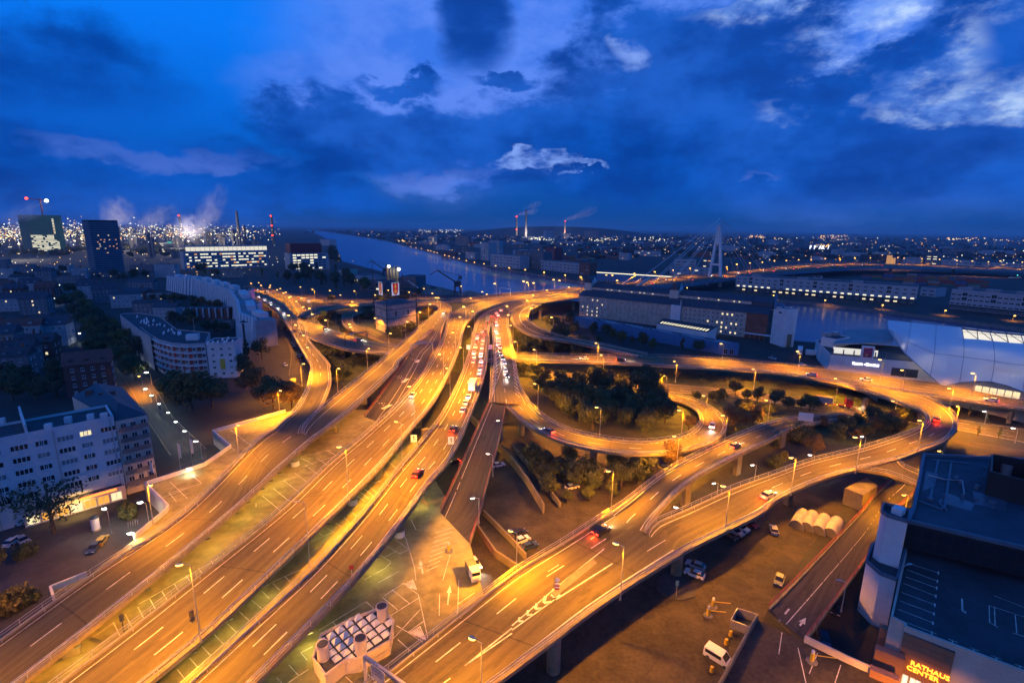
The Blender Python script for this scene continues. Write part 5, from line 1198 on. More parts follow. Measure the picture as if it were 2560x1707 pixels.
left_far = [((405,631), (461,630), 1030, 'flat block with two bands of lit windows left of the long office', grey_far, .8), ((398,616), (421,616), 930, 'small white-lit block beyond the flat block', white_far, .7), ((420,618), (431,618), 905, 'turquoise lit cube beside the white-lit block', mat('turquoise', (.03, .35, .25), .6), 0),
            ((480,611), (514,611), 860, 'pale gabled hall beyond the long office', white_far, 0), ((573,596), (596,596), 735, 'dark block with two bright stair windows in the works', grey_far, .5), ((559,608), (619,607), 870, 'low pale domed hall beyond the long office', white_far, 0), ((453,599), (469,599), 735, 'dark blue cubic tower in the lit works', mat('navy', (.02, .06, .12), .6), 0),
            ((190,616), (224,616), 770, 'office with full-width lit floors between the two towers', grey_far, .95), ((165,617), (190,617), 860, 'pale windowless box between the two towers', white_far, 0), ((8,625), (57,625), 900, 'dark works hall left of the green tower', grey_far, .25),
            ((801,613), (824,615), 545, 'pale gable block behind the red-capped office', white_far, 0), ((735,695), (773,691), 850, 'low flat pavilion roof in the riverside park', grey_far, 0), ((874,703), (908,707), 870, 'white-banded riverside building behind the trees', white_far, .3), ((847,687), (867,688), 830, 'small orange-brown riverside house', cream_wall, 0),
            ((1002,720), (1039,722), 885, 'blue-grey box hall beside the lit silos', grey_far, 0), ((901,725), (959,728), 930, 'low works hall with bright wall lamps below the silos', grey_far, .4)]
for pl, pr, y1, lab, m_, lit in left_far:
    # pl, pr in full-frame pixels; y1 in the crop the pair was read from
    ref = 480 if pl[1] < 700 and pl[0] < 620 and y1 > 600 else 450
    y_ = 480 + y1 * .13646 if pl[0] < 620 and not (pl[0] > 640) else 450 + y1 * .27234
    o, a, b_, h = fblock('far_building', lab, 'building', pl, pr, y_, 25, m_, roof_d)
    n = max(2, int((b_ - a).length / 9)); rows = max(1, int(h / 4.5))
    if lit: grid(o, a, b_, [1.2 + j * (h - 1) / rows for j in range(rows)], n, (b_ - a).length / n * .8, 1.9, 'dark', m0=.5, lit=lit, styles=('pale', 'lit'))
# right bank
rb_l = [((1288,668), (1358,674), 650, 'grey-blue flat warehouse on the far quay', grey_far, 0), ((1362,657), (1386,659), 622, 'red block with white sign above the far quay warehouses', mat('red_cladding', (.22, .025, .03)), 0), ((1352,674), (1447,685), 738, 'long pale-windowed warehouse on the far quay', white_far, 0), ((1447,686), (1474,688), 760, 'dark red brick block at the end of the far quay', brick, 0),
        ((1202,650), (1221,652), 575, 'tall pale silo block on the far quay', white_far, 0), ((1222,641), (1248,642), 560, 'taller white silo block behind the far quay', white_far, 0), ((1226,665), (1299,673), 680, 'white windowed warehouse at the far quay', white_far, .0), ((1138,613), (1172,614), 515, 'dark slab block on the far bank', grey_far, 0), ((1073,611), (1093,611), 520, 'orange-lit works block on the far bank', cream_wall, .5), ((1164,647), (1187,649), 662, 'small blue-white shed on the far quay', white_far, 0),
        ((1684,679), (1738,681), 728, 'pale office cube behind the bridge deck', white_far, .2), ((1689,687), (1776,687), 808, 'low pale hall with bright wall lamps behind the bridge', white_far, .1), ((1755,668), (1778,669), 720, 'grey block left of the pylon legs', grey_far, .2), ((1363,599), (1385,599), 465, 'grey silo battery far behind the river', white_far, 0), ((1407,598), (1427,598), 490, 'white-lit silo house on the far bank', white_far, .4), ((1460,595), (1497,596), 468, 'grey square grain store on the far bank', grey_far, 0), ((1392,609), (1454,611), 565, 'low white-blue hall on the far bank', white_far, 0), ((1547,650), (1571,651), 672, 'white shed with floodlight in the container port', white_far, 0), ((1585,638), (1642,641), 650, 'white hall roof in the container port', white_far, .3),
        ((2092,642), (2108,642), 640, 'pale gable wall right of the pylon', white_far, 0), ((2181,653), (2214,654), 668, 'pale factory hall behind the bridge road', white_far, .15), ((2311,661), (2343,662), 686, 'lit office block right behind the bridge road', grey_far, .8), ((2266,660), (2301,661), 712, 'white-blue hall behind the bridge road', white_far, .1), ((1931,630), (1961,630), 600, 'dark slab block in the far town', grey_far, .05), ((2217,624), (2337,627), 632, 'long low far roof in the right distance', grey_far, 0), ((2356,635), (2465,638), 625, 'wide pale works roofs in the right distance', grey_far, 0), ((2467,634), (2510,635), 645, 'blue-white floodlit hall in the right distance', white_far, .1), ((2356,665), (2437,668), 735, 'pale row behind the bridge road at the right', white_far, .1), ((2454,668), (2560,671), 760, 'long pale row at the right end of the bridge road', white_far, .08), ((2299,739), (2337,743), 985, 'low open shed between the two white warehouses', white_far, 0), ((1999,695), (2056,696), 880, 'low blue-roofed hall behind the white warehouse', white_far, 0)]
for pl, pr, y1, lab, m_, lit in rb_l:
    o, a, b_, h = fblock('far_building', lab, 'building', pl, pr, 450 + y1 * .27234, 22, m_, roof_d)
    n = max(2, int((b_ - a).length / 9)); rows = max(1, int(h / 4.5))
    if lit or (b_ - a).length < 200: grid(o, a, b_, [1.2 + j * (h - 1) / rows for j in range(rows)], n, (b_ - a).length / n * .6, 1.6, 'dark', m0=.5, lit=lit, styles=('pale', 'lit', 'orange'))
k = MB(); q0, q1 = at((2218,660), 0), at((2230,660), 0)
for i, (p_, y1) in enumerate((((2221,661), 690), ((2230,661), 715))):
    q = at(p_, 0); h = far((p_[0], 450 + y1 * .27234), math.hypot(q.x, q.y)).z; o = thing('floodlit_silo', ('taller' if i == 0 else 'shorter') + ' orange floodlit silo behind the bridge road', 'silo', q)
    k = MB(); k.tube(q, (q.x, q.y, h), 5, n=12); k.build('shaft', glow('orange_flood_glow', (1., .45, .05), .55, (.4, .3, .2)), o); k = MB(); k.tube((q.x, q.y, h), (q.x, q.y, h + 2), 5.2, 1., 12); k.build('cap', steel_d, o)  # floodlighting is put into the shaft's own emission
# the blue hall with the lit eaves strip
a, b_ = at((1491,702), 0), at((1678,715), 0)
bh = block('lit_eaves_hall', 'long blue quay hall with a bright strip light along its eaves', 'warehouse', rect(a, b_, 30), 12., blue, roof_d, parapet=0)
e = (b_ - a).normalized(); n_ = Vector((e.y, -e.x, 0)); k = MB(); A, B = a + n_ * .4, b_ + n_ * .4; k.bar((A.x, A.y, 11.5), (B.x, B.y, 11.5), .3, .7); k.build('strip_light', glow('strip', (1., .86, .55), 2.2), bh)
# the two white quay warehouses
for pl, pr, h, n, lab, lit in (((1837,727), (2288,763), 17.5, 26, 'long white quay warehouse with lit lower windows across the river', .75), ((2370,774), (2628,801), 18.5, 17, 'second white quay warehouse with unlit windows at the right edge', 0.)):
    a, b_ = at(pl, 0), at(pr, 0)
    o = block('quay_warehouse', lab, 'warehouse', rect(a, b_, 26), h, white_far, roof_d, parapet=.4)
    e = (b_ - a).normalized(); n_ = Vector((e.y, -e.x, 0)); L = (b_ - a).length
    k = MB(); A, B = a + n_ * .15, b_ + n_ * .15; k.bar((A.x, A.y, 2.6), (B.x, B.y, 2.6), .3, 5.2); k.build('plinth', roof_d, o)
    for i in range(n):
        u = L * (i + .5) / n; tall = i % 5 == 2
        for j in range(4):
            z = 1.6 + j * 4.; st_ = 'dark'
            if lit and j == 1 and rnd.random() < .88: st_ = 'pale'
            if lit and j == 0 and rnd.random() < .5: st_ = 'lit'
            window(o, a, b_, u, z, 3. if not tall else 3.6, (1.5 if j else 1.6) if not tall or j < 2 else 3., st_, .35 if j == 0 else .02)
    for u in (.12, .4, .7): 
        q = a + e * L * u - n_ * 9; k = MB(); k.box((q.x, q.y, h), 10, 6, 2.2, math.atan2(e.y, e.x)); k.build('roof_house', roof_lt, o)

# containers on the far port
cols_ = [mat('container_red', (.22, .04, .03), .6), mat('container_blue', (.03, .08, .2), .6), mat('container_orange', (.3, .10, .03), .6), mat('container_grey', (.22, .22, .22), .6), mat('container_green', (.03, .14, .10), .6)]
cname = ['red', 'blue', 'orange', 'grey', 'green']
cm = []
for c_ in cols_:
    k = MB(); k.box((0, 0, 0), 12.2, 2.44, 2.6)
    for i in range(8): k.box((-5.4 + i * 1.54, -1.26, .1), .3, .08, 2.4)
    cm.append(k.mesh('container', c_))
zones = [((1416,652), 5, 4, 'on the port yard left of the bridge'), ((1520,647), 5, 4, 'in the middle of the port yard'), ((2165,696), 6, 5, 'behind the white quay warehouse'), ((2271,709), 6, 4, 'between the two white warehouses'), ((2323,709), 5, 4, 'beside the dark gantry at the right')]
for zi, (p_, nx, nz, where) in enumerate(zones):
    q = at(p_, 0); d = Vector((q.y, -q.x, 0)).normalized()
    for i in range(nx):
        for j in range(rnd.randint(2, nz)):
            ci = rnd.choice((0, 0, 1, 2, 2, 3, 4)); v = q + d * i * 13.5
            o = link('container', cm[ci], None, (v.x, v.y, j * 2.62), (0, 0, math.atan2(d.y, d.x)))
            tag(o, '%s container, %s layer of %s stack, %s' % (cname[ci], ORD[j], ORD[i], where), 'container', 'containers ' + where)
# harbour silos, cranes, heaps
sil = at((967,707), 0); d = (at((999,707), 0) - sil); Ls_ = d.length; d.normalize()
for i in range(4):
    q = sil + d * Ls_ * (i + .5) / 4; o = thing('cement_silo', ['leftmost warm-lit cement silo of the floodlit row by the river', 'second floodlit cement silo from the left by the river', 'third floodlit cement silo from the left by the river', 'rightmost floodlit cement silo under the bright lamp by the river'][i], 'silo', q, group='floodlit cement silos')
    k = MB(); k.tube((q.x, q.y, 0), (q.x, q.y, 19), Ls_ / 9, n=14); k.build('shaft', concrete, o); k = MB(); k.tube((q.x, q.y, 19), (q.x, q.y, 21), Ls_ / 9, .6, 14); k.build('cap', concrete_d, o)
    k = MB(); k.bar((q.x + d.x * Ls_ / 9, q.y - 3, 0), (q.x + d.x * Ls_ / 9, q.y - 3, 20), .5); k.build('ladder', steel_d, o)
    lt_ = bpy.data.lights.new('silo_flood', 'SPOT'); lt_.energy = 5000; lt_.color = (1, .95, .8) if i else (1, .55, .2); lt_.spot_size = R(70); lt_.shadow_soft_size = .4
    lo = bpy.data.objects.new('silo_flood', lt_); COL.objects.link(lo); lo.parent = o; lo.location = (0, -9, 22); lo.rotation_euler = (R(28), 0, 0)
for p_, c_, lab in (((972,666), g_cool, 'left white floodlight on top of the cement silos'), ((997,673), g_cool, 'dazzling white floodlight at the right of the cement silos')):
    q = far(p_, 640); o = thing('floodlight', lab, 'floodlight', (q.x, q.y, q.z)); k = MB(); k.blob(q, 1.9, 1.9, 1.7, 10, 6); k.build('lamp', c_, o); k = MB(); k.tube((q.x, q.y, 18), q, .2); k.build('pole', steel_d, o)
def harbour_crane(p, s, lab, flip=1):
    q = at(p, 0); o = thing('harbour_crane', lab, 'crane', q)
    k = MB()
    for x, y in ((-4, -4), (4, -4), (4, 4), (-4, 4)): k.bar((q.x + x * s, q.y + y * s, 0), (q.x + x * s * .8, q.y + y * s * .8, 9 * s), 1.1 * s)
    k.box((q.x, q.y, 8.5 * s), 9 * s, 9 * s, 1.2 * s); k.build('portal', steel_d, o)
    k = MB(); k.box((q.x, q.y, 10 * s), 8 * s, 6 * s, 5.5 * s, .3); k.build('cab', steel_d, o)
    k = MB(); t1 = Vector((q.x - flip * 26 * s, q.y, 29 * s)); k.bar((q.x - flip * 2, q.y, 14 * s), t1, 1.4 * s, 1.6 * s); k.bar(t1, t1 + Vector((-flip * 9 * s, 0, -6 * s)), 1. * s); k.build('jib', steel_d, o)
    k = MB(); k.bar((q.x, q.y, 14 * s), (q.x + flip * 3 * s, q.y, 23 * s), 1.1 * s); k.bar((q.x + flip * 3 * s, q.y, 23 * s), t1, .5 * s); k.tube((q.x + flip * 3 * s, q.y, 18 * s), (q.x + flip * 4 * s, q.y + .5, 22 * s), 2.2 * s, n=10); k.build('counterweight', steel_d, o)
    k = MB(); k.tube(t1 + Vector((-flip * 9 * s, 0, -6 * s)), t1 + Vector((-flip * 9 * s, 0, -12 * s)), .12); k.build('rope', steel_d, o)
harbour_crane((1144,732), .82, 'dark slewing crane with raised jib over the gravel heaps on the near bank')
harbour_crane((963,690), .72, 'dark crane behind the floodlit cement silos', 1)
sand = mat('gravel_heap', (.20, .165, .13), .95, .25, .3)
for p_, r_, h_, lab in (((1100,733), 16, 7, 'pointed gravel heap on the river bank left of the crane'), ((1073,731), 12, 5, 'low sand heap beside the pointed gravel heap'), ((1174,735), 13, 4, 'flat gravel heap right of the crane'), ((934,695), 20, 6, 'dark coal-like heap with a shed roof below the tall mast'), ((1057,718), 10, 4, 'small dark heap near the conveyor')):
    q = at(p_, 0); k = MB(); n = 18
    rings = [(r_ * t_, h_ * (1 - t_) ** 1.1) for t_ in (1, .75, .5, .25, .06)]
    pr_ = []
    for rr, zz_ in rings: pr_.append([Vector((rr * math.cos(2 * math.pi * i / n) * rnd.uniform(.9, 1.12), rr * math.sin(2 * math.pi * i / n) * rnd.uniform(.9, 1.12), zz_)) for i in range(n)])
    for j in range(len(pr_) - 1):
        for i in range(n): k.poly([pr_[j][i], pr_[j][(i + 1) % n], pr_[j + 1][(i + 1) % n], pr_[j + 1][i]])
    k.poly(pr_[-1]); tag(link('gravel_heap', k.mesh('gravel_heap', sand), None, q), lab, 'heap')
cvb = thing('conveyor', 'white lit conveyor gantry sloping down beside the cement silos', 'conveyor', at((1043,722), 0))
k = MB(); A, B = at((1021,722), 0), at((1046,722), 0); k.bar((A.x, A.y, 9), (B.x, B.y, 1), 1.6, 1.2); k.build('belt', white_wall, cvb); k = MB(); k.bar((A.x, A.y, 0), (A.x, A.y, 9), .6); k.build('leg', steel_d, cvb)
# boats
def boat(p, L, w, rz, lab, z=WATER, cab=True, m_=None, lamp=None, cat='boat'):
    q = at(p, z); o = thing('river_boat', lab, cat, q, rz); k = MB()
    pl = [(-L / 2, -w / 2), (L * .35, -w / 2), (L / 2, 0), (L * .35, w / 2), (-L / 2, w / 2)]; k.prism(pl, -.3, 1.6, 0, 1); k.build('hull', [m_ or steel_d, concrete_d], o)
    if cab:
        k = MB(); k.box((-L * .3, 0, 1.6), L * .22, w * .7, 2.6); c = k.build('wheelhouse', white_wall, o); k = MB(); k.box((-L * .3, 0, 2.7), L * .225, w * .72, .8); k.build('window', glass, c)
    k = MB(); k.box((L * .1, 0, 1.6), L * .45, w * .75, .5); k.build('hatch', concrete_d, o)
    k = MB(); k.tube((L * .3, 0, 1.6), (L * .3, 0, 6), .12); k.build('mast', steel, o)
    if lamp: k = MB(); k.blob((-L * .2, 0, 4.8), .6, .6, .5); k.build('lamp', lamp, o)
boat((874,598), 70, 10, -.25, 'brightly lit white vessel far up the river', m_=white_wall, lamp=g_cool); boat((1093,641), 55, 9, -.9, 'dark barge moored at the far quay below the lamps'); boat((1119,650), 55, 9, -.9, 'second dark barge moored nearer along the far quay'); boat((858,624), 26, 6, .9, 'small dark craft with a lamp off the wooded bank', lamp=g_sod)
boat((2350,793), 17, 4.2, 3.0, 'white patrol boat with a green lamp at the far quay wall', m_=white_wall, lamp=glow('lamp_green', (.05, 1., .6), 4.)); boat((989,616), 40, 8, -.4, 'moored barge with lamps at the far bank bend', lamp=g_warm)
# quay wall fenders
# hill and far woods
k = MB(); q = far((1397,578), 5200); n = 24
for i in range(n):
    for j in range(3):
        def hp(i_, j_):
            u = i_ / n * 2 - 1; v = j_ / 3; hh = 105 * max(0, 1 - abs(u) ** 2.2) * math.sin(math.pi * v) if 0 < j_ < 3 else 0
            return Vector((q.x + u * 1050, q.y + (v - .3) * 900, hh))
        k.poly([hp(i, j), hp(i + 1, j), hp(i + 1, j + 1), hp(i, j + 1)])
struct('hill', k, mat('hill_dark', (.02, .03, .03), .95))
# chimneys and steam
steam = bpy.data.materials.new('steam'); steam.use_nodes = True; t = G(steam.node_tree); t.t.nodes.clear()
ov = t.n('ShaderNodeOutputMaterial'); pv = t.n('ShaderNodeVolumePrincipled'); pv.inputs['Color'].default_value = (.92, .9, 1., 1)
tcx = t.n('ShaderNodeTexCoord'); nz = t.n('ShaderNodeTexNoise', Scale=2.4, Detail=5., Roughness=.6, Distortion=.6); t.l(tcx.outputs['Object'], nz.inputs[0])
ln = t.n('ShaderNodeVectorMath', operation='LENGTH'); t.l(tcx.outputs['Object'], ln.inputs[0]); soft_ = t.m('MAXIMUM', t.m('SUBTRACT', .95, ln.outputs['Value']), 0.)
t.l(t.m('MULTIPLY', t.m('MULTIPLY', soft_, t.ss(nz.outputs[0], .40, .68)), .05), pv.inputs['Density']); t.l(pv.outputs[0], ov.inputs['Volume'])
k = MB(); k.blob((0, 0, 0), 1, 1, 1, 14, 9); PUFF = k.mesh('steam_puff', steam)
def plume(p0, p1, dist, r0, r1, lab, bend=.3):
    """drifting steam: soft puffs that grow along the wind"""
    a, b_ = far(p0, dist), far(p1, dist); L = (b_ - a).length; d = (b_ - a).normalized(); n = max(2, int(L / (r0 + r1) * 1.3)); o = thing('steam_plume', lab, 'steam', a); o['kind'] = 'stuff'
    for j in range(n):
        u = (j + .5) / n; c = a.lerp(b_, u); c.z = a.z + (b_.z - a.z) * (u ** (1 - bend)); r_ = r0 + (r1 - r0) * u
        q = link('steam_puff', PUFF, o, c - a); q.rotation_euler = d.to_track_quat('X', 'Z').to_euler(); q.scale = (L / n * 1.25 + r_ * .4, r_ * 1.1, r_)
def chimney(p0, p1, dist, r, lab, red=0):
    a, b_ = far(p0, dist), far(p1, dist); o = thing('chimney_stack', lab, 'chimney', (a.x, a.y, 0))
    k = MB(); k.tube((a.x, a.y, 0), (a.x, a.y, b_.z), r, r * .65, 12); k.build('shaft', concrete_d if not red else concrete, o)
    for i in range(red): k = MB(); z = b_.z * (.35 + .6 * i / max(1, red - 1)); k.blob((a.x, a.y - r, z), r * .55, r * .5, r * .4); k.build('warning_lamp', g_red, o)
chimney((596,575), (594,528), 1500, 4.5, 'thick dark chimney left of the river among the works'); chimney((616,613), (614,563), 1100, 2.2, 'thin dark chimney in front of the works'); chimney((681,570), (680,536), 1900, 4.5, 'red lamped chimney at the right end of the works', 3); chimney((1291,578), (1291,539), 4200, 9, 'left of the two far smoking chimneys beyond the river', 2)
chimney((1315,581), (1315,525), 4200, 11, 'tall white far chimney, right of the smoking pair', 0); chimney((1412,578), (1412,551), 4800, 8, 'far chimney on the hill with drifting smoke', 2); chimney((453,575), (453,535), 2000, 4., 'red tipped chimney in the middle of the works', 2)
plume((11,551), (94,522), 1500, 14, 26, 'steam plume drifting right behind the green tower'); plume((41,581), (52,559), 1800, 24, 34, 'steam cloud left of the green tower'); plume((278,553), (302,521), 1700, 25, 55, 'pale steam puff behind the dark tower'); plume((351,564), (417,532), 1900, 20, 40, 'thin steam trail right of the dark tower'); plume((496,592), (542,502), 1500, 12, 40, 'tall steam column over the works'); plume((458,581), (479,559), 1500, 30, 40, 'lit steam bank in the middle of the works')
plume((1315,522), (1343,511), 4200, 14, 40, 'smoke above the tall white far chimney'); plume((1292,539), (1337,528), 4200, 12, 34, 'smoke from the left far chimney'); plume((1412,549), (1480,526), 4800, 14, 60, 'smoke trail from the hill chimney', -.2); plume((2492,611), (2522,603), 2200, 10, 22, 'smoke from the far right chimney')
FLN = ['left of the green tower', 'just right of the dark tower', 'under the thin steam trail', 'under the tall steam column', 'in the lit steam bank', 'by the tall white far chimney', 'on the far hill beside its chimney']
for p_, d_, e_ in (((41,578), 1330, 1.6e5), ((283,567), 1660, 2.5e5), ((376,564), 1850, 2e5), ((504,573), 1460, 1.6e5), ((468,578), 1470, 2.4e5), ((1315,578), 4150, 6e5), ((1412,570), 4750, 5e5)):
    q = far(p_, d_); o = thing('steam_fill_mast', 'added steam-lighting mast ' + FLN.pop(0), 'floodlight', (q.x, q.y, 0)); k = MB(); k.tube((q.x, q.y, 0), (q.x, q.y, 28), .5, .3, 6); k.build('mast', steel_d, o); k = MB(); k.blob((q.x, q.y, 29), 1.5, 1.5, 1.); k.build('lamp', g_warm, o)
    l_ = bpy.data.lights.new('steam_fill_light', 'POINT'); l_.energy = e_; l_.color = (1, .85, .75); l_.shadow_soft_size = 3; lo = bpy.data.objects.new('steam_fill_light', l_); COL.objects.link(lo); lo.parent = o; lo.location = (0, -4, 34)  # masts and lamps added to brighten the steam plumes
# process towers of the works
PT_, HL_ = [], []
ptm = mat('process_steel', (.12, .12, .13), .5, .2, .1)
for i in range(46):
    x = rnd.uniform(0, 640); dist = rnd.uniform(1250, 2100); p = far((x, 600), dist); h = rnd.uniform(14, 60) if rnd.random() < .6 else rnd.uniform(10, 24)
    if math.hypot(p.x - gl.x, p.y - gl.y) < 140 or (x < 330 and dist < 1750): continue
    k = MB(); r_ = rnd.uniform(2.5, 9); k.tube((0, 0, 0), (0, 0, h), r_, r_, 10); k.box((r_ * 1.4, 0, 0), r_, r_, h * .8)
    for z_ in range(4, int(h), 7): k.tube((0, 0, z_), (0, 0, z_ + .5), r_ * 1.35, n=10)
    o = link('process_tower', k.mesh('process_tower', ptm), None, (p.x, p.y, 0)); tag(o, None, 'tower', 'process towers of the far works'); PT_.append((math.atan2(p.x, p.y), 'tall steel' if h > 30 else 'low steel', o))
for i in range(30):
    x = rnd.uniform(0, 640); y = rnd.uniform(585, 635); p = at((x, y), 0)
    if math.hypot(p.x - gl.x, p.y - gl.y) < 150: continue
    if x < 340 and y > 600: continue
    k = MB(); k.box((0, 0, 0), rnd.uniform(30, 90), rnd.uniform(20, 40), rnd.uniform(7, 18), rnd.uniform(0, .6)); o = link('works_hall', k.mesh('works_hall', rnd.choice((grey_far, roof_lt, roof_d))), None, (p.x, p.y, 0)); tag(o, None, 'hall', 'halls of the far works'); HL_.append((math.atan2(p.x, p.y), 'low', o))
# low town on the right bank
FT = []
for i in range(150):
    x = rnd.uniform(900, 2560); y = 588 + 55 * rnd.random() ** 1.3 + (x - 1280) * .012; p = at((x, y), 0)
    if in_river(p.x, p.y): continue
    k = MB(); w_, d_, h_ = rnd.uniform(18, 60), rnd.uniform(12, 25), rnd.uniform(6, 16); k.box((0, 0, 0), w_, d_, h_, rnd.uniform(-.4, .4)); k.box((rnd.uniform(-5, 5), 0, h_), w_ * .4, d_ * .5, 2.)
    mi_ = rnd.randrange(4); sz_ = 'large' if w_ > 42 else ('mid-sized' if w_ > 29 else 'small'); o = link('town_block', k.mesh('town_block', (grey_far, roof_d, brick, white_far)[mi_]), None, (p.x, p.y, 0)); tag(o, None, 'building', 'blocks of the far town'); FT.append((math.atan2(p.x, p.y), '%s %s' % (sz_, ('grey', 'dark', 'brick', 'pale')[mi_]), o))
def number(items, text):
    cnt = {}
    for az_, desc, o in sorted(items, key=lambda t_: t_[0]):
        cnt[desc] = cnt.get(desc, 0) + 1; o['label'] = text % (desc, ordw(cnt[desc] - 1))
number(FT, '%s block of the far town across the river, %s such from the left')
number(PT_, '%s process tower of the far chemical works, %s from the left'); number(HL_, '%s flat hall of the far chemical works, %s from the left')
# town lights: countless points
def lights(name, lab, n, gen, mats_):
    k = MB()
    for i in range(n):
        q, s_ = gen()
        if in_river(q.x, q.y): continue
        mi = rnd.choices(range(len(mats_)), [m_[1] for m_ in mats_])[0]
        k.blob(q, s_, s_, s_ * .8, 5, 3, mi)
    o = k.build(name, [m_[0] for m_ in mats_]); tag(o, lab, 'lights', kind='stuff')
f_w = glow('far_white', (1., .90, .58), 3.); f_o = glow('far_orange', (1., .50, .10), 3.); f_b = glow('far_blue', (.75, .85, 1.), 2.2); f_r = glow('far_red', (1., .08, .04), 2.)
def g_works():
    x = rnd.choice((rnd.uniform(0, 60), rnd.uniform(130, 220), rnd.uniform(300, 470), rnd.uniform(300, 700), rnd.uniform(420, 620))); y = rnd.gauss(583, 12)
    d_ = rnd.uniform(1250, 2000)
    if 35 < x < 180: d_ = rnd.uniform(1800, 2100)
    q = far((x, min(y, 616)), d_); q.z = max(3, q.z); return q, d_ / 1264 * rnd.choice((.3, .38, .46, .58, 1.))
lights('works_light', 'countless white work lamps of the far chemical works', 1500, g_works, ((f_w, 6), (f_b, 1.4), (f_o, 3)))
def g_left():
    x = rnd.uniform(0, 900); y = rnd.uniform(618, 690); q = at((x, y), rnd.uniform(5, 9)); d_ = math.hypot(q.x, q.y); return q, d_ / 1264 * rnd.choice((.4, .55, .8))
lights('quarter_light', 'scattered street and window lights of the left quarter', 130, g_left, ((f_w, 2), (f_o, 4)))
def g_right():
    x = rnd.uniform(880, 2560); y = 583 + (x - 1280) * .013 + 60 * rnd.random() ** 1.6; q = at((x, y), rnd.uniform(6, 16)); d_ = math.hypot(q.x, q.y); return q, d_ / 1264 * rnd.choice((.35, .45, .6, .9))
lights('town_light', 'scattered lamps of the far town beyond the river', 620, g_right, ((f_w, 4), (f_o, 5), (f_b, 1), (f_r, .3)))
def cluster(x0, x1, y0, y1):
    def f():
        q = at((rnd.uniform(x0, x1), rnd.uniform(y0, y1)), 10); d_ = math.hypot(q.x, q.y); return q, d_ / 1264 * rnd.choice((.5, .7, 1.1))
    return f
for i, (p_, r_, n, w) in enumerate((((1321,592), (1389,601), 60, 0), ((1574,590), (1678,605), 40, 0), ((1471,594), (1541,603), 40, 0), ((2051,588), (2119,597), 40, 1), ((1874,588), (1915,596), 30, 1), ((1046,573), (1157,582), 70, 0), ((1239,574), (1280,583), 40, 0), ((2367,594), (2462,601), 26, 1), ((2040,611), (2079,617), 22, 1), ((967,598), (1013,605), 20, 1))):
    lights('lamp_cluster', ['dense white lamps by the far silos', 'bright white floodlights left of the pylon', 'white lamps below the square grain store', 'orange-white lamp field right of the pylon', 'amber lamps right of the pylon top', 'white works lamps on the far horizon', 'white lamps right of the far horizon works', 'orange lamps near the right horizon', 'row of amber lamps above the roof sign', 'mixed lamps on the far river bend'][i], n, cluster(p_[0], r_[0], p_[1], r_[1]), ((f_o if w else f_w, 3), (f_w if w else f_b, 1)))
# roof sign letters on the far bank
q0 = at((2022,632), 0); e = (at((2074,632), 0) - q0).normalized(); rs = thing('roof_sign', 'white glowing capital letters on a far roof right of the pylon', 'sign', q0)
sz = (at((2074,632), 0) - q0).length / 5.6
k = MB(); k.bar(q0 + Vector((0, 0, 6)), q0 + e * sz * 5.6 + Vector((0, 0, 6)), 10, 12); k.build('roof', roof_d, rs)
for ch, x in (('F', 0), ('P', 1.15), ('A', 2.5), ('K', 3.3), ('/', 4.9)):
    lettering(ch, rs, q0 + e * sz * x + Vector((0, 0, 12.5)), e, sz * 1.1, glow('sign_far', (.9, .92, 1.), 2.5), 'letter', .3)
# far woods along the horizon and banks
lw = MB()
def wood(x0, x1, y0, y1, n, hmin, hmax):
    for i in range(n):
        q = at((rnd.uniform(x0, x1), rnd.uniform(y0, y1)), 0); h_ = rnd.uniform(hmin, hmax)
        if in_river(q.x, q.y): continue
        for j in range(3): lw.blob((q.x + rnd.uniform(-h_, h_), q.y + rnd.uniform(-h_, h_) * .5, h_ * .5), h_ * rnd.uniform(.5, 1.), h_ * .6, h_ * rnd.uniform(.4, .55), 6, 4)
wood(760, 1500, 577, 590, 220, 14, 24); wood(1400, 2560, 582, 604, 300, 12, 20); wood(1300, 2560, 606, 650, 220, 7, 12); wood(0, 620, 612, 640, 90, 9, 14); wood(900, 1300, 592, 606, 100, 8, 14)
tag(lw.build('far_woods', mat('far_leaf', (.02, .03, .022), .95, .4, .03)), 'dark belts of far trees between the lights', 'trees', kind='stuff')

# ================================================================== trees
def crown_mesh(rx, rz, leaf, n, seed, m_, cone=0.):
    r_ = random.Random(seed); k = MB(); clumps = []
    for i in range(15):
        while True:
            v = Vector((r_.uniform(-1, 1), r_.uniform(-1, 1), r_.uniform(-1, 1)))
            if v.length < 1: break
        s_ = (1 - cone * (v.z * .5 + .5)); clumps.append((Vector((v.x * rx * .72 * s_, v.y * rx * .72 * s_, v.z * rz * .74)), r_.uniform(.3, .5) * rx * max(.45, s_)))
    for i in range(n):
        c, q = r_.choice(clumps); d = Vector((r_.gauss(0, 1), r_.gauss(0, 1), r_.gauss(.15, 1))).normalized(); p = c + d * q * r_.uniform(.72, 1.06)
        a = (d + Vector((r_.uniform(-.7, .7), r_.uniform(-.7, .7), r_.uniform(-.7, .7)))).normalized(); t_ = a.orthogonal().normalized(); t_.rotate(Matrix.Rotation(r_.uniform(0, 6.28), 3, a)); b_ = a.cross(t_); s_ = leaf * r_.uniform(.6, 1.25)
        k.poly([p - t_ * s_, p - b_ * s_ * .62, p + t_ * s_, p + b_ * s_ * .62])
    return k.mesh('crown', m_)
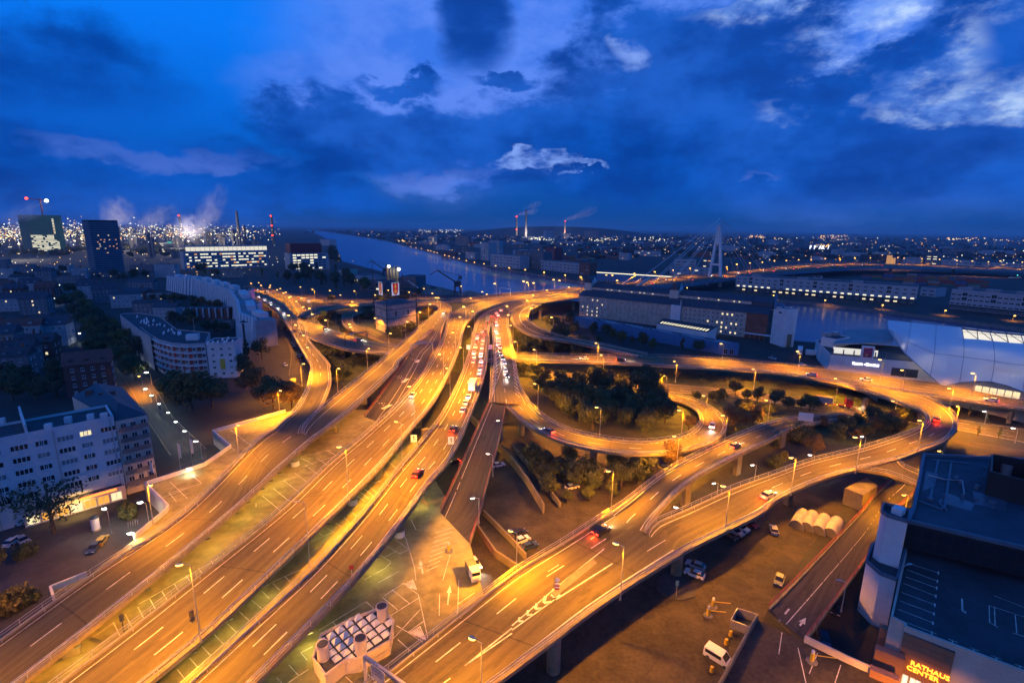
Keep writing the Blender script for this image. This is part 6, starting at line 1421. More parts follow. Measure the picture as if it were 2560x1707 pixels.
def trunk_mesh(h, r0, seed):
    r_ = random.Random(seed); k = MB(); k.tube((0, 0, -.1), (0, 0, h * .6), r0, r0 * .6, 7)
    for i in range(6):
        a = i * 1.05 + r_.random(); z = h * r_.uniform(.32, .58); k.tube((0, 0, z), (math.cos(a) * h * .26, math.sin(a) * h * .26, z + h * r_.uniform(.2, .34)), r0 * .42, r0 * .12, 5)
    k.tube((0, 0, h * .58), (r0, 0, h * .9), r0 * .55, r0 * .15, 6); return k.mesh('trunk', bark)
TV = {}
KIND = {'sparse': (4.3, 3.2, .24, 900, 0.), 'round': (3.2, 3.0, .30, 1900, 0.), 'broad': (4.3, 3.0, .32, 2600, 0.), 'tall': (2.1, 4.6, .27, 1700, .5), 'shrub': (2.4, 1.5, .26, 1000, 0.)}
TH = {'sparse': 8.4, 'round': 7.6, 'broad': 8.2, 'tall': 10.2, 'shrub': 2.7}
def tree(p, h, kind, li, label, group=None, z=0., name=None):
    q = at(p, z) if not isinstance(p, Vector) else p; v = rnd.randrange(3); key = (kind, li, v)
    if key not in TV:
        rx, rz, lf, n, cone = KIND[kind]; TV[key] = (crown_mesh(rx, rz, lf, n, hash((kind, v)) % 1000 if False else v * 17 + len(kind), leafs[li], cone), trunk_mesh(TH[kind], .28 if kind != 'shrub' else .08, v))
    nm = name or ('shrub' if kind == 'shrub' else {0: 'leafy_tree', 1: 'dark_tree', 2: 'autumn_tree', 3: 'yellow_tree'}[li])
    o = thing(nm, label, 'shrub' if kind == 'shrub' else 'tree', q, rnd.uniform(0, 6.28), group); s_ = h / TH[kind]; o.scale = (s_ * rnd.uniform(.9, 1.15), s_ * rnd.uniform(.9, 1.15), s_)
    c = link('crown', TV[key][0], o, (0, 0, TH[kind] - KIND[kind][1] * 1.02)); link('trunk', TV[key][1], o)
    return o
def trees(ps, hs_, kinds, lis, label, group):
    """a stand of trees: each is described by its look and its place in the stand"""
    xs, ys = sorted(p[0] for p in ps), sorted(p[1] for p in ps); n = len(ps); seen = {}
    def third(v, a): return min(2, int(3 * a.index(v) / n))
    for p in sorted(ps, key=lambda p: (p[0], p[1])):
        h = rnd.uniform(*hs_); li = rnd.choice(lis); kd = rnd.choice(kinds); u = (h - hs_[0]) / (hs_[1] - hs_[0])
        if group.startswith('young'): lab = label + ', %s from the left' % ordw(xs.index(p[0]))
        else:
            lab = '%s %s %s, %s %s of %s' % (('small', 'middling', 'tall')[min(2, int(u * 3))], ('green', 'dark', 'brown-leaved', 'yellow-green')[li], {'round': 'round tree', 'broad': 'spreading tree', 'tall': 'slender tree', 'shrub': 'bush'}[kd], ('back', 'middle', 'front')[third(p[1], ys)], ('left', 'centre', 'right')[third(p[0], xs)], group)
            seen[lab] = seen.get(lab, 0) + 1
            if seen[lab] > 1: lab = lab.replace(', ', ', %s from left, ' % ordw(seen[lab] - 1), 1)
        tree(p, h, kd, li, lab, group)
def fillpx(poly_, n, mind):
    xs, ys = [p[0] for p in poly_], [p[1] for p in poly_]; out = []
    for t_ in range(4000):
        if len(out) >= n: break
        p = (rnd.uniform(min(xs), max(xs)), rnd.uniform(min(ys), max(ys))); c = False
        for (x1, y1), (x2, y2) in zip(poly_, poly_[1:] + poly_[:1]):
            if (y1 > p[1]) != (y2 > p[1]) and p[0] < (x2 - x1) * (p[1] - y1) / (y2 - y1) + x1: c = not c
        w = at(p, 0)
        if c and all((at(o, 0) - w).length > mind for o in out): out.append(p)
    return out
# the avenue
trees([(147,746), (175,737), (168,773), (195,765), (186,793), (213,789), (207,818), (235,814), (227,842), (257,837), (248,867), (278,861), (270,890), (300,885), (239,893), (287,837), (275,885), (313,866), (308,918), (351,904), (338,948)], (11, 14), ('broad', 'round'), (0, 0, 3, 1), 'broad dark green street tree lining the lamp-lit avenue', 'avenue street trees')
tree((479,1024), 15, 'broad', 2, 'huge brown-leaved tree beside the end house of the curved block'); tree((436,1003), 12, 'broad', 0, 'dark tree at the lower end of the avenue before the huge brown tree'); tree((531,1019), 12, 'broad', 2, 'brownish tree right of the huge brown tree by the pond')
tree((684,1024), 13, 'broad', 2, 'large lit brown-green tree under the slip road, left side'); tree((730,1019), 11, 'broad', 2, 'smaller lit brown tree touching the slip road'); tree((613,940), 11, 'round', 1, 'dark tree right of the white end house'); tree((632,981), 11, 'broad', 2, 'brown tree behind the lit brown-green tree'); tree((656,899), 12, 'round', 1, 'dark tree above the parked cars by the slip road'); tree((616,903), 13, 'tall', 1, 'dark conical tree in front of the nearest white end block')
tree((136,1332), 13.5, 'sparse', 1, 'sparse dark plane tree right of centre before the white apartment block'); tree((33,1310), 12.5, 'sparse', 1, 'sparse dark plane tree at the left before the white apartment block')
tree((-11,1433), 6, 'round', 3, 'yellow-green tree at the left edge of the plaza'); tree((-16,1547), 6, 'round', 3, 'yellow-green bush tree lit from below, bottom left'); tree((60,1389), 2.8, 'shrub', 0, 'clipped dark shrub bed by the white parked cars'); tree((63,1511), 3, 'shrub', 0, 'green shrub in the kerbed bed at bottom left'); tree((16,1525), 4, 'shrub', 3, 'lit yellow shrub at the bottom left edge'); tree((321,1296), 2.6, 'shrub', 0, 'green round shrub by the bicycle stand'); tree((319,1280), 2.6, 'shrub', 0, 'lit green shrub beside the white lamp on the plaza')
trees([(33,1003), (90,1003), (142,992), (63,978), (153,953), (16,967), (48,893), (59,861)], (9, 12), ('broad', 'round'), (1,), 'dark tree crowding the back courts at the left', 'dark back-court trees')
trees([(385,756), (412,756), (436,759), (461,758), (484,761), (505,765), (525,770), (543,776), (376,767), (436,811), (457,814), (484,819), (518,833), (539,834), (559,837), (471,803), (443,776), (491,784)], (7, 10), ('round', 'broad'), (1, 1, 2), 'dark tree in the court between curved block and white terrace', 'court trees')
trees([(308,705), (334,699), (366,696), (286,696), (143,696), (157,685), (109,641), (82,638), (171,630), (198,629), (143,634), (327,646), (355,641), (320,625), (393,630), (512,674), (502,682), (27,642), (49,641), (48,700), (96,688)], (10, 15), ('broad', 'round'), (1,), 'dark tree between the far left blocks', 'trees of the left quarter')
trees([(512,689), (532,687), (543,690)], (10, 13), ('round', 'tall'), (2, 3), 'golden lamplit tree in front of the long office', 'golden trees before the long office')
# park by the river
trees(fillpx([(640,690), (708,673), (793,676), (844,676), (885,711), (912,731), (793,733), (722,711)], 34, 9), (11, 17), ('round', 'broad', 'tall'), (1, 0, 1), 'dark tree of the park between slip road and river', 'riverside park trees')
trees([(828,657), (836,652), (843,660), (831,641), (840,638), (828,627), (835,627)], (14, 20), ('broad', 'round'), (1,), 'dark tree of the wooded river bank right of the red-capped office', 'wooded bank trees'); tree((831,756), 7, 'broad', 3, 'yellow-green bushy tree beside the port road lamp')
trees(fillpx([(929,739), (1046,733), (1046,747), (929,750)], 16, 7), (4, 7), ('round', 'shrub'), (1,), 'dark hedge tree behind the stone blockhouse', 'hedge trees behind the blockhouse')
trees(fillpx([(791,788), (832,775), (852,794), (859,821), (880,837), (846,832), (805,806)], 14, 6), (2, 4), ('shrub',), (0, 1, 2), 'low bush on the grass inside the west junction', 'junction bushes')
trees(fillpx([(903,775), (931,777), (934,806), (908,799)], 7, 5), (4, 7), ('round', 'shrub'), (1,), 'dark bush left of the stone blockhouse', 'bushes left of the blockhouse'); trees(fillpx([(976,826), (1042,816), (1036,826), (985,851)], 9, 5), (4, 8), ('round', 'shrub'), (1, 0), 'dark bush at the foot of the stone blockhouse', 'bushes below the blockhouse'); trees(fillpx([(1047,777), (1081,777), (1071,799), (1050,813)], 7, 6), (4, 7), ('round', 'shrub'), (1, 2), 'brown bush right of the stone blockhouse', 'bushes right of the blockhouse')
trees(fillpx([(798,866), (863,888), (953,877), (899,932), (847,964), (831,940)], 14, 6), (4, 8), ('round', 'broad', 'shrub'), (1, 1, 0), 'dark tree in the hollow between slip road and inner slip', 'trees between the slip roads')
# loop interior
trees(fillpx([(1343,978), (1397,967), (1471,967), (1552,978), (1634,992), (1661,1024), (1683,1057), (1642,1090), (1498,1081), (1411,1052), (1356,1019)], 34, 6), (6.5, 10), ('round', 'broad'), (0, 1, 1, 0), 'dark green tree filling the inside of the loop ramp', 'trees inside the loop')
tree((1498,986), 12, 'broad', 1, 'dark round tree rising above the left of the loop wood'); tree((1615,997), 14, 'broad', 1, 'tallest blue-grey tree of the loop wood, right of centre'); tree((1721,1076), 6, 'round', 2, 'reddish autumn bush at the right end inside the loop'); tree((1343,943), 7, 'broad', 0, 'lit green tree left of the lower road'); tree((1310,937), 7, 'broad', 0, 'green tree under the yellow carriageway edge'); tree((1362,959), 7, 'round', 1, 'dark tree just above the loop wood at the left')
trees([(1740,1003), (1781,1003), (1797,1008), (1868,1003), (1893,1003), (1936,1013), (1969,1024), (2002,1024), (2023,1027), (1925,1041), (1838,986), (2034,1024)], (4, 7), ('round', 'broad'), (1, 0), 'dark bushy tree between lower road and descending slip', 'trees along the lower road')
tree((1836,1076), 8.5, 'broad', 2, 'brightly lit golden-brown tree right of the loop ramp'); tree((1882,1065), 8, 'broad', 2, 'second golden-brown lit tree beside the descending slip'); tree((1860,1041), 7, 'broad', 0, 'green tree behind the two golden trees'); tree((1678,1177), 9, 'round', 2, 'orange autumn tree in front of the loop ramp, below a lamp')
trees(fillpx([(2051,1068), (2165,1052), (2247,1068), (2260,1081), (2138,1111), (2089,1111)], 14, 5), (4, 7), ('round', 'broad'), (0, 1, 2), 'leafy tree inside the flyover bend', 'trees inside the flyover bend'); tree((2034,1139), 7.5, 'round', 2, 'round golden tree left inside the flyover bend'); trees([(1988,1101), (2010,1103), (1936,1122), (2260,1046), (2282,1052), (1936,1166), (1955,1158)], (3, 6), ('round', 'shrub'), (0, 1, 3), 'small tree below the descending slip', 'small trees below the slip')
trees(fillpx([(1362,1150), (1394,1163), (1506,1158), (1552,1171), (1629,1174), (1574,1231), (1506,1259), (1433,1277), (1383,1259), (1307,1150)], 26, 5), (3.5, 6.5), ('round', 'shrub', 'broad'), (0, 0, 1, 0), 'lamplit green tree on the bank below the loop ramp', 'trees below the loop')
# between curved ramp and river road
trees(fillpx([(1291,840), (1303,821), (1331,843), (1378,858), (1433,862), (1479,876), (1479,884), (1292,882)], 28, 6), (4, 8), ('round', 'broad', 'shrub'), (1, 1, 0), 'dark tree between the curved ramp and the riverside road', 'trees under the curved ramp')
tree((1404,858), 13, 'broad', 1, 'big dark tree overlapping the lower end of the curved ramp'); trees([(1367,813), (1385,821), (1406,821), (1426,813), (1444,824), (1408,837), (1433,837), (1482,839), (1517,842), (1533,850), (1552,859), (1580,864), (1607,867), (1449,853), (1498,864), (1629,875), (1705,877), (1743,883), (1465,875)], (6, 10), ('round', 'tall', 'broad'), (1, 1, 0), 'dark tree in front of the blue shed', 'trees before the blue shed')
YT = []
for i, p in enumerate(((1360,909), (1412,909), (1492,921), (1550,919), (1639,940), (1753,959), (1815,964), (2010,964), (2443,1090), (2496,1095), (2465,1057), (2421,1041))): YT.append(p)
trees(YT, (4.4, 4.8), ('tall',), (0,), 'slim young tree planted in the grass by the roads', 'young roadside trees')
tree((1694,945), 4.5, 'round', 2, 'small red-leaved tree on the grass bank below the riverside road'); tree((2157,959), 3, 'shrub', 3, 'lit yellow bush on the riverside road verge')

# ================================================================== lamps
NL = [0]
LM = {}
def lamp_parts(h, kind):
    if (h, kind) in LM: return LM[h, kind]
    k = MB(); k.tube((0, 0, 0), (0, 0, h), .11, .06, 7); k.tube((0, 0, 0), (0, 0, .5), .2, .16, 7); pole = k.mesh('pole', steel)
    k = MB(); k.tube((0, 0, h - .05), (1.0, 0, h + .18), .05, .05, 6); k.blob((1.3, 0, h + .26), .62, .24, .13, 8, 5); head = k.mesh('luminaire', steel, smooth=False)
    k = MB(); k.blob((1.35, 0, h + .12), .55, .34, .17, 10, 5); bulb = k.mesh('lamp_glass', {'sod': g_sod, 'warm': g_warm, 'cool': g_cool}[kind])
    LM[h, kind] = (pole, head, bulb); return LM[h, kind]
LL = {}
def lamp_light(kind, e_):
    """road luminaire: batwing distribution, stronger towards the sides so the carriageway is lit evenly"""
    if (kind, e_) in LL: return LL[kind, e_]
    l_ = bpy.data.lights.new('street_lamp_light', 'SPOT'); l_.energy = LAMP_W * e_; l_.color = {'sod': SOD, 'warm': WARMW, 'cool': COOL}[kind]; l_.spot_size = R(150); l_.spot_blend = .6; l_.shadow_soft_size = .25
    l_.use_nodes = True; t = G(l_.node_tree); em_ = l_.node_tree.nodes['Emission']; tc_ = t.n('ShaderNodeTexCoord'); sx = t.n('ShaderNodeSeparateXYZ'); t.l(tc_.outputs['Normal'], sx.inputs[0])
    c_ = t.m('MAXIMUM', t.m('ABSOLUTE', sx.outputs[2]), .36); t.l(t.m('POWER', c_, -1.25), em_.inputs['Strength'])
    LL[kind, e_] = l_; return l_
def lamp(p, z, h, label, group, kind='sod', energy=1., rz=None, light=True, big=1., lit=True):
    """p = where the luminaire is seen; z = level of the surface the pole stands on"""
    q = p if isinstance(p, Vector) else at(p, z + h); rz = rnd.uniform(2.6, 3.6) if rz is None else rz
    b_ = Vector((q.x - 1.3 * math.cos(rz), q.y - 1.3 * math.sin(rz), z)); o = thing('street_lamp', label, 'street lamp', b_, rz, group)
    po, he, bu = lamp_parts(h, kind); link('pole', po, o); link('luminaire', he, o)
    if lit:
        big *= max(.95, min(1.35, q.length / 220)); g_ = link('lamp_glass', bu, o)
        if big != 1.: g_.scale = (big, big, big); g_.location = (1.35 * (1 - big), 0, h * (1 - big))
        if light:
            l_ = lamp_light(kind, round(energy * (h / 10.) ** 1.7, 3))
            lo = bpy.data.objects.new('street_lamp_light', l_); COL.objects.link(lo); lo.parent = o; lo.location = (1.35, 0, h - .15); NL[0] += 1
    return o
LAMP_W = 33000.
def LG(ps, z, h, lab, grp, **kw):
    for i, p in enumerate(sorted(ps)):
        lamp(p, z, h, '%s, %s from the left' % (lab, ordw(i)) if len(ps) > 1 else lab, grp, **kw)
LG([(449,1413), (848,1118), (991,1055), (1023,967), (1099,885), (1099,887)], 8, 13, 'tall sodium lamp along the edge of the middle carriageway', 'middle carriageway lamps')
lamp((742,1257), 8, 13, 'unlit grey lamp between middle and jammed carriageway', None, rz=3.3, lit=False)
LG([(1117,921), (1151,869), (1172,817), (1182,779), (1159,767), (1150,870), (1182,779), (1172,817)][:5], 8, 11, 'tall sodium lamp on the left edge of the jammed carriageway', 'jammed carriageway lamps')
lamp((701,977), 4, 9, 'sodium lamp on the deck corner beside the lit brown-green tree', None, rz=-.45, energy=2.)
LG([(376,1213), (596,1063)], 8, 9, 'sodium lamp on the left parapet of the left carriageway', 'left parapet lamps', rz=-.5, energy=1.)
lamp(Vector((-78, 42, 17)), 8, 9, 'sodium lamp left of the frame on the left carriageway parapet', None, rz=-.6, energy=1.8)
lamp(Vector((-42, 38, 21)), 8, 13, 'tall sodium lamp just below the frame on the middle carriageway', None, rz=2.8)
LG([(847,922), (922,872), (976,834), (1018,805), (1050,781), (1075,761)], 8, 9, 'sodium lamp on the outer parapet of the inner slip road', 'inner slip lamps', rz=-.5, energy=1.1)
LG([(1150,793), (1160,768), (1133,832)], 8, 10, 'sodium lamp at the merge of the ramps', 'merge lamps')
LG([(769,869), (759,839), (739,813), (722,789), (781,786), (774,772)], 8, 8.5, 'sodium lamp on the slip road bend', 'slip road lamps'); lamp((759,910), 3, 11, 'sodium lamp rising beside the tight bend of the slip road', None, rz=0., energy=1.6)
LG([(773,753), (758,768), (741,754), (727,742), (723,744), (715,731), (709,733)], 1, 9, 'sodium lamp at the back street junction', 'back street lamps')
LG([(701,722), (693,725), (676,714), (674,719), (647,707), (628,709), (653,714)], 1, 9, 'sodium lamp along the depot road in the upper left', 'depot road lamps')
LG([(751,718), (781,724), (825,727), (886,728), (851,738), (881,755), (938,738), (971,726), (1023,731), (1060,722)], 1, 9, 'sodium lamp in the dark park behind the port road', 'park lamps')
LG([(1081,734), (1090,745), (1096,745), (1177,746), (1206,730), (1217,736), (1153,716)], 8, 9, 'sodium lamp along the port road parapet', 'port road lamps', light=True)
LG([(891,777), (874,811), (814,801), (877,818)], 3, 9, 'sodium lamp on the small service loop', 'service loop lamps'); lamp((938,796), 2, 7, 'lamp on the left wall of the stone blockhouse', None, energy=1.)
LG([(1268,766), (1271,788), (1277,814), (1318,752), (1332,738), (1367,726), (1422,718)], 8.3, 9.5, 'sodium lamp along the bridge approach', 'bridge approach lamps', energy=1.3)
LG([(1328,771), (1379,794), (1288,855), (1335,874), (1288,855), (1336,875)], 4, 9, 'sodium lamp by the curved ramp', 'curved ramp lamps')
LG([(1384,700), (1399,702), (1452,693), (1309,704), (1318,707), (1334,708), (1237,710), (1516,688), (1531,689), (1543,702), (1586,684), (1637,680), (1683,676), (1725,671)], 11, 11, 'sodium lamp on the bridge ramp over the near bank', 'bridge ramp lamps', energy=.9, big=1.3)
LG([(1842,661), (1875,658), (1906,656), (1817,668), (1936,653), (1966,652), (1997,650), (2028,649), (2063,647), (2099,646), (2137,645), (2176,645), (2206,638), (2245,644), (2260,646), (2305,647), (2349,649), (2393,652), (2431,653), (2471,655), (2501,653), (2556,656)], 12, 11, 'sodium lamp in the long row on the bridge deck', 'bridge deck lamps', energy=.9, big=1.5)
LG([(1503,888), (1490,858), (1686,904), (1994,879), (2200,900), (2255,926), (2432,934), (2373,972), (1803,860)], 6, 9, 'sodium lamp along the riverside road', 'riverside road lamps', energy=1.3)
LG([(1883,923), (2089,947), (1660,940), (1759,990), (1916,1001), (2394,1017)], 0, 9.5, 'sodium lamp beside the lower road', 'lower road lamps')
LG([(1337,960), (1492,1019), (1698,1026)], 6, 9, 'sodium lamp standing over the loop wood', 'loop wood lamps', energy=1.3); LG([(1807,1039), (1686,1091)], 5, 9, 'bright sodium lamp on the loop ramp outer rail', 'loop ramp lamps')
LG([(1521,1179), (1277,1328)], 3, 11, 'sodium lamp on the bank left of the town flyover', 'bank lamps'); LG([(1808,1216), (1978,1145), (2138,1094), (2299,1052)], 8, 9.5, 'sodium lamp along the flyover bend', 'flyover bend lamps')
LG([(1540,1360), (1181,1597)], 8, 10, 'grey-headed lit lamp on the right edge of the town flyover', 'town flyover lamps', rz=2.7)
LG([(2348,1128), (2260,1238), (2232,1003)], 1, 7, 'low sodium lamp under the flyover bend', 'lamps under the bend', energy=.7)
LG([(1785,1209), (1690,1269), (1881,1163), (2155,1092), (2025,1138), (2533,1071), (2461,1029), (1660,940)][:7], 0, 5, 'small pale post-top lamp in the undergrowth', 'small pale lamps', kind='cool', energy=.04)
LG([(1245,1052), (1220,1135), (1182,1246)], 6, 6, 'slim pale lamp on the rail of the dark ramp', 'dark ramp lamps', kind='warm', energy=.04)
lamp((2097,1453), 3, 6, 'unlit slim lamp on the red railed ramp', None, lit=False, rz=3.1); lamp((2273,1413), 9.5, 6, 'unlit lamp at the edge of the rooftop car park', None, lit=False, rz=.2)
# white lamps of the avenue and plaza
LG([(223,863), (234,901), (253,924), (270,947), (316,883), (329,895), (349,914), (366,932), (364,973), (379,989), (398,1010), (421,1032), (440,1055), (462,1078), (158,800), (199,834), (148,713), (137,747)], 0, 5.5, 'greenish white lamp in the row down the avenue', 'avenue lamps', kind='cool', energy=.05, big=1.2)
LG([(490,1104), (474,1173), (351,1257), (261,1273), (327,1334)], 0, 5.5, 'bright white globe lamp on the plaza', 'plaza lamps', kind='cool', energy=.05, big=1.3)
lamp((348,941), 0, 7, 'single orange lamp at the mouth of the avenue', None, energy=1.2)
# quay lamps with reflections
LG([(1027,617), (1040,620), (1054,622), (1070,626), (1077,627), (1085,630), (1093,632), (1112,638), (1123,641), (1134,644), (1148,647), (1166,652), (1186,656), (1210,660), (1239,665), (1273,670), (1313,675), (1360,681), (1413,688), (1452,693)], 0, 10, 'sodium lamp on the far quay mirrored in the river', 'far quay lamps', energy=1., big=1.6, rz=-2.2)
LG([(1934,739), (2063,751), (2207,763), (2364,777), (2537,790), (1718,720)], -1, 5, 'sodium lamp on the quay wall below the white warehouses', 'quay wall lamps', energy=.5, big=1.4, rz=-1.9)
# luminaires under the flyovers that light the deck
def under(nm, side, idx, e_=1.):
    A, B = ROADS[nm] if side == 'L' else ROADS[nm][::-1]; n = len(A); o = PI_[nm]
    for f in idx:
        i = int(f * (n - 1)); d = (A[i] - B[i]).normalized(); p = A[i] - d * .5 + Vector((0, 0, -1.25))
        k = MB(); k.box((p.x, p.y, p.z), .9, .3, .18, .6); k.build('deck_luminaire', steel_d, o)
        l_ = bpy.data.lights.new('deck_light', 'POINT'); l_.energy = DECK_W * e_; l_.color = (1., .74, .16); l_.shadow_soft_size = .3; lo = bpy.data.objects.new('deck_light', l_); COL.objects.link(lo); lo.parent = o; lo.location = p + d * .2 + Vector((0, 0, -.35))
DECK_W = 330.
under('left_carriageway', 'R', (.22, .3, .38, .46, .54, .62, .7, .78, .86, .94)); under('middle_carriageway', 'R', (.012, .03, .045, .06, .1, .14, .18, .22, .26, .3, .34)); under('jammed_carriageway', 'L', (.03, .1, .17, .24, .31, .38), .9); under('jammed_carriageway', 'R', (.02, .08, .15, .22, .29, .36, .43, .5, .56), 2.); under('middle_carriageway', 'L', (.26, .3, .34, .38))

# ================================================================== vehicles
def car_meshes():
    k = MB(); pf = [(-2.1, .28), (2.05, .28), (2.12, .62), (1.95, .80), (.95, .93), (-1.9, .98), (-2.1, .82)]
    for y in (-.86, .86): k.poly([(x, y, z) for x, z in (pf if y < 0 else pf[::-1])])
    for (x1, z1), (x2, z2) in zip(pf, pf[1:] + pf[:1]): k.poly([(x1, .86, z1), (x2, .86, z2), (x2, -.86, z2), (x1, -.86, z1)])
    k.poly([(.2, -.66, 1.42), (.2, .66, 1.42), (-1.3, .66, 1.44), (-1.3, -.66, 1.44)]); k.poly([(.2, -.66, 1.42), (-1.3, -.66, 1.44), (-1.3, -.67, 1.36), (.2, -.67, 1.34)]); body = k
    k = MB(); g0 = [(1.0, .92), (-1.92, .97)]; g1 = [(.22, 1.40), (-1.32, 1.42)]
    P = lambda x, y, z: (x, y, z)
    a, b_, c_, d_ = P(1., -.78, .93), P(1., .78, .93), P(-1.9, .78, .98), P(-1.9, -.78, .98); e_, f_, h_, i_ = P(.22, -.64, 1.41), P(.22, .64, 1.41), P(-1.32, .64, 1.43), P(-1.32, -.64, 1.43)
    k.poly([a, b_, f_, e_]); k.poly([c_, d_, i_, h_]); k.poly([d_, a, e_, i_]); k.poly([b_, c_, h_, f_]); win = k.mesh('windows', glass)
    k = MB(); k.tube((0, -.1, .32), (0, .1, .32), .32, n=12); tyre = k.mesh('wheel', roof_d)
    k = MB(); k.box((0, 0, 0), .08, .46, .2); off_h = k.mesh('headlight', frame_w); k.f and None
    hl = k.mesh('headlight', g_white); tl = k.mesh('tail_light', g_red); to = k.mesh('tail_light', redrail)
    return body, win, tyre, off_h, hl, tl, to
CB, CW, CT, CHO, CHL, CTL, CTO = car_meshes()
pc = {}
for nm, c_ in (('white', (.75, .75, .75)), ('silver', (.45, .46, .48)), ('black', (.02, .02, .023)), ('blue', (.03, .06, .14)), ('red', (.30, .02, .02)), ('grey', (.16, .17, .18)), ('yellow', (.5, .33, .04))):
    pc[nm] = CB.mesh('body', mat('car_' + nm, c_, .42, .04, .6, metal=.1))
NCARS = [0]
def car(p, d, colr, label, group=None, z=0., lit=False, s=1., name='car', glowl=True, he=1.):
    """p centre, d unit heading"""
    rz = math.atan2(d.y, d.x); o = thing(name, label, 'car', Vector((p.x, p.y, z)), rz, group); o.scale = (s, s, s)
    link('body', pc[colr], o); link('window_band', CW, o)
    for x in (-1.3, 1.35):
        for y in (-.8, .8): link('wheel', CT, o, (x, y, 0))
    for y in (-.6, .6):
        link('headlight', CHL if lit else CHO, o, (2.06, y, .56)); link('tail_light', CTL if lit else CTO, o, (-2.08, y, .68))
    if lit and glowl:
        for x, c_, e_, nm in ((-2.5, (1., .05, .01), TAIL_W, 'tail_glow'), ):
            l_ = bpy.data.lights.new(nm, 'POINT'); l_.energy = e_; l_.color = c_; l_.shadow_soft_size = .25; lo = bpy.data.objects.new(nm, l_); COL.objects.link(lo); lo.parent = o; lo.location = (x, 0, .7)
        l_ = bpy.data.lights.new('head_beam', 'SPOT'); l_.energy = HEAD_W * he; l_.color = (1, .93, .8); l_.spot_size = R(80); l_.spot_blend = .8; l_.shadow_soft_size = .15; lo = bpy.data.objects.new('head_beam', l_); COL.objects.link(lo); lo.parent = o; lo.location = (2.2, 0, .62); lo.rotation_euler = (R(80), 0, R(-90))
    return o
TAIL_W, HEAD_W = 650., 2200.
def carpx(pr, pf, colr, label, group=None, z=0., **kw):
    a, b_ = at(pr, z), at(pf, z); return car((a + b_) / 2, (b_ - a).normalized(), colr, label, group, z, **kw)
def along(nm, p, z=ZR):
    """heading of the road nearest to p (away from the camera)"""
    L_, R_ = ROADS[nm]; q = at(p, z); i = min(range(len(L_) - 1), key=lambda i: ((L_[i] + R_[i]) / 2 - q).length); d = ((L_[i + 1] + R_[i + 1]) - (L_[i] + R_[i])); d.z = 0; return q, d.normalized()
def boxtruck(p, d, z, L, w, h, label, cabc, boxm, name='box_truck', lit=True):
    o = thing(name, label, 'truck', Vector((p.x, p.y, z)), math.atan2(d.y, d.x)); k = MB(); k.box((-1., 0, .9), L - 2.2, w, h); k.build('cargo_box', boxm, None).parent = o
    k = MB(); pr_ = [(L / 2 - 2., .5), (L / 2 - .1, .5), (L / 2, 1.3), (L / 2 - .35, 2.5), (L / 2 - 2., 2.6)]
    for y in (-w / 2 + .05, w / 2 - .05): k.poly([(x, y, zz_) for x, zz_ in (pr_ if y < 0 else pr_[::-1])])
    for (x1, z1), (x2, z2) in zip(pr_, pr_[1:] + pr_[:1]): k.poly([(x1, w / 2 - .05, z1), (x2, w / 2 - .05, z2), (x2, -w / 2 + .05, z2), (x1, -w / 2 + .05, z1)])
    k.build('cab', cabc, None).parent = o
    k = MB(); k.box((L / 2 - .28, 0, 1.5), .3, w - .3, .8); k.build('windscreen', glass, None).parent = o
    k = MB(); k.box((-.5, 0, .55), L - 1.2, .9, .3); k.build('chassis', steel_d, None).parent = o
    for x in (-L / 2 + 1.2, -L / 2 + 2.4, L / 2 - 1.2):
        for y in (-w / 2 + .2, w / 2 - .2):
            wob_ = link('wheel', CT, o, (x, y, 0)); wob_.scale = (1.5, 1.5, 1.5)
    for y in (-w / 2 + .3, w / 2 - .3): link('tail_light', CTL if lit else CTO, o, (-L / 2 + .05, y, .7)); link('headlight', CHL if lit else CHO, o, (L / 2, y, .8))
    return o
# the jam
jam = [(p, 'jammed_carriageway') for p in ((1171,994), (1164,1009), (1157,1028), (1183,906), (1185,894), (1185,883), (1188,869), (1196,945), (1198,934), (1200,924), (1202,914), (1203,906), (1202,891), (1204,883), (1205,872), (1206,861), (1188,866), (1191,857), (1193,847), (1194,839), (1205,871), (1206,861), (1207,852), (1209,837), (1205,831), (1215,822), (1214,815), (1185,884), (1203,884))]
jam += [(p, 'bridge_approach') for p in ((1231,792), (1242,784), (1254,777), (1246,790), (1242,798), (1241,806))] + [(p, 'right_carriageway') for p in ((1241,813), (1239,829), (1242,835), (1250,870), (1251,881), (1252,889), (1258,899), (1250,879), (1253,888), (1257,899), (1261,910), (1264,929), (1268,943))]
jc = ['white', 'silver', 'white', 'grey', 'black', 'silver', 'white', 'blue', 'red']
where = {'jammed_carriageway': ('left jam column', 'right jam column'), 'bridge_approach': ('jam head at the merge',) * 2, 'right_carriageway': ('queue right of the hatching',) * 2}
jam.sort(key=lambda t_: -t_[0][1]); cnt = {}
for i, (p, nm) in enumerate(jam):
    q, d = along(nm, p); cc = jc[i % len(jc)]; col2 = 0 if p[0] < 1195 else 1
    wh_ = where[nm][col2]; cnt[wh_] = cnt.get(wh_, 0) + 1
    car(q, d, cc, '%s car with red tail lights, %s from near end of %s' % (cc, ordw(cnt[wh_] - 1), wh_), 'cars in the ' + wh_, ZR, lit=True, s=.95)
q, d = along('jammed_carriageway', (1180,978)); boxtruck(q + d * 2.5, d, ZR, 8.4, 2.5, 3., 'white box truck at the tail of the jam', frame_w, frame_w)
q, d = along('bridge_approach', (1219,807)); boxtruck(q + d * 5, d, ZR, 13, 2.6, 3.2, 'long pale articulated truck in the jam near the merge', frame_w, concrete, 'articulated_truck')
q, d = along('right_carriageway', (1246,861)); boxtruck(q + d * 2, d, ZR, 7, 2.3, 2.6, 'white delivery van queueing right of the jam', frame_w, frame_w, 'delivery_van')
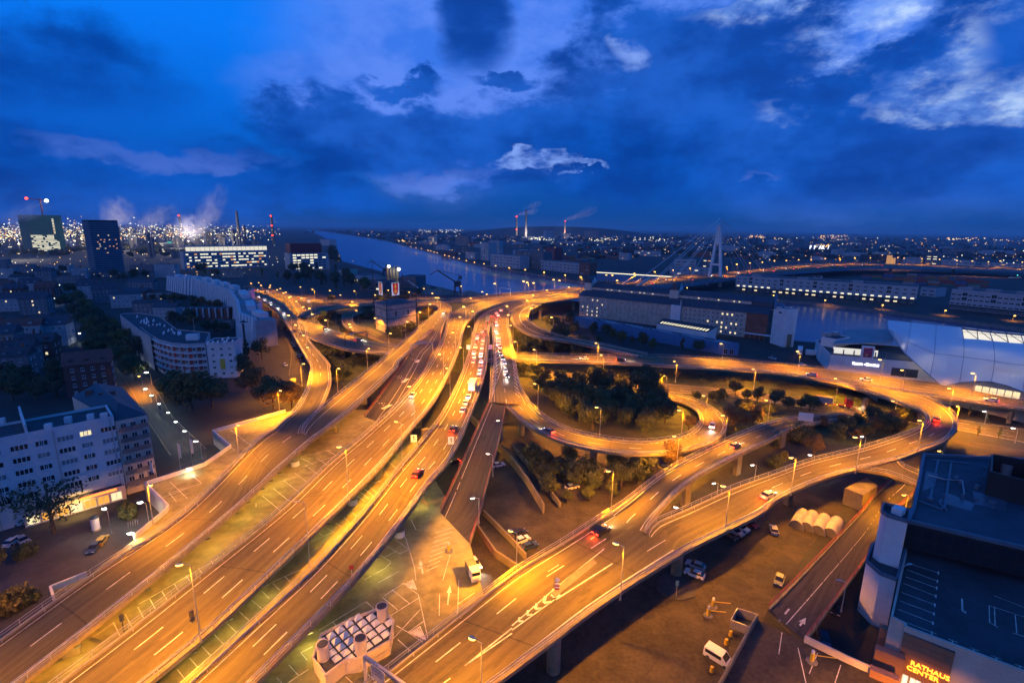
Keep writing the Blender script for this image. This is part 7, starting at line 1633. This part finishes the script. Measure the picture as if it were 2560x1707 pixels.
# cars on the moving lanes
mv = [('middle_carriageway', (1032,992), -1, 'white', 'white car with headlights coming down the middle carriageway', ZR), 
      ('jammed_carriageway', (1133,1076), 1, 'black', 'black car with tail lights nearing the jam', ZR), ('jammed_carriageway', (1043,1188), 1, 'red', 'red car with tail lights alone on the lower jammed carriageway', ZR), ('town_flyover', (1503,1332), 1, 'black', 'dark car with tail lights climbing the town flyover', ZR), 
      ('descending_slip', (1836,1118), 1, 'grey', 'grey car with tail lights on the descending slip', 6.5), ('flyover_bend', (2341,1052), 1, 'red', 'car with bright red tail lights in the flyover bend', 7.9), ('flyover_bend', (1920,1242), 1, 'silver', 'silver car with tail lights before the flyover bend', ZR), ('loop_ramp', (1780,1068), -1, 'white', 'white car with headlights on the tight end of the loop ramp', 4.4), ('loop_ramp', (1370,1081), -1, 'grey', 'grey car on the loop ramp near its top', 7.8),
      ('riverside_road', (1460,899), -1, 'white', 'white car with headlights far left on the riverside road', 5.4), ('riverside_road', (2029,939), -1, 'silver', 'silver car with headlights in front of the mall sign', 6), ('riverside_road', (2165,952), -1, 'white', 'white car with headlights below the mall shutter', 6), ('riverside_road', (2478,1003), -1, 'white', 'white car with headlights by the mall entrance', 6), ('riverside_road', (1552,902), 1, 'black', 'dark car with tail lights on the riverside road', 5.6),
      ('junction_apron', (1109,784), -1, 'white', 'white car with dazzling headlights leaving the port ramp', ZR), ('slip_road', (709,784), -1, 'white', 'leading white car with headlights on the slip road', ZR), ('slip_road', (694,771), -1, 'silver', 'second car with headlights on the slip road', ZR), ('slip_road', (676,758), -1, 'white', 'third car with headlights on the slip road', ZR), ('slip_road', (661,750), -1, 'white', 'fourth car with headlights on the slip road', ZR), ('slip_road', (646,743), -1, 'white', 'last car with headlights at the top of the slip road', ZR),
      ('depot_road', (641,726), 1, 'red', 'red-lit car on the depot road, rear of three', .5), ('depot_road', (666,730), 1, 'black', 'car with tail lights on the depot road, middle of three', .5), ('depot_road', (750,747), 1, 'red', 'car with tail lights on the depot road near the golden tree', .5), ('west_junction_arm', (812,824), 1, 'black', 'car with tail lights entering the west junction arm', ZR), ('west_junction_arm', (900,852), 1, 'grey', 'car with tail lights leaving the west junction arm', 7.3)]
for nm, p, sg, cc, lab, z in mv:
    q, d = along(nm, p, z); car(Vector((q.x, q.y, z)), d * sg, cc, lab, None, z + .01, lit=True, he=1.1 if sg < 0 else 1.)
for i in range(26):
    j = int((i + .5) / 26 * (len(Lb_) - 1)); inb = i % 2; t_ = (.3, .68)[inb] + rnd.uniform(-.06, .06); p = Lb_[j].lerp(Rb_[j], t_); d = (Lb_[j + 1] - Lb_[j]).normalized() * (-1 if inb == 0 else 1)
    car(p, d, rnd.choice(('white', 'silver', 'black')), 'car with lights on crossing the far bridge deck, %s from the near bank' % ordw(i), 'cars crossing the bridge', p.z, lit=True, glowl=i % 2 == 0)
# parked cars
pk = [((1757,1447), (1715,1431), 'white', 'white hatchback parked right of the flyover pier'), ((1761,1426), (1716,1409), 'silver', 'silver car parked behind the white hatchback'), ((1937,1339), (1931,1318), 'silver', 'silver estate parked below the white tunnel tents'), ((1952,1441), (1943,1469), 'blue', 'dark blue car parked near the red railed ramp'), ((2092,1517), (2087,1536), 'black', 'black car tucked below the slim unlit lamp'), ((1810,1339), (1830,1349), 'black', 'black car parked deep under the flyover bend'), ((1829,1328), (1848,1338), 'silver', 'silver car second in the row under the flyover bend'), ((1842,1319), (1861,1328), 'white', 'white car third in the row under the flyover bend'), ((1863,1307), (1885,1319), 'red', 'dark red car at the end of the row under the flyover bend'),
      ((1285,1362), (1325,1345), 'white', 'white car in the middle of three parked left of the flyover'), ((1303,1376), (1345,1362), 'blue', 'dark blue car nearest the flyover in the row of three'), ((1280,1344), (1315,1330), 'black', 'dark car furthest back in the row of three'), ((1233,1168), (1259,1163), 'white', 'white car parked right of the dark ramp'), ((1149,1155), (1117,1163), 'black', 'black car with lamps between jammed carriageway and dark ramp'), ((1443,1163), (1468,1156), 'black', 'black car left of the loop pier'), ((1495,1186), (1511,1177), 'white', 'white car right of the loop pier'), ((1476,1196), (1503,1200), 'silver', 'silver estate below the loop pier'), ((1419,1223), (1441,1218), 'white', 'pale car half hidden in the bushes below the loop'), ((1582,1160), (1601,1155), 'black', 'black car under the middle of the loop ramp'), ((1653,1174), (1669,1169), 'grey', 'grey car under the right of the loop ramp'),
      ((246,1362), (226,1386), 'blue', 'blue car driving over the plaza'), ((249,1364), (261,1348), 'yellow', 'yellow-dark cab behind the blue car on the plaza'), ((26,1362), (41,1352), 'white', 'white car behind the shrub bed at the left'), ((52,1351), (65,1359), 'silver', 'silver car beside the shrub bed at the left'), ((709,910), (718,919), 'silver', 'silver car in the street left of the slip road'), ((741,898), (752,905), 'red', 'dark red car at the front of the parked line by the slip road'),
      ((2032,895), (2043,891), 'black', 'black car by the white mall corner'), ((1991,914), (2021,915), 'white', 'white car on the road before the mall corner'), ((1920,895), (1942,900), 'silver', 'silver bus-like car in the quay yard'), ((2056,1593), (2062,1615), 'blue', 'blue car under the entrance wall in the yard'), ((1174,1394), (1201,1433), 'white', 'white car with headlights in the sunken road')]
for pr, pf, cc, lab in pk: carpx(pr, pf, cc, lab, None, .035, lit='sunken' in lab or 'with lamps' in lab, s=.93)
for i, p in enumerate(((715,822), (718,830), (732,859), (736,866), (736,872), (743,874), (745,887), (751,891), (756,895), (676,832), (696,799))):
    q = at(p, 0); car(q, Vector((-.45, .9, 0)).normalized(), ('black', 'grey', 'silver', 'white')[i % 4], '%s car in the parked line under the slip road, %s from its far end' % (('black', 'grey', 'silver', 'white')[i % 4], ordw(i)), 'cars parked under the slip road', .07, s=.95)
# van
a, b_ = at((1770,1635), 0), at((1822,1667), 0); d = (b_ - a).normalized(); vo = thing('van', 'white van parked beside the yellow bollards', 'van', (a + b_) / 2 + Vector((0, 0, .035)), math.atan2(d.y, d.x)); k = MB()
pf = [(-2.2, .3), (2.1, .3), (2.2, .8), (1.5, 1.1), (.8, 1.85), (-2.1, 1.9), (-2.2, 1.)]
for y in (-.9, .9): k.poly([(x, y, z) for x, z in (pf if y < 0 else pf[::-1])])
for (x1, z1), (x2, z2) in zip(pf, pf[1:] + pf[:1]): k.poly([(x1, .9, z1), (x2, .9, z2), (x2, -.9, z2), (x1, -.9, z1)])
link('body', k.mesh('body', MATS['car_white']), vo); k = MB(); k.poly([(1.48, -.8, 1.13), (1.48, .8, 1.13), (.84, .76, 1.82), (.84, -.76, 1.82)])
for y in (-.91, .91): k.poly([(.7, y, 1.1), (.7, y, 1.7), (-1.9, y, 1.7), (-1.9, y, 1.1)])
link('window_band', k.mesh('window_band', glass), vo)
for x in (-1.4, 1.4):
    for y in (-.82, .82): link('wheel', CT, vo, (x, y, 0))
# red articulated tipper
a, b_ = at((2034,1011), 0), at((2127,1020), 0); d = (b_ - a).normalized(); c = (a + b_) / 2; tk = thing('tipper_truck', 'red tractor unit pulling a grey tipper trailer on the lower road', 'truck', Vector((c.x, c.y, .05)), math.atan2(d.y, d.x)); LT = (b_ - a).length
k = MB(); k.prism([(-LT * .5, -1.25), (-LT * .02, -1.25), (-LT * .02, 1.25), (-LT * .5, 1.25)], 1.3, 3.6); link('trailer', k.mesh('trailer', steel), tk); k = MB(); k.box((-LT * .26, 0, 3.6), LT * .46, 2.2, .12); link('load', k.mesh('load', sand), tk)
k = MB(); k.box((LT * .42, 0, .7), 2.3, 2.5, 2.6); k.box((LT * .40, 0, 3.3), 1.6, 2.3, .5); link('cab', k.mesh('cab', MATS['car_red']), tk); k = MB(); k.box((LT * .42 + 1.1, 0, 1.9), .14, 2.2, 1.); link('windscreen', k.mesh('windscreen', glass), tk)
k = MB(); k.box((LT * .1, 0, .7), LT * .7, .9, .4); link('chassis', k.mesh('chassis', MATS['car_red']), tk)
for x in (-LT * .45, -LT * .37, -LT * .29, LT * .2, LT * .27, LT * .42):
    for y in (-1., 1.): w_ = link('wheel', CT, tk, (x, y, 0)); w_.scale = (1.5, 1.6, 1.5)
for y in (-.9, .9): link('headlight', CHL, tk, (LT * .42 + 1.16, y, .9))
for x in (-.45, -.2, .1, .3): 
    k = MB(); k.blob((LT * x, -1.3, 1.2), .16, .1, .14); link('marker_lamp', k.mesh('marker_lamp', g_sod), tk)
l_ = bpy.data.lights.new('head_beam', 'SPOT'); l_.energy = 4000; l_.spot_size = R(60); lo = bpy.data.objects.new('head_beam', l_); COL.objects.link(lo); lo.parent = tk; lo.location = (LT * .42 + 1.3, 0, 1.); lo.rotation_euler = (R(80), 0, R(-90))
# white trucks near the mall yard and by the sunken road
q = at((1999,884), 0); boxtruck(q, Vector((-.5, -.86, 0)), .03, 9, 2.5, 2.8, 'white box truck parked in the quay yard behind a lamp', frame_w, frame_w, lit=False)
q = at((2033,891), 0); boxtruck(q, Vector((.9, -.4, 0)), .03, 8, 2.5, 2.6, 'white lorry with open box at the mall corner', frame_w, frame_w, 'lorry', lit=False)
q = at((1182,1441), 4.05); boxtruck(q, (at((1196,1468), 4.05) - at((1170,1413), 4.05)).normalized(), 4.05, 4.6, 1.8, 1.4, 'grey-white trailer parked at the edge of the deck by the sunken road', frame_w, concrete, 'parked_trailer', lit=False)

# ================================================================== deck roof-light house and small things
ZH = ZD + 2.2
oct_ = [at(p, ZH) for p in ((782,1646), (814,1691), (861,1654), (899,1648), (975,1604), (984,1555), (971,1541), (945,1525), (880,1548), (803,1588))]
rl = thing('rooflight_house', 'low octagonal rooflight house with rows of glass pyramids on the parking deck', 'rooflight', (oct_[0].x, oct_[0].y, ZD))
k = MB(); k.prism(oct_, ZD - .05, ZH, 0, 1); k.build('plinth', [cream_wall, roof_d], rl)
k = MB()
for a, b_ in zip(oct_, oct_[1:] + oct_[:1]): k.bar((a.x, a.y, ZH + .2), (b_.x, b_.y, ZH + .2), .3, .4)
k.build('coping', cream_wall, rl)
pym = glow('pyramid_glass', (.75, .72, .68), .06, (.62, .62, .62))
o0 = (828,1589); ux, uy = ((850,1574)[0] - o0[0], (850,1574)[1] - o0[1]), ((840,1603)[0] - o0[0], (840,1603)[1] - o0[1])
pyr = None
cells = [(i, j) for j in range(-1, 5) for i in range(-1, 6)]
for i, j in cells:
    cpx = (o0[0] + ux[0] * i + uy[0] * j * 1.0, o0[1] + ux[1] * i + uy[1] * j)
    c = at(cpx, ZH)
    ins = False
    for (p1, p2) in zip(oct_, oct_[1:] + oct_[:1]):
        if (p1.y > c.y) != (p2.y > c.y) and c.x < (p2.x - p1.x) * (c.y - p1.y) / (p2.y - p1.y) + p1.x: ins = not ins
    if not ins: continue
    vx = at((cpx[0] + ux[0] * .39, cpx[1] + ux[1] * .39), ZH) - c; vy = at((cpx[0] + uy[0] * .36, cpx[1] + uy[1] * .36), ZH) - c
    k = MB(); q4 = [c - vx - vy, c + vx - vy, c + vx + vy, c - vx + vy]; top_ = c + Vector((0, 0, .75))
    for a, b_ in zip(q4, q4[1:] + q4[:1]):
        t3 = [a + Vector((0, 0, .12)), b_ + Vector((0, 0, .12)), top_]; k.poly(t3); k.poly([a, b_, b_ + Vector((0, 0, .12)), a + Vector((0, 0, .12))])
    k.build('glass_pyramid', pym, rl)
for p in ((956,1547), (903,1629), (809,1645)):
    q = at(p, ZH); k = MB(); k.tube((q.x, q.y, ZD), (q.x, q.y, ZH + 2.2), .85, n=14); k.tube((q.x, q.y, ZH + 2.2), (q.x, q.y, ZH + 2.5), 1.0, n=14); k.build('vent_stack', cream_wall, rl)
    k = MB(); k.tube((q.x, q.y, ZH + 2.51), (q.x, q.y, ZH + 2.53), .8, n=14); k.build('vent_mouth', roof_d, rl)
def sign(p, z, h, w, bh, lab, m_=None, e=None, mark=None):
    q = at(p, z); o = thing('road_sign', lab, 'sign', q); e = e or Vector((1, .1, 0)).normalized(); n_ = Vector((e.y, -e.x, 0))
    k = MB(); k.tube(q, q + Vector((0, 0, h)), .06); k.build('post', steel, o); k = MB(); c = q + Vector((0, 0, h + bh / 2)); k.bar(c - e * w / 2, c + e * w / 2, .08, bh); k.build('board', m_ or frame_w, o)
    if mark == 'arrow':
        k = MB(); c = c + n_ * .06; u = Vector((0, 0, 1))
        for P in ([(-.05, -.35), (.05, -.35), (.05, .2), (-.05, .2)], [(-.18, .1), (.18, .1), (0, .4)], [(.05, -.1), (.25, -.1), (.25, -.02), (.05, -.02)]): k.poly([c + e * x * w + u * y * bh for x, y in P])
        k.build('arrow', steel_d, o)
sign((1035,1113), 8, 1., 1.7, 2.2, 'white lane-arrow board left of the jammed carriageway', mark='arrow'); sign((1128,1118), 8, 1., 1.7, 2.2, 'white lane-arrow board right of the jammed carriageway', mark='arrow'); sign((1171,880), 8, 1.4, 1.8, 2.2, 'upper left white board beside the jam'); sign((1226,880), 8, 1.4, 1.8, 2.2, 'upper right white board beside the jam divider')
sign((2011,1068), 1., 2.4, 4.6, 3., 'large blank-backed board at the descending slip', e=Vector((.95, -.3, 0)).normalized()); sign((880,1441), 8, 1.5, .8, .8, 'triangular red-rimmed warning sign on the jammed carriageway rail', redrail); sign((1690,1491), 0, 2.4, .6, 1.1, 'blue and white no-parking sign by the flyover pier', blue); sign((809,799), 5, 3., 3.4, 3.4, 'square yellow-lit board on the grass of the west junction', paint_y); sign((773,769), 4, 4, 2.8, 2.6, 'white direction board beside the port road', frame_w)
# striped marker post at the gore
q = at((1392,1480), ZR); o = thing('gore_marker', 'red and white striped gore marker with keep-left disc on the flyover island', 'marker', q)
k = MB(); k.tube(q, q + Vector((0, 0, 3.)), .06); k.build('post', steel, o)
for i, m_ in enumerate((redrail, frame_w, redrail, frame_w)): k = MB(); k.box((q.x, q.y - .05, ZR + .6 + i * .3), .8, .1, .3); k.build('stripe', m_, o)
k = MB(); k.tube(q + Vector((0, -.1, 2.5)), q + Vector((0, -.16, 2.5)), .4, n=14); k.build('disc', frame_w, o)
# gore islands
k = MB(); k.prism([at(p, ZR) for p in ((1378,1482), (1389,1492), (1443,1449), (1492,1408), (1482,1397), (1433,1433))], ZR - .1, ZR + .14); k.build('traffic_island', concrete, PI_['town_flyover'])
# gantries
def gantry(pl, pr, z, h, lab, panel=None, m_=None, beam=.5):
    a, b_ = at(pl, z), at(pr, z); o = thing('sign_gantry', lab, 'gantry', a); m_ = m_ or steel
    for q in (a, b_): k = MB(); k.bar(q, q + Vector((0, 0, h)), .4); k.build('leg', m_, o)
    k = MB(); k.bar(a + Vector((0, 0, h)), b_ + Vector((0, 0, h)), beam, beam); k.build('beam', m_, o)
    if panel:
        d = (b_ - a).normalized(); L = (b_ - a).length; n_ = Vector((d.y, -d.x, 0)); c = a + d * L * panel[0] + Vector((0, 0, h + panel[3])); k = MB(); k.bar(c - d * panel[1] / 2 + n_ * .35, c + d * panel[1] / 2 + n_ * .35, .12, panel[2]); pn_ = k.build('panel', panel[4] if len(panel) > 4 else steel, o)
        return o, c, d, n_, pn_
    return o
gantry((1029,887), (1082,882), ZR, 5.2, 'sign gantry over the top of the descending ramp', (.45, 5., 1.2, .6)); gantry((1250,738), (1276,743), ZR, 7., 'pale sign gantry over the port road near the bridge', None, frame_w); gantry((864,871), (919,861), 6, 7, 'dark sign gantry over the west junction arm', (.3, 3., 1.1, .4), steel_d)
a, b_ = at((915,1748), ZD), at((1054,1811), ZR)
gs = thing('deck_gantry', 'pale gantry with an unreadable direction board at the bottom edge', 'gantry', at((915,1757), ZD)); p0_ = at((912,1641), ZD + 7.5); d = (at((1005,1707), ZD + 7.5) - p0_).normalized()
k = MB(); k.bar(p0_, p0_ + d * 9, .4, .45); k.build('beam', steel, gs); k = MB(); k.bar((p0_.x, p0_.y, ZD), p0_, .45); k.build('leg', cream_wall, gs)
n_ = Vector((d.y, -d.x, 0)); c = p0_ + d * 2.9 + n_ * .35 + Vector((0, 0, -.9)); k = MB(); k.bar(c - d * 1.3, c + d * 1.3, .1, 2.2); bd = k.build('board', cream_wall, gs)
k = MB(); r_ = random.Random(4)
for j in range(4):
    for i in range(7 if j < 3 else 1): 
        q = c + n_ * .07 + d * (-1. + i * .28 + r_.uniform(-.03, .03)) + Vector((0, 0, .75 - j * .45)); w_ = r_.uniform(.1, .2); k.poly([q, q + d * w_, q + d * w_ + Vector((0, 0, .22)), q + Vector((0, 0, .22))])
k.build('board_print', brick, bd)
lamp(at((2300, 1785), 13.5), 5.5, 8, 'lamp lighting the panelled entrance, standing unseen on the plateau below the frame', None, energy=1.3, rz=.9)  # unseen lamp below the frame, placed to brighten the panelled entrance
# plateau and red-railed ramp lower right
ZPL = 5.5
pp_ = [at(p, ZPL) for p in ((1891,1548), (2013,1603), (2233,1705), (2274,1797), (1716,1852), (1797,1716))]
k = MB(); k.prism(pp_, 0, ZPL, 1, 0); pl_ = struct('entrance_plateau', k, [lotmat, cream_wall])
wall_path([(1892,1546), (1802,1710), (1743,1814)], ZPL, 1., .3, concrete, pl_); wall_path([(2010,1603), (2111,1652), (2192,1689), (2247,1713)], ZPL, 1.1, .35, cream_wall, pl_)
k = MB()
for a, b_ in (((1995,1618), (2015,1707)), ((2044,1631), (2023,1683)), ((2102,1661), (2087,1707)), ((1955,1580), (1947,1634))): strip(a, b_, .12, ZPL + .006, k)
k.build('lane_marking', paint, pl_)
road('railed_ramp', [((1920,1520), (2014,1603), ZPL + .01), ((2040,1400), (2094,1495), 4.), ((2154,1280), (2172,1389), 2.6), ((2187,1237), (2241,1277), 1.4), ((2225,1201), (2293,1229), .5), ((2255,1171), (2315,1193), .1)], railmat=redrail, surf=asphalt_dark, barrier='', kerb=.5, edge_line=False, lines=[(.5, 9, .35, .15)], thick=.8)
k = MB(); arrow((1973,1521), (1946,1554), ZPL - .15, .3, 1., k); arrow((1988,1577), (2015,1543), ZPL - .2, .3, 1., k)
k.build('arrow_marking', paint, PI_['railed_ramp'])
for P, lab in (((1826,1590), 'nearest the skip'), ((1815,1611), 'second from the skip'), ((1779,1680), 'in front of the white van')):
    q = at(P, 0); o = thing('yellow_bollard', 'squat yellow bollard ' + lab, 'bollard', q); k = MB(); k.box((q.x, q.y, 0), .7, .7, .15); k.build('base', roof_d, o); k = MB(); k.tube((q.x, q.y, .15), (q.x, q.y, 1.1), .36, .26, 8); k.build('body', paint_y, o)
for P, lab in (((1782,1517), 'ticket pillar with raised boom, rear of the pair'), ((1770,1539), 'ticket pillar on a round base, front of the pair'), ((2029,1653), 'ticket pillar on the entrance plateau'), ((1122,1378), 'ticket pillar on the parking deck'), ((840,1081), 'ticket pillar on the deck behind the piers')):
    z_ = ZPL if 'plateau' in lab else (ZD if 'deck' in lab else 0.); q = at(P, z_); o = thing('ticket_barrier', 'yellow ' + lab, 'barrier', q); k = MB(); k.tube(q, q + Vector((0, 0, .2)), .8, n=14); k.build('base', concrete_d, o); k = MB(); k.box((q.x, q.y, z_ + .2), .5, .4, 1.3, .4); k.build('pillar', paint_y, o)
    k = MB(); e = Vector((.9, -.5, .3)).normalized(); k.bar(q + Vector((0, 0, 1.2)), q + Vector((0, 0, 1.2)) + e * 3., .09); k.build('boom', paint_y, o); k = MB(); k.box((q.x, q.y, z_ + 1.5), .35, .3, .5); k.build('head', frame_w, o)
# skip
sk4 = [at(p, 0) for p in ((1825,1569), (1874,1588), (1890,1555), (1841,1539))]; o = thing('open_skip', 'open grey steel skip against the plateau wall', 'skip', sk4[0])
for a, b_ in zip(sk4, sk4[1:] + sk4[:1]): k = MB(); k.bar(a + Vector((0, 0, .85)), b_ + Vector((0, 0, .85)), .15, 1.7); k.build('side', steel, o)
k = MB(); k.cap(sk4, .1); k.build('floor', roof_d, o)
# white tunnel tents
for i, (a, b_) in enumerate((((1989,1321), (2014,1275)), ((2014,1326), (2037,1283)), ((2043,1334), (2071,1284)), ((2073,1341), (2100,1294)))):
    A, B = at(a, 0), at(b_, 0); d = (B - A).normalized(); n_ = Vector((d.y, -d.x, 0)); r_ = 1.55; B = A + d * 7.2; o = thing('tunnel_tent', ['leftmost shaded tunnel tent of the row of four', 'second pale tunnel tent from the left', 'third pale tunnel tent from the left', 'rightmost tunnel tent beside the red railing'][i], 'tent', A, group='row of tunnel tents')
    k = MB(); n = 10
    for j in range(n):
        t0, t1 = math.pi * j / n, math.pi * (j + 1) / n; f = lambda P, t_: P + n_ * math.cos(t_) * r_ + Vector((0, 0, math.sin(t_) * r_ * 1.35))
        k.poly([f(A, t0), f(B, t0), f(B, t1), f(A, t1)])
    k.build('cover', mat('tent_fabric', (.5, .46, .38), .8, .2, .5), o, True); k = MB(); k.poly([A + n_ * math.cos(math.pi * j / n) * r_ * .98 + Vector((0, 0, math.sin(math.pi * j / n) * r_ * 1.33)) for j in range(n + 1)]); k.build('end', concrete, o)
    k = MB()
    for u in (0, 1): 
        P = A.lerp(B, u); qs = [P + n_ * math.cos(math.pi * j / n) * r_ * 1.02 + Vector((0, 0, math.sin(math.pi * j / n) * r_ * 1.37)) for j in range(n + 1)]
        for x, y in zip(qs, qs[1:]): k.bar(x, y, .08)
    k.build('hoop', steel, o)
# abutment block and retaining walls under the bend
o = block('abutment', 'pale concrete abutment block under the flyover bend', 'abutment', [at(p, 0) for p in ((2105,1259), (2151,1277), (2187,1253), (2160,1231))], 4.4, concrete, concrete_d, parapet=0)
for ps, h_, lab in (([(1166,1041), (1280,1163), (1321,1218), (1359,1283)], 2.6, 'left concrete wall of the sunken road trench'), ([(1280,1122), (1340,1190), (1400,1269)], 1.6, 'right concrete wall of the sunken road trench'), ([(1187,1318), (1239,1394), (1313,1441)], 1.8, 'concrete wall between sunken road and parked cars'), ([(1209,1288), (1280,1359), (1315,1400)], 1.5, 'second concrete wall beside the three parked cars'), ([(2045,958), (2157,981), (2192,1003)], 5.5, 'buff retaining wall at the root of the flyover bend'), ([(2334,1003), (2437,1024), (2560,1057), (2655,1081)], 4.6, 'long retaining wall carrying the riverside road')):
    P = [at(p, 0) for p in ps]; o = thing('retaining_wall', lab, 'wall', P[0])
    for a, b_ in zip(P, P[1:]): k = MB(); k.bar(a + Vector((0, 0, h_ / 2)), b_ + Vector((0, 0, h_ / 2)), .4, h_); k.build('panel', cream_wall if 'buff' in lab or 'long' in lab else concrete, o)
# plaza furniture
q = at((241,1325), 0); o = thing('advertising_column', 'white round advertising column on the plaza', 'advertising column', q); k = MB(); k.tube(q, q + Vector((0, 0, .4)), .95, n=16); k.build('base', concrete, o); k = MB(); k.tube(q + Vector((0, 0, .4)), q + Vector((0, 0, 3.2)), .8, n=16); k.build('drum', white_wall, o); k = MB(); k.tube(q + Vector((0, 0, 3.2)), q + Vector((0, 0, 3.7)), 1., .3, 16); k.build('cap', roof_d, o)
for P, lab in (((453,1181), 'left white flag on a pole above the deck wall'), ((483,1169), 'right white flag on a pole above the deck wall')):
    q = at(P, 0); o = thing('flagpole', lab, 'flag', q); k = MB(); k.tube(q, q + Vector((0, 0, 9)), .07, .05); k.build('pole', steel, o); k = MB()
    pts_ = [(x * .2, .08 * math.sin(x * 1.3)) for x in range(5)]
    for (x1, y1), (x2, y2) in zip(pts_, pts_[1:]): k.poly([(q.x + x1, q.y + y1, 4.5), (q.x + x2, q.y + y2, 4.3), (q.x + x2, q.y + y2, 8.6), (q.x + x1, q.y + y1, 8.8)])
    k.build('flag', frame_w, o)
q = at((730,1163), ZD); o = thing('round_vent', 'low white concrete vent drum on the deck', 'vent', q)
for P, lab in (((738,1163), 'left white vent drum on the deck between the carriageways'), ((882,1259), 'right white vent drum under the middle carriageway edge'), ((999,1339), 'vent drum at the edge of the jammed carriageway')):
    q = at(P, ZD); o = thing('vent_drum', lab, 'vent', q); k = MB(); k.tube(q, q + Vector((0, 0, 1.5)), 1.1, n=16); k.build('drum', white_wall, o); k = MB(); k.tube(q + Vector((0, 0, 1.5)), q + Vector((0, 0, 1.8)), 1.3, n=16); k.build('cap', concrete, o)
bpy.data.objects.remove(PI_['round_vent'])
for P, lab in (((313,1593), 'dark double traffic signal behind the middle carriageway rail'), ((485,1582), 'dark traffic signal on the lamp post at the middle carriageway')):
    q = at(P, ZR if '1780' in str(P) else ZD + 2); o = thing('traffic_signal', lab, 'traffic signal', q); k = MB(); k.tube(q, q + Vector((0, 0, 3)), .07); k.build('post', steel_d, o); k = MB(); k.box((q.x, q.y, q.z + 3), .45, .4, 1.1); k.build('head', steel_d, o)
# small plaza wall bins and bicycles stand
for i in range(5):
    q = at(((321,1315)[0] + i * 6, (321,1315)[1] - i * 1.5), 0); o = thing('bicycle_hoop', 'steel bicycle hoop beside the deck wall on the plaza, %s from the left' % ordw(i), 'bicycle stand', q, .6, 'bicycle hoops on the plaza'); k = MB(); k.bar((0, -.5, 0), (0, -.5, .8), .07); k.bar((0, .5, 0), (0, .5, .8), .07); k.bar((0, -.5, .8), (0, .5, .8), .07); link('hoop', k.mesh('hoop', steel), o)

# ================================================================== thin evening haze round the whole place
hm = bpy.data.materials.new('haze'); hm.use_nodes = True; hm.node_tree.nodes.clear(); t = G(hm.node_tree); ho = t.n('ShaderNodeOutputMaterial'); hv = t.n('ShaderNodeVolumePrincipled'); hv.inputs['Color'].default_value = (.75, .85, 1., 1); hv.inputs['Density'].default_value = .00007; t.l(hv.outputs[0], ho.inputs['Volume'])
k = MB(); k.prism([(-12000, -300), (12000, -300), (12000, 13000), (-12000, 13000)], -7, 150, bottom=True); tag(k.build('haze', hm), 'thin blue evening haze', 'haze', kind='stuff')
